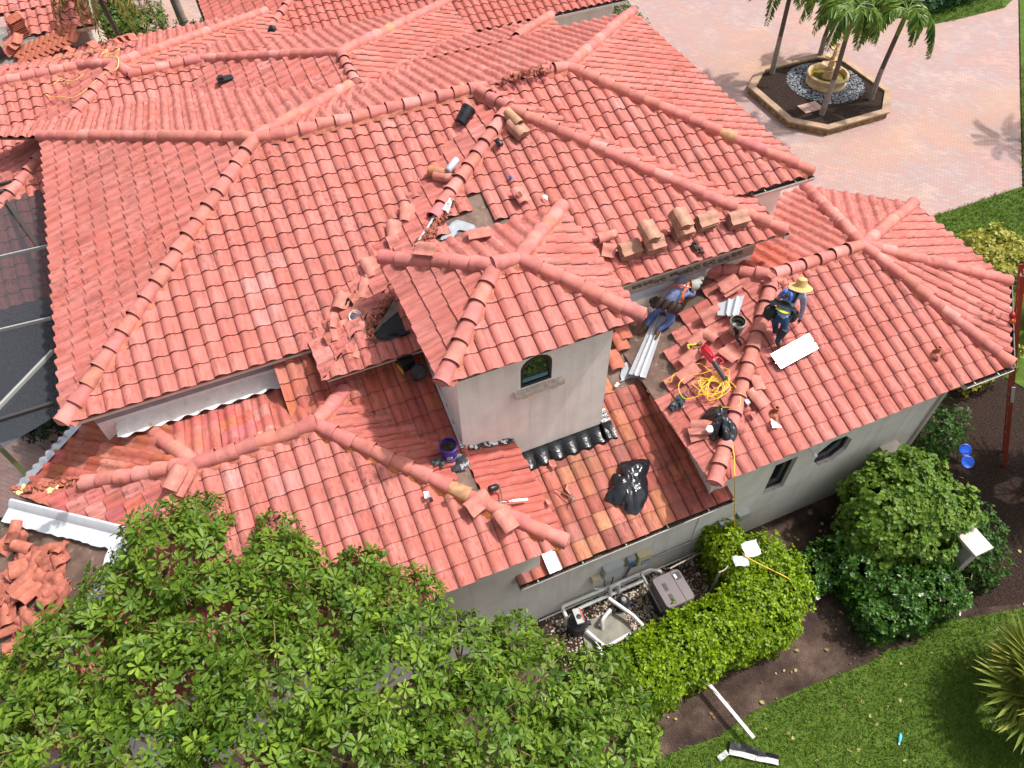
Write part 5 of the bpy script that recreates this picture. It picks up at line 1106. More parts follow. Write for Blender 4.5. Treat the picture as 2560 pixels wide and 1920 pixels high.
mb = MB(); rc = Q(812,372,1.15); mb.lathe(rc, [(.001,.012),(.02,.01),(.024,0)], 12); part(mb, 'd_ring', mat('white_ring', (.75,.72,.7), .4), w2p)
GREENB = mat('dark_green_pouch', (.008,.022,.022), .75, noise=.4, scale=14); LIME = mat('lime_band', (.55,.72,.03), .6)
def pouch(c, s, rz, name, m): mb = MB(); R_ = Matrix.Rotation(rz, 3, 'Z'); mb.lathe(c-Vector((0,0,s[2]/2)), [(.001,0),(s[0]*.4,.005),(s[0]*.5,s[2]*.3),(s[0]*.52,s[2]*.9),(s[0]*.42,s[2]),(s[0]*.38,s[2]*.8),(.001,s[2]*.7)], 14, R_, wob=lambda a, z: 1/(abs(math.cos(a))**4+abs(math.sin(a))**4)**.25*1.05); return part(mb, name, m, w2p)
pouch(Q(320,800,.62), (0.19,0.15,0.26), .3, 'tool_pouch', GREENB); pouch(Q(640,880,.62), (0.16,0.15,0.24), .1, 'tool_pouch', GREENB); pouch(Q(740,870,.60), (0.14,0.15,0.24), .1, 'tool_pouch', GREENB)
strap([Q(330,640,.84), Q(450,620,.92), Q(560,640,.95), Q(680,690,.92), Q(800,780,.78)], .12, GREENB, w2p, name='tool_belt'); strap([Q(430,720,.83), Q(520,770,.86), Q(590,800,.86), Q(660,795,.82)], .05, LIME, w2p, name='reflective_band')
mb = MB(); kd = (an-kn).normalized(); mb.tube([kn-kd*.05+Vector((.01,-.03,.01)), kn+kd*.05, kn+kd*.16], [.092,.092,.078], 12); part(mb, 'knee_pad', BLKW, w2p)

# ------------------------------------------------------------------ foliage
def leaf_mat(name, col, col2, rough=.45, trans=.25):
    m = bpy.data.materials.new(name); m.use_nodes = True; N = m.node_tree.nodes; L = m.node_tree.links; b = N['Principled BSDF']
    b.inputs['Roughness'].default_value = rough; b.inputs['Specular IOR Level'].default_value = .28
    a = N.new('ShaderNodeAttribute'); a.attribute_name = 'tint'; r = N.new('ShaderNodeMix'); r.data_type = 'RGBA'; L.new(a.outputs['Fac'], r.inputs[0]); r.inputs[6].default_value = (*col, 1); r.inputs[7].default_value = (*col2, 1)
    L.new(r.outputs[2], b.inputs['Base Color']); t = N.new('ShaderNodeBsdfTranslucent'); L.new(r.outputs[2], t.inputs[0]); ms = N.new('ShaderNodeMixShader'); ms.inputs[0].default_value = trans
    out = N['Material Output']; L.new(b.outputs[0], ms.inputs[1]); L.new(t.outputs[0], ms.inputs[2]); L.new(ms.outputs[0], out.inputs[0]); return m
LEAFSHAPES = dict(obov=[(0,0),(.35,.20),(.72,.34),(1,.0),(.72,-.34),(.35,-.20)], oval=[(0,0),(.3,.30),(.7,.28),(1,0),(.7,-.28),(.3,-.30)], round=[(0,0),(.22,.40),(.70,.45),(1,.04),(.70,-.45),(.22,-.40)], blade=[(0,.04),(.4,.07),(.75,.05),(1,0),(.75,-.05),(.4,-.07)])
def leaves(name, base, d, nrm, L_, w_, shape, m, parent=None, tint=None, fold=.25, droop=.15, finish=None):
    """base, d (unit), nrm (unit): arrays n x 3; L_, w_ length and width scale per leaf"""
    base, d, nrm = map(lambda a: np.asarray(a, float), (base, d, nrm)); n = len(base); L_ = np.broadcast_to(np.asarray(L_, float), (n,)); w_ = np.broadcast_to(np.asarray(w_, float), (n,))
    s = np.cross(d, nrm); s /= np.linalg.norm(s, axis=1)[:,None]+1e-9; nn = np.cross(s, d)
    sh = LEAFSHAPES[shape]; V = np.zeros((n, 6, 3))
    for k, (u, v) in enumerate(sh): V[:,k] = base+d*(u*L_)[:,None]+s*(v*L_*w_)[:,None]+nn*((abs(v)*fold*w_-droop*u*u)*L_)[:,None]
    F = np.zeros((n, 2, 4), int); i0 = np.arange(n)*6; F[:,0] = i0[:,None]+[0,1,2,3]; F[:,1] = i0[:,None]+[0,3,4,5]
    off = Vector(WORLD.get(parent.name, parent.location)) if parent else Vector(base.mean(0)*[1,1,0])
    V = V.reshape(-1, 3)-np.array(off); me = bpy.data.meshes.new(name); me.vertices.add(len(V)); me.vertices.foreach_set('co', V.ravel())
    me.loops.add(n*8); me.loops.foreach_set('vertex_index', F.ravel()); me.polygons.add(n*2); me.polygons.foreach_set('loop_start', np.arange(n*2)*4); me.polygons.foreach_set('loop_total', np.full(n*2, 4)); me.update(calc_edges=True)
    t = RNG.random(n) if tint is None else np.asarray(tint); a = me.color_attributes.new('tint', 'FLOAT_COLOR', 'CORNER'); c = np.repeat(np.clip(t, 0, 1), 8)[:,None]*np.ones((1, 4)); a.data.foreach_set('color', c.astype(np.float32).ravel())
    me.materials.append(m); me.validate(); o = bpy.data.objects.new(name, me); COL.objects.link(o); o.parent = parent; WORLD[o.name] = off
    if parent is None: o.location = off
    return o
def unit(a): return a/(np.linalg.norm(a, axis=-1, keepdims=True)+1e-9)
def rosettes(C, axis, k, L_, rng, spread=1.0, jitter=.25, flat_=0.0):
    """k leaves round each centre C, opening round axis"""
    n = len(C); t1 = unit(np.cross(axis, rng.normal(size=(n, 3)))); t2 = np.cross(axis, t1); B, D, Nn = [], [], []
    for i in range(k):
        a = 2*math.pi*i/k+rng.normal(0, .3, n); out = t1*np.cos(a)[:,None]+t2*np.sin(a)[:,None]; el = rng.normal(.35-flat_, .28, n)
        d = unit(out*spread+axis*el[:,None]+rng.normal(0, jitter*.4, (n, 3))); B.append(C+axis*rng.uniform(-.35, .1, n)[:,None]*L_+d*.15*L_); D.append(d); Nn.append(unit(axis-d*np.sum(axis*d, 1)[:,None]+rng.normal(0, .15, (n, 3))))
    return np.concatenate(B), np.concatenate(D), np.concatenate(Nn)
def shell_points(clumps, per, rng, lo=.55, up=-.35):
    """points spread through the outer part of each (centre, radii) clump, with outward axes"""
    P, A_ = [], []
    for c, r in clumps:
        r = np.array(r if hasattr(r, '__len__') else (r, r, r)); n = int(per*(r[0]*r[1]+r[0]*r[2]+r[1]*r[2])/3); d = unit(rng.normal(size=(n, 3))); d = d[d[:,2] > up]; f = lo+(1-lo)*rng.random(len(d))**.55
        P.append(np.array(c)+d*r*f[:,None]); A_.append(unit(d/r+np.array([0,0,.55])+rng.normal(0, .45, (len(d), 3))))
    P, A_ = np.concatenate(P), np.concatenate(A_); keep = np.ones(len(P), bool)
    for c, r in clumps:
        r = np.array(r if hasattr(r, '__len__') else (r, r, r)); q = np.linalg.norm((P-np.array(c))/r, axis=1); keep &= q > .5
    return P[keep], A_[keep]
BARK = mat('grey_bark', (.20,.16,.12), .9, noise=.4, scale=14, bump=.6, bscale=30); TWIG = mat('twig', (.26,.19,.08), .8)
def limbs(mb, root, clumps, r0, rng, n_tw=5, tw=.6):
    root = Vector(root)
    for c, r in clumps:
        c = Vector(c); mid = root.lerp(c, .5)+Vector((rng.normal(0,.15), rng.normal(0,.15), -.1)); mb.tube(smooth_path([root, mid, c], 4), [r0*(1-.1*i) for i in range(9)], 7)
        rr = r if not hasattr(r, '__len__') else r[0]
        for i in range(n_tw):
            d = Vector(unit(rng.normal(size=3)+np.array([0,0,.4]))); mb.tube([c-d*.05, c+d*rr*.5+Vector((0,0,.05)), c+d*rr*tw*1.4], [r0*.3,r0*.2,.006], 5)
LEAF_T = leaf_mat('tree_leaf', (.018,.075,.004), (.24,.36,.035), .42, .32)
rng = np.random.default_rng(21)
def gp(px, py, z): return tuple(gz(px, py, z))
TC = [(gp(430,1390,5.0),.85),(gp(700,1440,4.7),.75),(gp(330,1500,4.7),.80),(gp(560,1560,5.0),.95),(gp(820,1560,4.8),.85),(gp(1000,1530,4.6),.75),(gp(190,1650,4.7),.85),(gp(420,1730,5.1),.95),(gp(700,1740,5.1),1.0),(gp(960,1720,5.0),.95),
      (gp(1150,1660,4.2),.75),(gp(1330,1720,3.9),.80),(gp(1450,1800,3.7),.70),(gp(1200,1830,4.4),.9),(gp(120,1860,4.9),.9),(gp(340,1900,5.1),.9),(gp(620,1910,5.2),.95),(gp(880,1910,5.1),.9),(gp(1080,1960,4.6),.8),(gp(1400,1950,4.0),.85),(gp(60,1720,4.4),.6),(gp(505,1310,5.0),.5),(gp(690,1340,4.8),.40),(gp(900,1450,4.6),.5),(gp(1290,1590,3.9),.42),(gp(1500,1690,3.5),.50),(gp(1545,1800,3.4),.62),(gp(1500,1900,3.6),.8),(gp(1580,1930,3.3),.6)]
tree = thing('tree', (8.0,-8.0,0), 'large green leafy tree in the foreground covering the lower left roof', 'tree')
P, A_ = shell_points(TC, 460, rng, lo=.5, up=-.5)
B_, D_, N_2 = rosettes(P, A_, 8, .135, rng); lt = np.repeat(rng.beta(2, 2, len(P))[None,:], 8, 0).ravel()*.75+rng.random(len(B_))*.25; yl = np.repeat((rng.random(len(P)) < .06)[None,:], 8, 0).ravel()
leaves('crown', B_, D_, N_2, rng.uniform(.095, .15, len(B_))*np.tile(rng.uniform(.6, 1.25, len(P)), 8), .62, 'obov', LEAF_T, tree, tint=np.where(yl, 1.0, lt*.85), droop=.18)
mb = MB(); mb.tube(smooth_path([(8.0,-8.0,0),(7.9,-7.9,1.2),(8.0,-7.8,2.4),(8.1,-7.8,3.2)]), [.22,.21,.2,.19,.19,.18,.18,.17,.17,.16,.16,.16,.15,.15,.15,.15,.15,.14,.14][:19], 10); part(mb, 'trunk', BARK, tree)
mb = MB(); limbs(mb, (8.1,-7.8,3.0), TC, .06, rng, 8, .75)
k = rng.choice(len(P), min(900, len(P)), False)
for i in k: mb.tube([Vector(P[i])-Vector(A_[i])*.30, Vector(P[i])], [.007,.004], 4, caps=False)
l = part(mb, 'branch', TWIG, tree); l['kind'] = 'stuff'
# small yellow green shrub at the left edge
rng = np.random.default_rng(22); SH = thing('shrub', gp(10,1850,0), 'yellowish small leaved shrub at the lower left edge under the tree', 'shrub')
P, A_ = shell_points([(gp(15,1840,4.3), .45), (gp(-20,1900,4.2), .5)], 900, rng); B_, D_, N_2 = rosettes(P, A_, 6, .06, rng); leaves('crown', B_, D_, N_2, .06, 1.0, 'oval', leaf_mat('yellow_leaf', (.05,.10,.012), (.22,.26,.03)), SH)
# clipped hedge with the L shape
LEAF_H = leaf_mat('hedge_leaf', (.025,.09,.003), (.36,.50,.012), .4, .35)
def hedge(name, boxes, per, L_, m, label, cat, seed, parent=None, shape='oval', k=5, group=None, core=True, flower=None, up_t=.75):
    """leafy masses round rounded boxes (centre, half sizes); leaves turned outward, lighter shoots on top"""
    rng = np.random.default_rng(seed); t = thing(name, (boxes[0][0][0], boxes[0][0][1], 0), label, cat, group); P, A_ = [], []
    for c, h in boxes:
        c, h = np.array(c, float), np.array(h, float); n = int(per*(h[0]*h[1]+h[0]*h[2]+h[1]*h[2])*4); d = unit(rng.normal(size=(n, 3))); q = d/np.max(np.abs(d), axis=1, keepdims=True); q = q*.5+d*.62; f = 1-.22*rng.random(n)**2+rng.normal(0, .03, n)
        am = .6 if name == 'hedge' else 1.5; lum = 1+am*(.07*np.sin(d[:,0]*7+seed)+.06*np.sin(d[:,1]*9+2)+.05*np.sin(d[:,2]*11+1))+(rng.random(n) < .05)*rng.uniform(0, .22, n); P.append(c+q*h*(f*lum)[:,None]); A_.append(unit(d/h*h.mean()+np.array([0,0,.5])+rng.normal(0, .3, (n, 3))))
    P, A_ = np.concatenate(P), np.concatenate(A_); keep = P[:,2] > .03
    for c, h in boxes: keep &= np.linalg.norm((P-np.array(c))/np.array(h), axis=1) > .80
    P, A_ = P[keep], A_[keep]; B_, D_, N_ = rosettes(P, A_, k, L_, rng); z = B_[:,2]; top = (z-z.min())/(z.max()-z.min()+1e-6)
    leaves('foliage', B_, D_, N_, rng.uniform(.75, 1.25, len(B_))*L_, 1.0, shape, m, t, tint=np.clip(rng.beta(2, 2.2, len(B_))*.8+np.repeat(rng.random(len(P))[None,:], k, 0).ravel()*.3-.05, 0, 1))
    mb = MB()
    for c, h in boxes:
        for j in range(6): a = Vector((c[0]+rng.normal(0, h[0]*.3), c[1]+rng.normal(0, h[1]*.3), 0)); mb.tube([a, Vector(c)+Vector((rng.normal(0, h[0]*.4), rng.normal(0, h[1]*.4), 0)), Vector(c)+Vector((rng.normal(0, h[0]*.5), rng.normal(0, h[1]*.5), h[2]*.6))], [.022,.015,.008], 5)
    s_ = part(mb, 'stem', BARK, t); s_['kind'] = 'stuff'
    if flower:
        fm, cnt, fs = flower; i = rng.choice(len(P), cnt, False); FB, FD, FN = rosettes(P[i]+A_[i]*L_*.8, A_[i], 9, fs, rng); o = leaves('flower', FB, FD, FN, fs, 1.0, 'round', fm, t); o['kind'] = 'stuff'
    return t
H_ = .95
HB = [((17.15,-5.85,.62),(.42,.75,.68)), ((17.45,-6.6,.60),(.75,.75,.70)), ((16.85,-7.15,.58),(.75,.62,.70)), ((16.0,-7.1,.55),(.75,.58,.66)), ((15.1,-7.15,.52),(.75,.62,.64)), ((14.3,-7.25,.5),(.6,.6,.6))]
hedge('hedge', HB, 330, .075, LEAF_H, 'bright yellow green clipped hedge bending round the pool heater', 'hedge', 31)
LEAF_D = leaf_mat('dark_leaf', (.008,.038,.006), (.085,.20,.02), .3)
hedge('shrub', [((19.95,-7.15,.55),(.75,.7,.66)), ((20.4,-7.95,.55),(.7,.65,.62)), ((19.6,-7.95,.45),(.6,.55,.5)), ((19.0,-6.75,.35),(.55,.4,.4))], 260, .085, LEAF_D, 'dark glossy shrub dotted with white flowers in the soil bed', 'shrub', 32, flower=(mat('white_petal', (.75,.75,.62), .6), 34, .05))
LEAF_R = leaf_mat('round_leaf', (.035,.12,.008), (.23,.33,.045), .45, .32)
hedge('shrub', [((20.75,-6.35,1.45),(.75,.72,.60)), ((20.35,-6.75,1.15),(.72,.66,.7)), ((21.2,-6.95,1.70),(.62,.55,.38)), ((20.85,-7.25,1.1),(.55,.5,.5)), ((21.25,-6.2,1.75),(.5,.5,.4))], 230, .082, LEAF_R, 'light green round leaved bush spilling over the low garden wall', 'shrub', 33, shape='round')
hedge('shrub', [((22.95,-5.2,.9),(.55,.45,.9)), ((22.2,-7.3,.55),(.5,.6,.6)), ((22.05,-8.0,.45),(.4,.4,.45))], 170, .08, leaf_mat('fine_leaf', (.015,.05,.008), (.07,.16,.02)), 'dark fine leaved bushes along the right end of the wall', 'shrub', 34)
hedge('shrub', [((26.6,-2.4,.7),(.8,.7,.8)), ((27.8,-1.2,.7),(.8,.8,.7)), ((25.9,-3.6,.7),(.7,.6,.7))], 140, .11, leaf_mat('croton_leaf', (.12,.15,.02), (.45,.40,.06)), 'yellow variegated bush beside the ladder', 'shrub', 35)
hedge('shrub', [((*gz(2470,625,.6)[:2],.5),(.7,.5,.5)), ((*gz(2545,650,.6)[:2],.5),(.7,.5,.5)), ((*gz(2500,665,.6)[:2],.4),(.6,.5,.5))], 140, .11, leaf_mat('croton_leaf_b', (.16,.19,.02), (.52,.46,.08)), 'yellow variegated bush at the lawn edge behind the right wing', 'shrub', 36)
# ------------------------------------------------------------------ fountain island
def proj(P):
    v = np.array(P, float)-CP; z = v@CF_; return (1280+FPX*(v@CR_)/z, 960-FPX*(v@CU_)/z)
def zat(x, y, py):
    lo, hi = -1., 14.
    for _ in range(50):
        m_ = (lo+hi)/2
        if proj((x, y, m_))[1] > py: lo = m_
        else: hi = m_
    return lo
isl = thing('planter', (30.93,8.9,0), 'octagonal stone planter island in the driveway', 'planter')
OC = [(28.58,7.68),(29.55,6.70),(32.22,6.69),(33.26,7.75),(33.20,10.35),(32.40,11.10),(29.70,11.18),(28.58,10.22)]
def inset(poly, d): c = np.mean(np.array(poly), 0); return [tuple(c+(np.array(p)-c)*(1-d/np.linalg.norm(np.array(p)-c))) for p in poly]
STONE = mat('ledge_stone', (.26,.17,.075), .9, noise=.75, scale=6, bump=.9, bscale=14); COPE = mat('coping_stone', (.40,.265,.175), .85, noise=.3, scale=3, bump=.3, bscale=60)
def ringwall(mb, o, i_, z0, z1):
    n = len(o); P = [(*p, z0) for p in o]+[(*p, z1) for p in o]+[(*p, z1) for p in i_]+[(*p, z0) for p in i_]
    mb.add(P, [f for k in range(n) for j in [(k+1) % n] for f in ((k, j, n+j, n+k), (n+k, n+j, 2*n+j, 2*n+k), (2*n+k, 2*n+j, 3*n+j, 3*n+k))])
mb = MB(); ringwall(mb, inset(OC, .05), inset(OC, .30), 0, .235); part(mb, 'stone_wall', STONE, isl, smooth=False)
mb = MB(); ringwall(mb, OC, inset(OC, .29), .237, .30); part(mb, 'coping', COPE, isl, smooth=False)
MULCH = ground_material('mulch', [(.007,.005,.004),(.028,.017,.013),(.085,.046,.03)], 30, bump=1.2, bscale=30)
mb = MB(); mb.add([(*p, .22) for p in inset(OC, .30)], [tuple(range(8))]); part(mb, 'mulch_bed', MULCH, isl, smooth=False)
FX, FY = 31.42, 9.30
pb = thing('pebble_bed', (FX, FY, .22), 'round bed of grey pebbles around the fountain', 'pebbles'); pb['kind'] = 'stuff'
rng = np.random.default_rng(41); ico = bmesh.new(); bmesh.ops.create_icosphere(ico, subdivisions=1, radius=1); IV = np.array([v.co[:] for v in ico.verts]); IF = [tuple(v.index for v in f.verts) for f in ico.faces]; ico.free()
PEB = [mat('pebble_grey', (.11,.13,.16), .6, noise=.3, scale=9), mat('pebble_light', (.26,.27,.29), .6, noise=.2, scale=9), mat('pebble_dark', (.06,.07,.09), .55), mat('pebble_tan', (.33,.28,.22), .6)]
mb = MB()
for i in range(1900):
    r = 1.42*math.sqrt(rng.uniform(.26, 1)); a = rng.uniform(0, 6.283); s = rng.uniform(.026, .052); mb.cur = int(rng.choice(4, p=[.45,.25,.22,.08])); ca, sa = math.cos(a*7), math.sin(a*7)
    mb.add([(FX+r*math.cos(a)+(v[0]*ca-v[1]*sa*.75)*s, FY+r*math.sin(a)+(v[0]*sa+v[1]*ca*.75)*s, .235+v[2]*s*.55) for v in IV], IF)
mb.cur = 0; o = part(mb, 'pebble', PEB, pb); o['kind'] = 'stuff'
mb = MB()
for i in range(3):
    for j in range(2): mb.box((29.62+i*.27, 8.02+j*.27, .245), (.255,.255,.03))
whole(mb, 'stepping_slab', mat('pink_slab', (.45,.28,.24), .85, noise=.2, scale=5), 'square of pink pavers laid on the planter mulch', 'paving slab', smooth=False)
fo = thing('fountain', (FX, FY, .22), 'tiered cream stone fountain with scalloped bowls and a round basin', 'fountain'); CREAM = mat('cream_stone', (.60,.42,.22), .75, noise=.3, scale=5, bump=.3, bscale=40); z0 = .24
mb = MB(); mb.lathe((FX,FY,z0), [(.70,0),(.74,.02),(.74,.08),(.70,.12),(.69,.20),(.72,.27),(.755,.31),(.76,.38),(.73,.41),(.68,.41),(.645,.37),(.63,.10),(.001,.08)], 48); part(mb, 'basin', CREAM, fo)
mb = MB(); mb.lathe((FX,FY,z0+.24), [(.001,0),(.64,0)], 40); part(mb, 'water', mat('green_water', (.20,.15,.015), .06, noise=.5, scale=5, bump=.2, bscale=12), fo)
T0 = z0+.08; zt = zat(FX, FY, 101)
hh = zt-T0
def tier(zc, r, h): 
    mb = MB(); mb.lathe((FX,FY,zc), [(.05,-.02),(r*.5,.01),(r*.86,h*.55),(r,h),(r*.95,h*1.03),(r*.80,h*.62),(r*.45,h*.30),(.04,h*.28)], 48, wob=lambda a, z: 1+(.07*math.cos(8*a) if z > .02 else 0)); part(mb, 'bowl', CREAM, fo)
mb = MB(); mb.lathe((FX,FY,T0), [(.24,0),(.24,.05),(.20,.08),(.22,.13),(.19,.20),(.13,.26),(.16,.31),(.11,.40),(.10,hh*.30)], 24); mb.lathe((FX,FY,T0+hh*.30), [(.12,0),(.13,.05),(.09,.10),(.12,.16),(.07,hh*.22),(.09,hh*.24)], 20); mb.lathe((FX,FY,T0+hh*.56), [(.08,0),(.09,.04),(.055,.09),(.07,.13),(.05,hh*.20)], 16); mb.lathe((FX,FY,T0+hh*.80), [(.05,0),(.04,.05),(.05,.09),(.06,hh*.09),(.10,hh*.13),(.09,hh*.16),(.04,hh*.18),(.03,hh*.20),(.001,hh*.21)], 14); part(mb, 'pedestal', CREAM, fo)
tier(T0+hh*.29, .40, .12); tier(T0+hh*.54, .30, .10); tier(T0+hh*.76, .20, .08)
# ------------------------------------------------------------------ palms
FR = leaf_mat('palm_leaf', (.02,.075,.012), (.22,.33,.04), .35); FR_Y = leaf_mat('fan_leaf', (.10,.20,.03), (.50,.46,.09), .45, .3)
TRUNK = mat('palm_trunk', (.27,.23,.20), .9, noise=.3, scale=5, bump=.5, bscale=26); TRUNK_D = mat('palm_trunk_dark', (.12,.085,.075), .9, noise=.3, scale=8); SHAFT = mat('crownshaft', (.16,.24,.03), .5, noise=.2, scale=3)
def frond(top, az, L_, rise, droop, rng, nl=30, ll=.34, curl=0.0):
    """feather frond: returns rachis points and leaflet arrays"""
    d = np.array([math.cos(az), math.sin(az), 0]); side = np.array([-d[1], d[0], 0]); pts = []
    for i in range(14):
        u = i/13; pts.append(np.array(top)+d*L_*(u-.22*u**3*droop)+np.array([0,0,1])*L_*(rise*u-droop*u**2.1)+side*curl*L_*u*u)
    pts = np.array(pts); B, D, Nn, LL = [], [], [], []
    for k in range(nl):
        u = .12+.88*k/nl; x = u*13; i = min(12, int(x)); p = pts[i]*(1-x+i)+pts[i+1]*(x-i); t = unit(pts[i+1]-pts[i]); s = unit(np.cross(t, [0,0,1])); n = np.cross(s, t)
        for sg in (-1, 1):
            dd = unit(s*sg*.8+t*(.55+.3*u)+n*(.15-.55*u)+np.array([0,0,-.28])+rng.normal(0,.12,3)); B.append(p); D.append(dd); Nn.append(unit(n+s*sg*.3+rng.normal(0,.2,3))); LL.append(ll*(math.sin(math.pi*min(1,.18+u*.78))**.6)*rng.uniform(.85,1.15))
    return pts, B, D, Nn, LL
def palm(name, base, top, crown_up, nf, L_, label, seed, r=.085, group=None, cat='palm tree', rise=.55, droop=1.05, lm=None, ll=.34, wl=1.0, nl=30):
    rng = np.random.default_rng(seed); base, top = Vector(base), Vector(top); t = thing(name, base, label, cat, group); mid = base.lerp(top, .5)+Vector((rng.normal(0,.06), rng.normal(0,.06), 0)); P_ = smooth_path([base, base.lerp(mid,.5)+Vector((0,0,0)), mid, top], 5); n = len(P_)
    mb = MB(); mb.tube(P_[:n//2+3], [r*(1.25-.35*i/n) for i in range(n//2+3)], 12); mb.cur = 1; mb.tube(P_[n//2+2:], [r*(1.0-.25*i/n) for i in range(n-n//2-2)], 12); mb.cur = 0; part(mb, 'trunk', [TRUNK, TRUNK_D], t)
    ax = (top-mid).normalized(); sh = top+ax*crown_up; mb = MB(); mb.tube([top-ax*.03, top+ax*crown_up*.4, sh], [r*.95, r*1.05, r*.6], 10); part(mb, 'crownshaft', SHAFT, t)
    B, D, Nn, LL = [], [], [], []; mb = MB()
    for i in range(nf):
        az = 2*math.pi*i/nf+rng.normal(0,.18); pts, b, d, n_, l = frond(np.array(sh), az, L_*rng.uniform(.85,1.1), rise*rng.uniform(.6,1.25), droop*rng.uniform(.85,1.15), rng, nl, ll, rng.normal(0,.08)); B += b; D += d; Nn += n_; LL += l; mb.tube([Vector(p) for p in pts], [.018*(1-.8*k/13) for k in range(14)], 5)
    rc = part(mb, 'frond_stem', SHAFT, t); rc['kind'] = 'stuff'
    leaves('frond', B, D, Nn, LL, wl, 'blade', lm or FR, t, droop=.25)
    return t
def basept(x, y): q = gz(*(1700+x*.38879, y*.38879), .22); return (q[0], q[1], .22)
for (bx_, ty, tx, up_, lab, sd) in [((590,470), 40, 690, .30, 'palm at the left corner of the planter island', 51), ((900,360), 130, 975, .30, 'palm behind the fountain, mostly hidden by fronds', 52), ((910,735), 330, 1040, .55, 'palm in front of the fountain basin', 53), ((1225,635), 290, 1370, .45, 'palm at the right corner of the planter island', 54)]:
    b = Vector(basept(*bx_)); px_t, py_t = 1700+tx*.38879, ty*.38879; h = zat(b.x, b.y, py_t); tp = Vector(onpl(px_t, py_t, (0, b.y, 0), (0, 1, 0))); tp = Vector((b.x+(tp.x-b.x)*.9, b.y, h))
    tp = b+(tp-b)*1.18; palm('palm_tree', b, tp, up_+.35, 9, 1.8, lab, sd, group='palms on the planter island', wl=1.5, ll=.46, nl=40, rise=.80, droop=1.25)
# palm whose fronds show at the right edge and whose shadow falls on the driveway
q = gz(2640,330,0); palm('palm_tree', (q[0],q[1],0), (q[0]-.1,q[1]+.1,2.9), .3, 12, 1.9, 'palm at the right edge casting a star shadow on the driveway', 55, rise=.5, droop=.75, ll=.30, lm=leaf_mat('grey_palm', (.05,.08,.03), (.28,.30,.14)), nl=36, r=.12)
# palms and shrubs in the gap behind the house
for (x, y, h, lab, sd, L_) in [(9.9,23.8,7.6,'pale ringed palm in the gap behind the house', 57, 1.5), (8.0,24.8,3.4,'dark low palm between the two pale trunks', 58, 1.6), (9.0,24.4,3.0,'thin young palm in the gap before the pavers', 59, 1.0)]:
    palm('palm_tree', (x,y,0), (x-.35,y+.5,h), .35, 10, L_, lab, sd, group='palms in the gap behind the house', r=.15 if h > 5 else .06, wl=1.2, ll=.40)
hedge('shrub', [((7.3,22.5,1.0),(.9,1.1,1.1)), ((8.3,22.2,.9),(.9,1.0,1.0)), ((6.9,25.5,1.2),(1.0,1.2,1.2)), ((10.2,22.4,.4),(.8,.7,.4))], 110, .10, leaf_mat('gap_leaf', (.02,.07,.008), (.16,.22,.03)), 'bright green shrubs under the palms in the gap', 'shrub', 60)
qq = gz(225,-55,5.6); q0_ = gz(318,110,1.2); palm('palm_tree', (q0_[0],q0_[1],0), (qq[0],qq[1],5.4), .3, 12, 2.0, 'brown fronded palm hanging over the upper left roof', 61, lm=leaf_mat('brown_frond', (.10,.08,.02), (.34,.26,.08)), wl=1.1, droop=1.4)
# hedge and lawn planting across the driveway
hedge('shrub', [((39.6,13.0,.6),(1.1,.9,.7)), ((41.0,13.2,.6),(1.0,.9,.8)), ((42.2,13.6,.6),(.9,.9,.7))], 60, .13, leaf_mat('blue_leaf', (.015,.06,.02), (.06,.17,.05)), 'dark rounded shrub across the driveway beside the lawn', 'shrub', 62)
hedge('shrub', [((25.6,14.2,.6),(.8,.9,.8)), ((25.9,15.6,.6),(.8,.9,.8))], 90, .10, leaf_mat('corner_leaf', (.02,.07,.01), (.12,.22,.03)), 'green shrub at the corner of the outbuilding', 'shrub', 63)
# fan palm at the lower right, palms right of the ladder
def fan_palm(c, n, L_, label, seed, m, segs=26, cat='fan palm', lo=.35):
    rng = np.random.default_rng(seed); c = Vector(c); t = thing('fan_palm', (c.x, c.y, 0), label, cat); mb = MB(); mb.tube([(c.x,c.y,0), (c.x,c.y,c.z*.6), c], [.16,.15,.12], 10); part(mb, 'trunk', TRUNK_D, t); B, D, Nn, LL, T_ = [], [], [], [], []; ms = MB()
    for i in range(n):
        az = 2*math.pi*i/n+rng.normal(0,.2); el = rng.uniform(lo, 1.25); d = np.array([math.cos(az)*math.cos(el), math.sin(az)*math.cos(el), math.sin(el)]); hub = np.array(c)+d*L_*.55; ms.tube([c, Vector(hub)], [.02,.014], 5); s = unit(np.cross(d, [0,0,1])); nn = np.cross(s, d)
        for k in range(segs):
            a = (k/(segs-1)-.5)*4.0; B.append(hub); D.append(unit(d*math.cos(a)+s*math.sin(a)+nn*.22+np.array([0,0,-.15])+rng.normal(0,.03,3))); Nn.append(nn); LL.append(L_*rng.uniform(.75,1.0)*(1-.25*abs(a)/2)); T_.append(rng.beta(2,2)*.7+.25*(abs(a)/2))
    x = part(ms, 'frond_stem', SHAFT, t); x['kind'] = 'stuff'; leaves('frond', B, D, Nn, LL, .62, 'blade', m, t, tint=T_, droop=.22); return t
q = gz(2605,1735,.8); fan_palm((q[0],q[1],.8), 20, 1.05, 'pale yellow tipped fan palm at the lower right edge', 71, FR_Y, segs=30, lo=.0)
q = gz(2690,1140,1.2); fan_palm((q[0],q[1],1.4), 11, 1.2, 'dark fan palm right of the ladder', 72, leaf_mat('dark_fan', (.01,.045,.008), (.06,.13,.025)))
q = gz(2620,760,.8); fan_palm((q[0],q[1],.9), 9, .9, 'dark low palm beyond the ladder top', 73, MATS.get('x') or leaf_mat('mid_fan', (.015,.06,.012), (.10,.17,.03)))
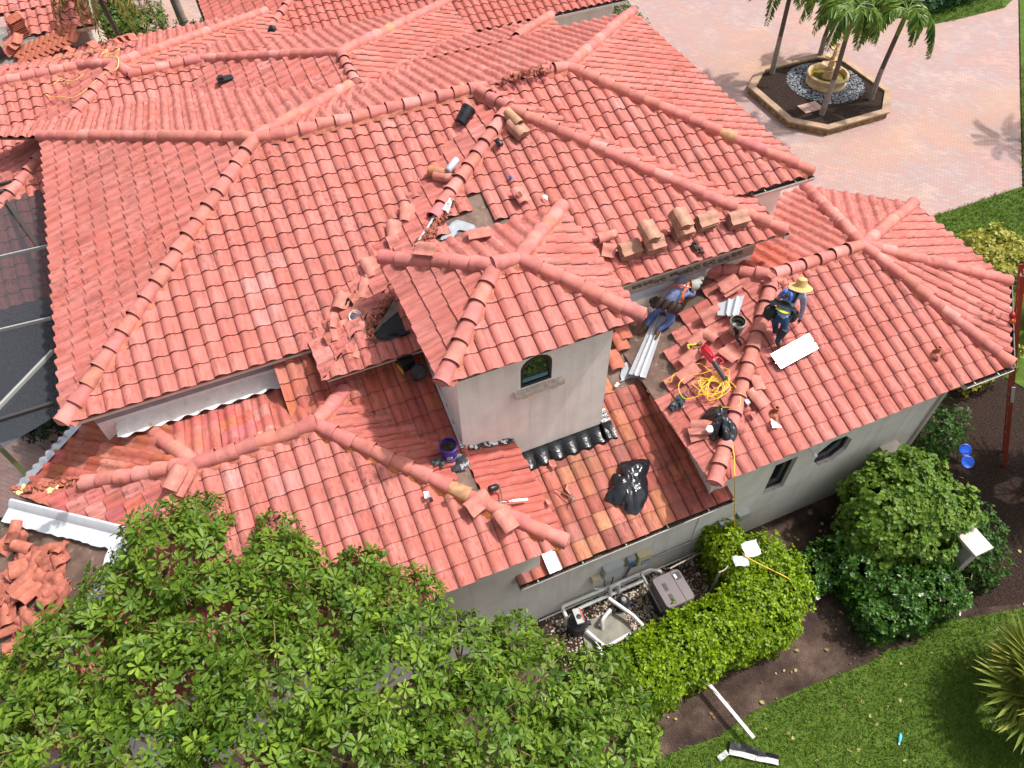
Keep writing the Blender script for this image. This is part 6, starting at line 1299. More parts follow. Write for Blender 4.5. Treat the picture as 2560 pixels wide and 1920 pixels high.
# bird of paradise palm by the pool cage
palm('palm_tree', (3.4,.2,0), (3.4,.2,.9), .2, 9, 1.5, 'low dark palm between the pool cage and the low roof', 74, rise=1.2, droop=.8, lm=leaf_mat('dusky_palm', (.02,.045,.012), (.10,.14,.04)), r=.06)
# ------------------------------------------------------------------ grass
def grass(name, poly, n, h, w_, label, seed, z=.02):
    rng = np.random.default_rng(seed); P = np.array(poly); lo, hi = P.min(0), P.max(0); f = inplan(poly); B = []
    while len(B) < n:
        q = rng.uniform(lo, hi, (n, 2)); B += [p for p in q if f(p)]
    B = np.array(B[:n]); az = rng.uniform(0, 6.283, n); el = rng.uniform(.5, 1.4, n); D = np.stack([np.cos(az)*np.cos(el), np.sin(az)*np.cos(el), np.sin(el)], 1); Nn = unit(np.stack([-np.cos(az)*np.sin(el), -np.sin(az)*np.sin(el), np.cos(el)], 1)+rng.normal(0,.2,(n,3)))
    t = rng.beta(2, 2, n)*.7+.3*(np.sin(B[:,0]*1.3+seed)*np.sin(B[:,1]*1.7)*.5+.5)*rng.random(n); o = leaves(name, np.concatenate([B, np.full((n,1), z)], 1), D, Nn, h*rng.uniform(.6,1.3,n), w_, 'blade', GRASS_L, None, tint=t, droop=.3)
    o['kind'] = 'stuff'; o['label'] = label; return o
flat('mulch_ground', [(21.66,-5.0),(24.6,-3),(25.2,-.2),(28.0,-.6),(29,-3),(26.5,-9.6),(24.0,-9.5),(22.6,-9.0),(21.66,-8.7)], .010, MULCH)
GRASS_L = leaf_mat('grass_blade', (.03,.085,.006), (.22,.30,.03), .6, .25)
LF = [p if p[1] > -14 else (p[0], -12.4) for p in LAWN_F]; LF = [(max(13.2, p[0]), p[1]) for p in LF]
grass('grass', LF, 42000, .075, 1.3, 'rough green lawn grass at the lower right', 81)
grass('grass', [(28.9,1.75),(33.6,1.75),(37.5,5.6),(39.5,7.5),(41,6),(36,-1),(30.5,-2.5),(28,-1.2)], 20000, .11, 1.5, 'green lawn grass at the right edge of the driveway', 82, z=.03)
grass('grass', [p for p in LAWN_T if p[0] < 44]+[(43,14)], 8000, .13, 1.6, 'green lawn grass across the driveway', 83, z=.03) if False else grass('grass', [(33.5,16.3),(35.13,15.48),(37.99,12.2),(38.61,11.46),(39.8,11.37),(42.42,11.34),(43.5,14),(37,18.5)], 9000, .13, 1.6, 'green lawn grass across the driveway', 83, z=.03)
# ------------------------------------------------------------------ pool equipment by the wall
def zH(x, y): return (1380+.2351*x, 1400+.2351*y)
GRV = thing('gravel_bed', (14.6,-5.9,0), 'patch of pale gravel round the pool pumps', 'gravel'); GRV['kind'] = 'stuff'; rng = np.random.default_rng(91); mb = MB(); GM = [mat('gravel_tan', (.40,.33,.24), .8), mat('gravel_white', (.62,.57,.50), .8), mat('gravel_brown', (.17,.12,.09), .8)]
for i in range(5200):
    x, y = rng.uniform(13.0, 16.9), rng.uniform(-6.9, -5.22); 
    if rng.random() > math.exp(-((x-15.0)/1.2)**2-((y+6.1)/.8)**2)+.25: continue
    s = rng.uniform(.012, .03); mb.cur = int(rng.choice(3, p=[.5,.3,.2])); mb.add([(x+v[0]*s, y+v[1]*s, .008+v[2]*s*.6) for v in IV], IF)
mb.cur = 0; o = part(mb, 'gravel', GM, GRV, smooth=False); o['kind'] = 'stuff'
ht = thing('pool_heater', (15.65,-6.03,0), 'boxy brown grey pool heater with rounded lid on the gravel', 'pool heater'); HB_ = mat('heater_shell', (.145,.115,.12), .5, noise=.12, scale=4); HD = mat('heater_dark', (.018,.018,.022), .5)
def rbox(mb, x0, x1, y0, y1, z0, z1, b, mi=None):
    P = [(x0+b,y0),(x1-b,y0),(x1-b*.3,y0+b*.3),(x1,y0+b),(x1,y1-b),(x1-b*.3,y1-b*.3),(x1-b,y1),(x0+b,y1),(x0+b*.3,y1-b*.3),(x0,y1-b),(x0,y0+b),(x0+b*.3,y0+b*.3)]; c = np.array([(x0+x1)/2,(y0+y1)/2]); n = 12
    R_ = [[(c[0]+(p[0]-c[0])*f, c[1]+(p[1]-c[1])*f, z) for p in P] for f, z in ((1,z0),(1,z1-b),(.985,z1-b*.3),(.94,z1))]; V = [p for r in R_ for p in r]
    mb.add(V, [(k*n+i, k*n+(i+1)%n, (k+1)*n+(i+1)%n, (k+1)*n+i) for k in range(3) for i in range(n)]+[tuple(range(3*n, 4*n))], mi)
mb = MB(); rbox(mb, 15.32, 16.00, -6.44, -5.63, .06, .58, .06, 0); part(mb, 'cabinet', HD, ht); mb = MB(); rbox(mb, 15.30, 15.97, -6.37, -5.64, .55, .84, .08, 0); part(mb, 'lid_shell', HB_, ht)
for yy in (-5.92, -6.17): mb = MB(); mb.box((15.50,yy,.844), (.075,.17,.012)); part(mb, 'vent_slot', mat('slot_dark', (.05,.038,.04), .6), ht, smooth=False)
mb = MB(); mb.box((15.86,-5.80,.848), (.12,.16,.02)); part(mb, 'control_panel', HD, ht, smooth=False); mb = MB(); mb.box((15.80,-5.80,.853), (.05,.10,.02)); part(mb, 'warning_sticker', mat('sticker_white', (.7,.66,.64), .5), ht, smooth=False)
mb = MB(); mb.box((15.75,-6.0,.845), (.006,.70,.006)); part(mb, 'seam', HD, ht, smooth=False)
PVC = mat('white_pvc', (.66,.66,.64), .4, noise=.15, scale=5); GREYP = mat('grey_conduit', (.27,.27,.26), .55, .2)
def pipe(pts, r, label, m=PVC, name='pipe', group='pvc pipes by the pool pumps'): return tube_thing([Vector(p) for p in pts], r, m, name, label, 'pipe', 10, group)
def E_(pts):   # elbows: subdivide so corners stay tight
    out = []
    for i, p in enumerate(pts):
        p = Vector(p)
        if 0 < i < len(pts)-1: a, b = Vector(pts[i-1]), Vector(pts[i+1]); out += [p+(a-p).normalized()*.05, p+(a-p).normalized()*.012+(b-p).normalized()*.012, p+(b-p).normalized()*.05]
        else: out.append(p)
    return out
wy = -5.30
pipe(E_([(13.45,-5.55,.05),(13.45,-5.55,.40),(13.45,wy,.40),(15.55,wy,.40),(15.75,wy-.12,.40),(15.75,wy-.12,.28)]), .04, 'long white pipe along the wall above the lower pipe')
pipe(E_([(13.75,-5.62,.10),(13.75,-5.42,.22),(13.9,-5.40,.22),(15.4,-5.40,.22)]), .04, 'long white pipe along the wall, lower one')
pipe(E_([(13.75,-5.9,.18),(13.95,-6.35,.18),(14.55,-6.3,.18)]), .04, 'white pipe from the big pump to the cross pipe'); pipe(E_([(13.85,-6.1,.15),(13.8,-6.55,.15)]), .045, 'short white pipe with a grey collar by the big pump')
pipe(E_([(14.45,-5.50,.35),(14.75,-6.02,.32),(14.85,-6.33,.30),(14.55,-6.38,.25)]), .042, 'slanting white pipe beside the small pump'); pipe(E_([(14.10,-5.95,.05),(14.12,-5.85,.30),(14.38,-5.72,.30),(14.38,-5.72,.05)]), .042, 'white pipe hoop between the pumps')
pipe(E_([(14.55,-5.42,.2),(14.55,-5.36,.55),(14.75,-5.36,.55),(14.75,-5.42,.2)]), .042, 'white pipe loop standing at the wall')
pipe([(12.95,-5.26,.05),(16.9,-5.26,.16),(17.4,-5.26,.22)], .018, 'thin white pipe along the foot of the wall'); pipe([(15.9,-5.50,.55),(16.6,-5.42,.45),(17.3,-5.36,.40)], .018, 'thin tan pipe from the heater to the wall', mat('tan_pipe', (.38,.32,.26), .6), group='thin pipes')
pipe(E_([(15.22,-5.40,.75),(15.28,-5.9,.55),(15.30,-6.25,.45)]), .03, 'grey gas pipe down the left side of the heater', GREYP, group='grey conduits'); pipe(E_([(15.0,-5.24,.30),(15.0,-5.24,.75),(15.15,-5.24,.82),(17.05,-5.24,.82),(17.25,-5.24,.30),(17.5,-5.26,.28)]), .022, 'grey conduit bent across the wall below the timers', GREYP, group='grey conduits')
pipe(E_([(15.32,-6.3,.45),(15.28,-6.52,.30),(15.45,-6.6,.22)]), .026, 'grey bent pipe at the front foot of the heater', GREYP, group='grey conduits')
for i, x in enumerate((17.24, 17.42)): pipe([(x,-5.245,.35),(x,-5.245,.95)], .02, ('grey' if i else 'rusty grey')+' conduit below the junction boxes, '+('right' if i else 'left')+' one', GREYP, group='grey conduits')
def pump(c, r, h, label, lidm):
    t = thing('pool_pump', (c[0],c[1],0), label, 'pump', 'pool pumps'); mb = MB(); mb.lathe((c[0],c[1],0), [(r*.8,0),(r*.95,.03),(r,h*.25),(r*.97,h*.55),(r*1.08,h*.58),(r*1.08,h*.66),(r*.9,h*.7),(r*.62,h*.95),(r*.45,h),(.001,h*1.02)], 24); part(mb, 'housing', HD, t); mb = MB(); mb.lathe((c[0],c[1],h*1.0), [(r*.40,0),(r*.40,.05),(r*.30,.07),(.001,.075)], 14); part(mb, 'knob', lidm, t); mb = MB(); mb.tube([(c[0]-r*1.0,c[1],h*.62), (c[0]-r*1.25,c[1],h*.62)], .03, 8); mb.tube([(c[0]+r*.9,c[1]-.02,h*.3), (c[0]+r*1.5,c[1]-.05,h*.3)], .05, 10); part(mb, 'port', HD, t); return t
bp = pump((13.62,-5.72), .19, .62, 'large black pool filter with warning label by the wall', HD); mb = MB(); mb.box((13.62,-5.70,.66), (.15,.32,.06), Matrix.Rotation(-.1,3,'Z')); part(mb, 'warning_label', mat('label_grey', (.42,.42,.40), .5), bp, smooth=False); mb = MB(); mb.box((13.70,-5.70,.695), (.03,.28,.004), Matrix.Rotation(-.1,3,'Z')); part(mb, 'red_stripe', mat('warning_red', (.50,.08,.03), .5), bp, smooth=False)
pump((14.72,-5.66), .15, .34, 'small black round pump with a grey knob', mat('grey_knob', (.22,.22,.22), .5))
mb = MB(); mb.box((14.15,-6.0,.03), (1.0,.62,.06), Matrix.Rotation(-.15,3,'Z')); whole(mb, 'equipment_pad', mat('pad_concrete', (.26,.24,.20), .9, noise=.35, scale=5), 'worn concrete pad under the white pipes', 'pad', smooth=False)
mb = MB(); mb.box((14.5,-6.40,.24), (.13,.13,.10), mi=1); mb.box((14.62,-6.40,.24), (.13,.16,.14), mi=0); whole(mb, 'valve_actuator', [HD, mat('label_blue', (.20,.45,.62), .5)], 'black valve actuator with a pale blue label', 'valve', smooth=False)
mb = MB(); mb.box((13.05,-5.85,.015), (.42,.40,.03), mi=0); mb.box((13.07,-5.82,.035), (.14,.16,.03), mi=1); whole(mb, 'ground_box', [mat('rust_cover', (.07,.025,.018), .8), mat('tan_block', (.42,.30,.2), .8)], 'dark red ground box with a tan block on it', 'box', smooth=False)
BOXG = mat('box_grey', (.42,.44,.45), .5, noise=.1, scale=6); CREAMP = mat('cream_plastic', (.52,.46,.28), .5)
def ebox(name, x0, x1, z0, z1, dep, m, label, cat='electrical box'):
    t = thing(name, ((x0+x1)/2,-5.2,z0), label, cat, 'electrical boxes on the wall'); mb = MB(); rbox_y(mb, x0, x1, z0, z1, -5.2-dep, -5.2); part(mb, 'enclosure', m, t, smooth=False); mb = MB(); mb.box(((x0+x1)/2,-5.2-dep-.006,(z0+z1)/2+.0), ((x1-x0)*.92,.012,(z1-z0)*.94)); part(mb, 'cover', m, t, smooth=False); return t
def rbox_y(mb, x0, x1, z0, z1, y0, y1): mb.box(((x0+x1)/2,(y0+y1)/2,(z0+z1)/2), (x1-x0, y1-y0, z1-z0))
ebox('electrical_box', 14.36, 14.80, .98, 1.40, .13, BOXG, 'grey electrical box, largest of those on the wall'); ebox('electrical_box', 14.12, 14.30, .88, 1.12, .10, CREAMP, 'small cream box left of the largest grey box')
tm = ebox('pool_timer', 15.14, 15.45, .98, 1.38, .14, CREAMP, 'cream pool timer with a blue display', 'timer'); mb = MB(); mb.box((15.31,-5.355,1.10), (.19,.006,.15)); part(mb, 'display', mat('display_blue', (.01,.12,.30), .3), tm, smooth=False); text3('Ercos', Vector((15.31,-5.362,1.10)), (1,0,0), (0,0,1), .07, WHITEP, 'print', tm)
tm2 = ebox('pool_timer', 14.92, 15.09, 1.05, 1.36, .10, mat('grey_timer', (.30,.32,.32), .5), 'small grey timer with a blue front left of the cream one', 'timer'); mb = MB(); mb.box((15.005,-5.318,1.17), (.14,.006,.16)); part(mb, 'display', MATS['display_blue'], tm2, smooth=False)
ebox('electrical_box', 17.12, 17.48, .98, 1.28, .13, BOXG, 'grey box under the yellow cord, left of the right pair'); ebox('electrical_box', 17.58, 17.88, 1.05, 1.30, .12, BOXG, 'grey box right of the yellow cord, right of the pair'); ebox('electrical_box', 17.0, 17.14, .50, .70, .10, HD, 'small black outlet box low on the wall', 'outlet')
for i, pts in enumerate([[(14.50,-5.24,.98),(14.46,-5.24,.6),(14.5,-5.28,.3)], [(14.60,-5.24,.98),(14.66,-5.24,.7),(14.62,-5.28,.4)], [(14.80,-5.24,1.1),(15.0,-5.25,1.0),(15.14,-5.25,1.12)], [(15.0,-5.25,1.05),(15.02,-5.27,.8),(14.9,-5.27,.5)], [(15.3,-5.25,.98),(15.2,-5.27,.85),(15.05,-5.27,.95)], [(14.2,-5.25,.88),(14.2,-5.27,.6),(14.42,-5.29,.42)]]):
    tube_thing(smooth_path(pts), .012 if i != 5 else .016, HD if i != 5 else PVC, 'cable', ['black cable dropping from the left of the large grey box','black cable dropping from the right of the large grey box','black cable joining the large grey box and the timers','black cable under the small grey timer','black cable looping under the cream timer','white hose below the small cream box'][i], 'cable', 6, 'cables on the wall')
lf = thing('flood_light', (19.05,-5.25,3.0), 'small white lamp on a wire beside the octagonal window', 'lamp'); mb = MB(); q = Vector(onpl(*r6(868,1280), (0,-5.33,0), (0,1,0))); mb.lathe(q, [(.001,.03),(.04,.025),(.05,-.02),(.035,-.04),(.001,-.04)], 12); part(mb, 'lamp_head', WHITEP, lf); mb = MB(); q2 = Vector(onpl(*r6(825,1235), (0,-5.26,0), (0,1,0))); mb.tube([q2, q], .006, 5); part(mb, 'wire', GREYP, lf)
# ------------------------------------------------------------------ garden walls, ladder, posts, scraps
gw = thing('garden_wall', (21.4,-6.6,0), 'low stucco garden wall with a pale cap, end post bare', 'wall'); CAPS = mat('wall_cap', (.60,.52,.46), .85, noise=.12, scale=6, stain=(20,.66,.72,(.15,.12,.1)))
mb = MB(); mb.box((21.42,-6.62,.80), (.34,2.76,1.60)); part(mb, 'wall_body', mat('grey_stucco', (.36,.335,.30), .9, noise=.12, scale=3, bump=.4, bscale=90), gw, smooth=False); mb = MB(); mb.box((21.42,-6.65,1.635), (.46,2.86,.07)); part(mb, 'wall_cap', CAPS, gw, smooth=False)
mb = MB(); q = gz(*(1700+1805*.38879, 1280+515*.38879), 0); mb.box((q[0],q[1],.02), (.36,.30,.04), Matrix.Rotation(.5,3,'Z')); whole(mb, 'stepping_slab', mat('brown_slab', (.12,.06,.04), .9, noise=.4, scale=7), 'single brown slab lying in the soil near the garden wall end', 'paving slab', smooth=False)
ld = thing('ladder', (24.9,-6.2,0), 'orange fibreglass extension ladder leaning on the right wing gutter', 'ladder'); LOR = mat('ladder_orange', (.30,.045,.022), .5, noise=.2, scale=5); ALU = mat('aluminium', (.55,.55,.56), .35, .7)
l0 = Vector(gz(2512,1165,0)); l1 = Vector(gz(2556,690,5.1)); t = (l1-l0).normalized(); sd = Vector((-.55,.83,0)); sd = (sd-t*sd.dot(t)).normalized(); sd = Vector(l0)-Vector(CP); sd = sd.normalized(); sd = (sd-t*sd.dot(t)).normalized(); sd = (sd+t.cross(sd)*.10).normalized(); Rl = Matrix((t, sd, t.cross(sd))).transposed(); L_ = (l1-l0).length
for s in (0, .42): mb = MB(); mb.box(l0+t*L_/2+sd*s, (L_, .03, .085), Rl); part(mb, 'rail', LOR, ld, smooth=False)
mb = MB()
for i in range(int(L_/.30)): mb.tube([l0+t*(.2+i*.30), l0+t*(.2+i*.30)+sd*.42], .016, 8)
rg_ = part(mb, 'rung', ALU, ld); rg_['kind'] = 'stuff'
mb = MB(); mb.box(l0+t*(L_*.42)+Vector((-.02,-.03,.05)), (.45,.02,.07), Rl); part(mb, 'warning_label', mat('label_grey', (.42,.42,.40), .5), ld, smooth=False)
q = on(*(2250+.3494*820, 620+.3494*510), 'right', .05); q = Vector(gz(2535,790,3.95))
mb = MB(); mb.box(q, (.10,.10,.12)); mb.box(q+Vector((-.10,-.12,0)), (.14,.08,.08), mi=1); mb.tube([q+Vector((0,0,.05)), q+Vector((-.04,-.1,.1)), q+Vector((-.1,-.15,.04))], .015, 6); whole(mb, 'ladder_stay', [mat('red_grip', (.50,.02,.02), .4), mat('orange_grip', (.60,.14,.01), .4)], 'red and orange clamp on the gutter beside the ladder', 'clamp')
for (px, py, lab) in ((2412,1125,'upper of the two blue discs in the soil bed'), (2418,1155,'lower of the two blue discs in the soil bed')):
    q = Vector(gz(px, py, .35)); R = axes_of((-.3,-.5,.9), (0,1,0)); mb = MB(); mb.lathe(q, [(.001,.02),(.10,.02),(.135,.035),(.15,.03),(.14,.0),(.001,0)], 24, R); whole(mb, 'flying_disc', mat('bright_blue', (.01,.10,.65), .4), lab, 'disc', 'blue discs')
def plank(p0, p1, w_, h, m, name, label, cat): 
    p0, p1 = Vector(p0), Vector(p1); d = (p1-p0).normalized(); mb = MB(); mb.box((p0+p1)/2, ((p1-p0).length, w_, h), frame3(d, (0,0,1))); return whole(mb, name, m, label, cat, smooth=False)
plank(Vector(gz(1768,1688,.55)), Vector(gz(1872,1848,.05)), .07, .05, mat('painted_post', (.62,.58,.55), .7, noise=.25, scale=14), 'wooden_post', 'white painted post leaning from the hedge onto the lawn', 'post')
q0 = Vector(gz(1766,1500,0)); q1 = Vector((q0.x, q0.y, zat(q0.x, q0.y, 1430))); mp = thing('metal_post', q0, 'thin metal stake beside the pool heater with a bent tip', 'stake'); mb = MB(); mb.tube([q0, q1], .022, 8); part(mb, 'stake', mat('grey_green_post', (.22,.24,.21), .6), mp); mb = MB(); mb.tube(smooth_path([q1, q1+Vector((.12,.0,.0)), q1+Vector((.22,.04,.03))]), .012, 6); part(mb, 'bent_tip', mat('tan_tip', (.5,.42,.33), .6), mp)
# white plastic wrap on the hedge
qa = [gz(1838,1385,1.45), gz(1880,1345,1.50), gz(1893,1350,1.48), gz(1893,1375,1.45), gz(1880,1405,1.42), gz(1855,1418,1.40), gz(1843,1395,1.44)]
def drape(c, us, vs, du, dv, amp, seed):
    rng = np.random.default_rng(seed); c, du, dv = Vector(c), Vector(du), Vector(dv); return [[c+du*u+dv*v+Vector((0,0,amp*(math.sin(u*9+seed)+math.sin(v*7+u*5))*.5+rng.normal(0,amp*.25))) for u in us] for v in vs]
c = gz(1878,1372,1.46); mb = MB(); mb.sheet(drape(c, np.linspace(-.5,.5,9), np.linspace(-.5,.5,9), (.06,.30,.05), (.34,-.04,0), .03, 3)); c2 = gz(1852,1402,1.44); mb.sheet(drape(c2, np.linspace(-.5,.5,7), np.linspace(-.5,.5,7), (.26,-.1,.03), (.06,.22,0), .03, 4)); whole(mb, 'plastic_wrap', mat('milky_plastic', (.66,.68,.72), .35, noise=.15, scale=9), 'folded milky plastic wrap lying on top of the hedge', 'plastic wrap')
# bent flashing scrap on the lawn
a, b, c_ = Vector(gz(1800,1905,.04)), Vector(gz(1822,1888,.06)), Vector(gz(1945,1915,.04)); mb = MB()
for i, (p, q, m_) in enumerate(((a, b, 0), (b, c_, 0))): d = (q-p); s = Vector((-d.y, d.x, 0)).normalized(); mb.sheet([[p+d*u+s*v*.10+Vector((0,0,.02+.05*abs(v-.5)+.02*math.sin(u*9))) for v in (0,.5,1)] for u in np.linspace(0,1,9)], m_)
d = c_-b; s = Vector((-d.y, d.x, 0)).normalized(); mb.sheet([[b+d*u+s*(.10+v*(.17-.1*u))+Vector((0,0,.04+.05*math.sin(u*12+v*3))) for v in (0,.5,1)] for u in np.linspace(0,1,13)], 1); whole(mb, 'metal_scrap', [mat('dirty_white_metal', (.55,.55,.54), .5, noise=.3, scale=8), mat('black_membrane', (.02,.02,.023), .6, noise=.5, scale=10)], 'bent white flashing scrap with torn black membrane on the lawn', 'flashing scrap')
q = Vector(gz(2250,1845,.05)); tt = thing('toy_bottle', q, 'small turquoise plastic bottle lying on the lawn', 'bottle'); mb = MB(); dd = Vector((.07,.06,0)); mb.tube([q-dd, q-dd*.3, q+dd*.5, q+dd], [.02,.035,.035,.02], 10); part(mb, 'bottle_body', mat('turquoise', (.04,.42,.52), .35), tt); mb = MB(); mb.tube([q-dd*1.05, q-dd*1.5], .016, 8); part(mb, 'cap', WHITEP, tt)
# fallen leaves and twigs on the soil and lawn
rng = np.random.default_rng(95); n = 260; B = np.stack([rng.uniform(13.5, 24, n), rng.uniform(-10.6, -5.6, n), np.full(n, .03)], 1); az = rng.uniform(0, 6.28, n); D = np.stack([np.cos(az), np.sin(az), np.full(n, .1)], 1); o = leaves('fallen_leaves', B, D, np.tile([0,0,1.], (n,1))+rng.normal(0,.3,(n,3)), rng.uniform(.04,.11,n), 1.2, 'oval', leaf_mat('dry_leaf', (.13,.06,.02), (.42,.38,.14), .7, .1), None); o['kind'] = 'stuff'; o['label'] = 'scattered dry leaves on the soil and lawn'
# ------------------------------------------------------------------ screened pool cage at the left edge
pc = thing('pool_cage', (2.5,4,0), 'screened pool cage with bronze beams at the left edge', 'pool cage'); SCR = bpy.data.materials.new('screen_mesh'); SCR.use_nodes = True
N = SCR.node_tree.nodes; L = SCR.node_tree.links; tr = N.new('ShaderNodeBsdfTransparent'); df = N['Principled BSDF']; df.inputs['Base Color'].default_value = (.045,.05,.06,1); df.inputs['Roughness'].default_value = .8; mx = N.new('ShaderNodeMixShader'); mx.inputs[0].default_value = .62; L.new(tr.outputs[0], mx.inputs[1]); L.new(df.outputs[0], mx.inputs[2]); L.new(mx.outputs[0], N['Material Output'].inputs[0])
SZc = 4.35
def sc(px, py, z=SZc): return Vector(gz(px, py, z))
mb = MB(); mb.add([sc(-90,470), sc(100,455), Vector((5.95,6.0,SZc)), Vector((6.0,.6,SZc)), sc(-60,1160)], [(0,1,2,3,4)]); part(mb, 'screen', SCR, pc, smooth=False)
BRZ = mat('bronze_beam', (.06,.055,.05), .5, .2); WBM = mat('grey_beam', (.40,.40,.38), .5, .2)
for (p, q, w_, m_) in [((-60,500),(104,455),.10,BRZ), ((-60,478),(104,440),.06,BRZ), ((10,495),(100,620),.08,BRZ), ((-40,655),(125,617),.035,WBM), ((-40,838),(130,798),.035,WBM), ((-40,1062),(134,880),.055,WBM), ((-40,1065),(138,1010),.07,BRZ)]:
    a, b = sc(*p), sc(*q); d = (b-a); mb = MB(); mb.box((a+b)/2+Vector((0,0,.03)), (d.length, w_, .08), frame3(d, (0,0,1))); part(mb, 'beam', m_, pc, smooth=False)
a, b = Vector(gz(-20,1100,3.4)), Vector(gz(72,1192,3.9)); mb = MB(); mb.box((a+b)/2, ((b-a).length,.09,.10), frame3(b-a, (0,0,1))); part(mb, 'beam', mat('green_bronze', (.06,.065,.02), .5), pc, smooth=False)
hedge('shrub', [((3.9,4.6,.5),(.7,.9,.6)), ((3.3,7.0,.5),(.6,.7,.6))], 70, .10, leaf_mat('deck_leaf', (.01,.03,.01), (.04,.08,.03)), 'dark shrubs on the deck under the pool screen', 'shrub', 97)
mb = MB(); mb.add([(-6,4.3,.02),(5.2,4.3,.02),(5.2,8.6,.02),(-6,8.6,.02)], [(0,1,2,3)]); w_ = mb.build('pool_water', mat('dark_pool_water', (.01,.02,.035), .08), smooth=False); w_['kind'] = 'structure'
# ------------------------------------------------------------------ heaps of broken tiles on the stripped slopes
rng = np.random.default_rng(99)
def heap(px_list, z0, n, label, grp, seed, m, sl=.30, kmin=.5):
    rg = random.Random(seed); cs = [(rg.choice(px_list)) for _ in range(n)]
    for i, (px, py) in enumerate(cs):
        p = Vector(gz(px+rg.gauss(0,26), py+rg.gauss(0,26), z0)); p.z = 3.98+PT*(p.x-4.68)-.10+.05+rg.random()*.22 if z0 < 4.4 else p.z+rg.random()*.15
        loose('tile' if rg.random() < .8 else 'cap', p, (rg.gauss(-.25,.28), rg.gauss(0,.28), 1), (math.cos(a_ := rg.uniform(0,6.28)), math.sin(a_), 0), label, grp, m=m, k=rg.choice((.6,.85,1.0,1.1)), roll=rg.gauss(0,.25))
REDT = mat('heap_tile', (.46,.145,.095), .85, noise=.35, scale=9, bump=.4, bscale=40, stain=(7,.62,.75,(.62,.42,.36)))
heap([(20,1370),(60,1400),(100,1440),(30,1460),(90,1500),(130,1420),(170,1400),(150,1460),(60,1540),(110,1560),(20,1590),(70,1620),(10,1520),(160,1500)], 4.0, 62, 'broken pink tile in the heap on the stripped slope at the left edge', 'broken tiles heaped at the left edge', 5, REDT)
def zc(px, py): return nbp(*gz(px, py, 4.3)[:2])[2]
for i in range(12):
    q = Vector(gz(*zT(250, 400), 4.3)); q.z = nbp(q.x, q.y)[2]-.10
    loose('tile', q+Vector((random.uniform(-.03,.03), random.uniform(-.03,.03), .02+i*.045)), (0,-.3,1), (1,.5,0), f'dark red tile number {i+1} from the bottom of the tall stack near the cream wall', 'tall tile stack near the cream wall', m=mat('red_stack', (.36,.10,.055), .85, noise=.4, scale=9))
k_ = 0
for r_ in range(2):
    for i in range(10):
        x, y = 215+i*58, 590-i*21-r_*85+(40 if r_ else 0)
        if x > 760: continue
        q = Vector(gz(*zT(x, y), 4.25)); q.z = nbp(q.x, q.y)[2]-.06; loose('tile', q, (0,-.32,1), (.55,1,.3), 'red tile in the double row beside the tall stack', 'red tile row beside the tall stack', m=MATS['red_stack'], lift=.03+.03*r_)
for i, (x, y) in enumerate(((130,520), (150,490), (185,500), (205,480))):
    q = Vector(gz(*zT(x, y), 4.3)); q.z = nbp(q.x, q.y)[2]; loose('tile', q, (-.2+.15*i,-.3,1), (1-.3*i,.5,0), ['left tile of the leaning fan below the tall stack','second tile of the leaning fan below the tall stack','third tile of the leaning fan below the tall stack','right tile of the leaning fan below the tall stack'][i], 'leaning tile fan', m=REDT, lift=.06+.05*i, roll=.5-.25*i)
for i, (x, y) in enumerate(((1240,400), (1180,420), (1300,385), (920,460), (690,510), (480,570), (120,650))):
    q = Vector(gz(*zT(x, y), 4.75)); q.z = max(q.z, 5.35-PT*(q.y-10.6)+.05) if q.x > 6.5 else 4.95-PT*max(0, q.y-11.9); loose('tile', q, (random.gauss(0,.2), .2, 1), (random.random(), 1, 0), ['crumbled tile heap piece, middle one below the palm trunk','crumbled tile heap piece, left one below the palm trunk','crumbled tile heap piece, right one below the palm trunk','double broken tile at the right end of the white strip','broken tile on the white strip, second from its right end','broken tile on the white strip, third from its right end','broken tile near the left edge of the white strip'][i], 'broken tiles on the far left ridge', m=REDT, lift=.05, k=.8, roll=.3)
q = Vector(gz(*zT(10, 560), 4.3)); mb = MB(); mb.lathe(q, [(.001,0),(.14,.02),(.15,.25),(.10,.38),(.001,.40)], 10, mi=0); mb.lathe(q+Vector((.02,.10,.25)), [(.001,0),(.12,.02),(.13,.16),(.001,.22)], 10, mi=1); whole(mb, 'tool_bag', [PLB, mat('safety_orange', (.65,.20,.01), .6)], 'black and orange bag cut off by the left edge', 'bag')

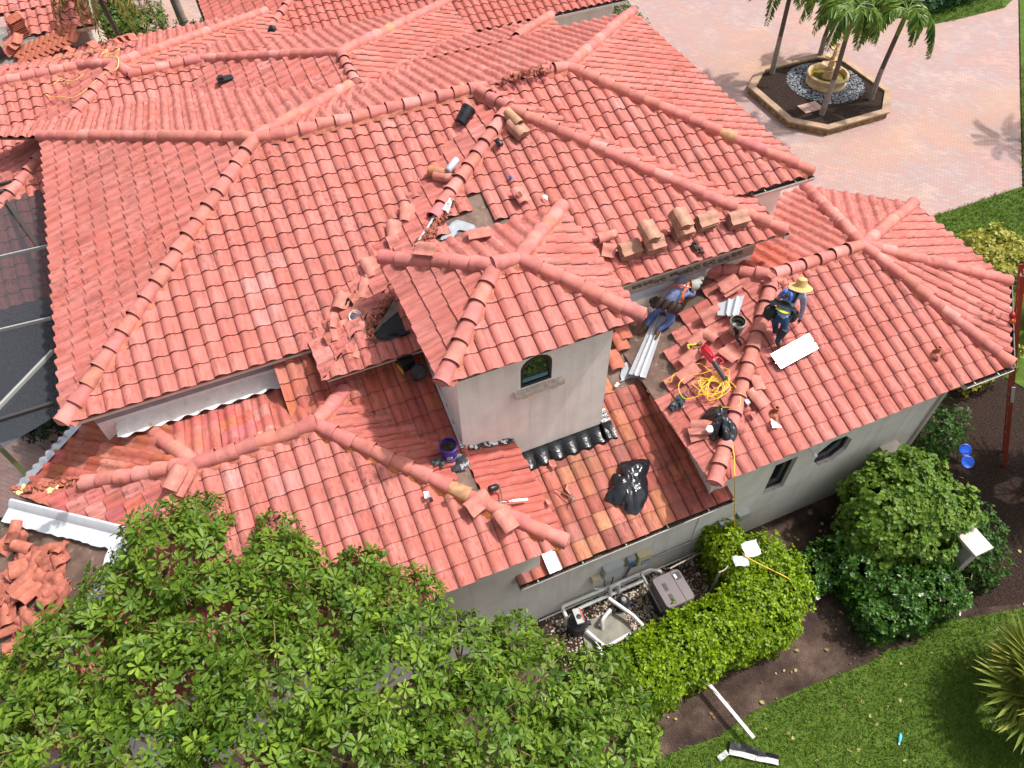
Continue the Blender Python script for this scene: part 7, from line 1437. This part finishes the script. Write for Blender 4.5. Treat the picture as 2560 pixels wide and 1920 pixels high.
# ------------------------------------------------------------------ more of the torn ridge
def sheet_on(name, px, plane, m, label, cat, up=.10, wrinkle=.012, seed=1):
    rg = random.Random(seed); a, b, c, d = [on(*p, plane, up) for p in px]; n = pnormal(plane)
    mb = MB(); mb.sheet([[(a.lerp(b, u)).lerp(d.lerp(c, u), v)+n*(rg.gauss(0, wrinkle)+.02*math.sin(u*7+v*4)) for u in np.linspace(0,1,7)] for v in np.linspace(0,1,7)]); return whole(mb, name, m, label, cat)
PAPERW = mat('white_wrap', (.56,.57,.58), .6, noise=.15, scale=9, stain=(12,.64,.70,(.10,.10,.12)))
sheet_on('paper_sheet', [zA(1150,500), zA(1215,490), zA(1145,690), zA(1065,630)], 'central', PAPERW, 'white paper sheet stuck in the stripped hip ridge', 'paper', up=.12)
mb = MB()
for (a, b) in ((zA(1130,440), zA(1010,640)), (zA(1000,660), zA(880,880)), (zA(870,880), zA(730,1100))):
    p, q = on(*a, 'central', .06), on(*b, 'central', .06); d = q-p; s_ = Vector((-d.y, d.x, 0)).normalized()*.03; mb.sheet([[p+d*u-s_+Vector((0,0,random.gauss(0,.006))), p+d*u+s_*random.uniform(.3,1.2)+Vector((0,0,.012))] for u in np.linspace(0,1,8)])
o = part(mb, 'ridge_flashing', PAPERW, house)
sheet_on('membrane_scrap', [zB(360,830), zB(490,700), zB(510,800), zB(350,950)], 'main', BLACK, 'torn black membrane scrap above the cement lid', 'membrane scrap', up=.12, wrinkle=.02, seed=4)
sheet_on('membrane_scrap', [zB(930,1310), zB(1250,1240), zB(1240,1300), zB(960,1370)], 'central', mat('blue_black_membrane', (.02,.028,.045), .45, noise=.5, scale=9), 'blue black membrane edge hanging below the felt patch', 'membrane scrap', up=.03, wrinkle=.02, seed=5)
for i, (pt, d, lab, k, ro) in enumerate([(zB(560,1010), (.7,1,0), 'red tile wedge directly right of the cement lid', .6, .4), (zB(520,850), (1,.3,0), 'upright mortar coated tile behind the cement lid', .6, -.5), (zB(230,1180), (.4,1,0), 'thin split tile left of the whole tile below the lid', .7, .9), (zB(170,1420), (1,.2,0), 'small square tile piece at the eave left of the closed cap', .5, .1), (zB(720,1390), (.3,1,0), 'small tile chip below the rubble by the hip foot', .4, .3)]):
    loose('tile', on(*pt, 'main'), pnormal('main'), d, lab, 'tiles left along the left valley', lift=.12, k=k, roll=ro, m=REDT if i % 2 else LOOSE)
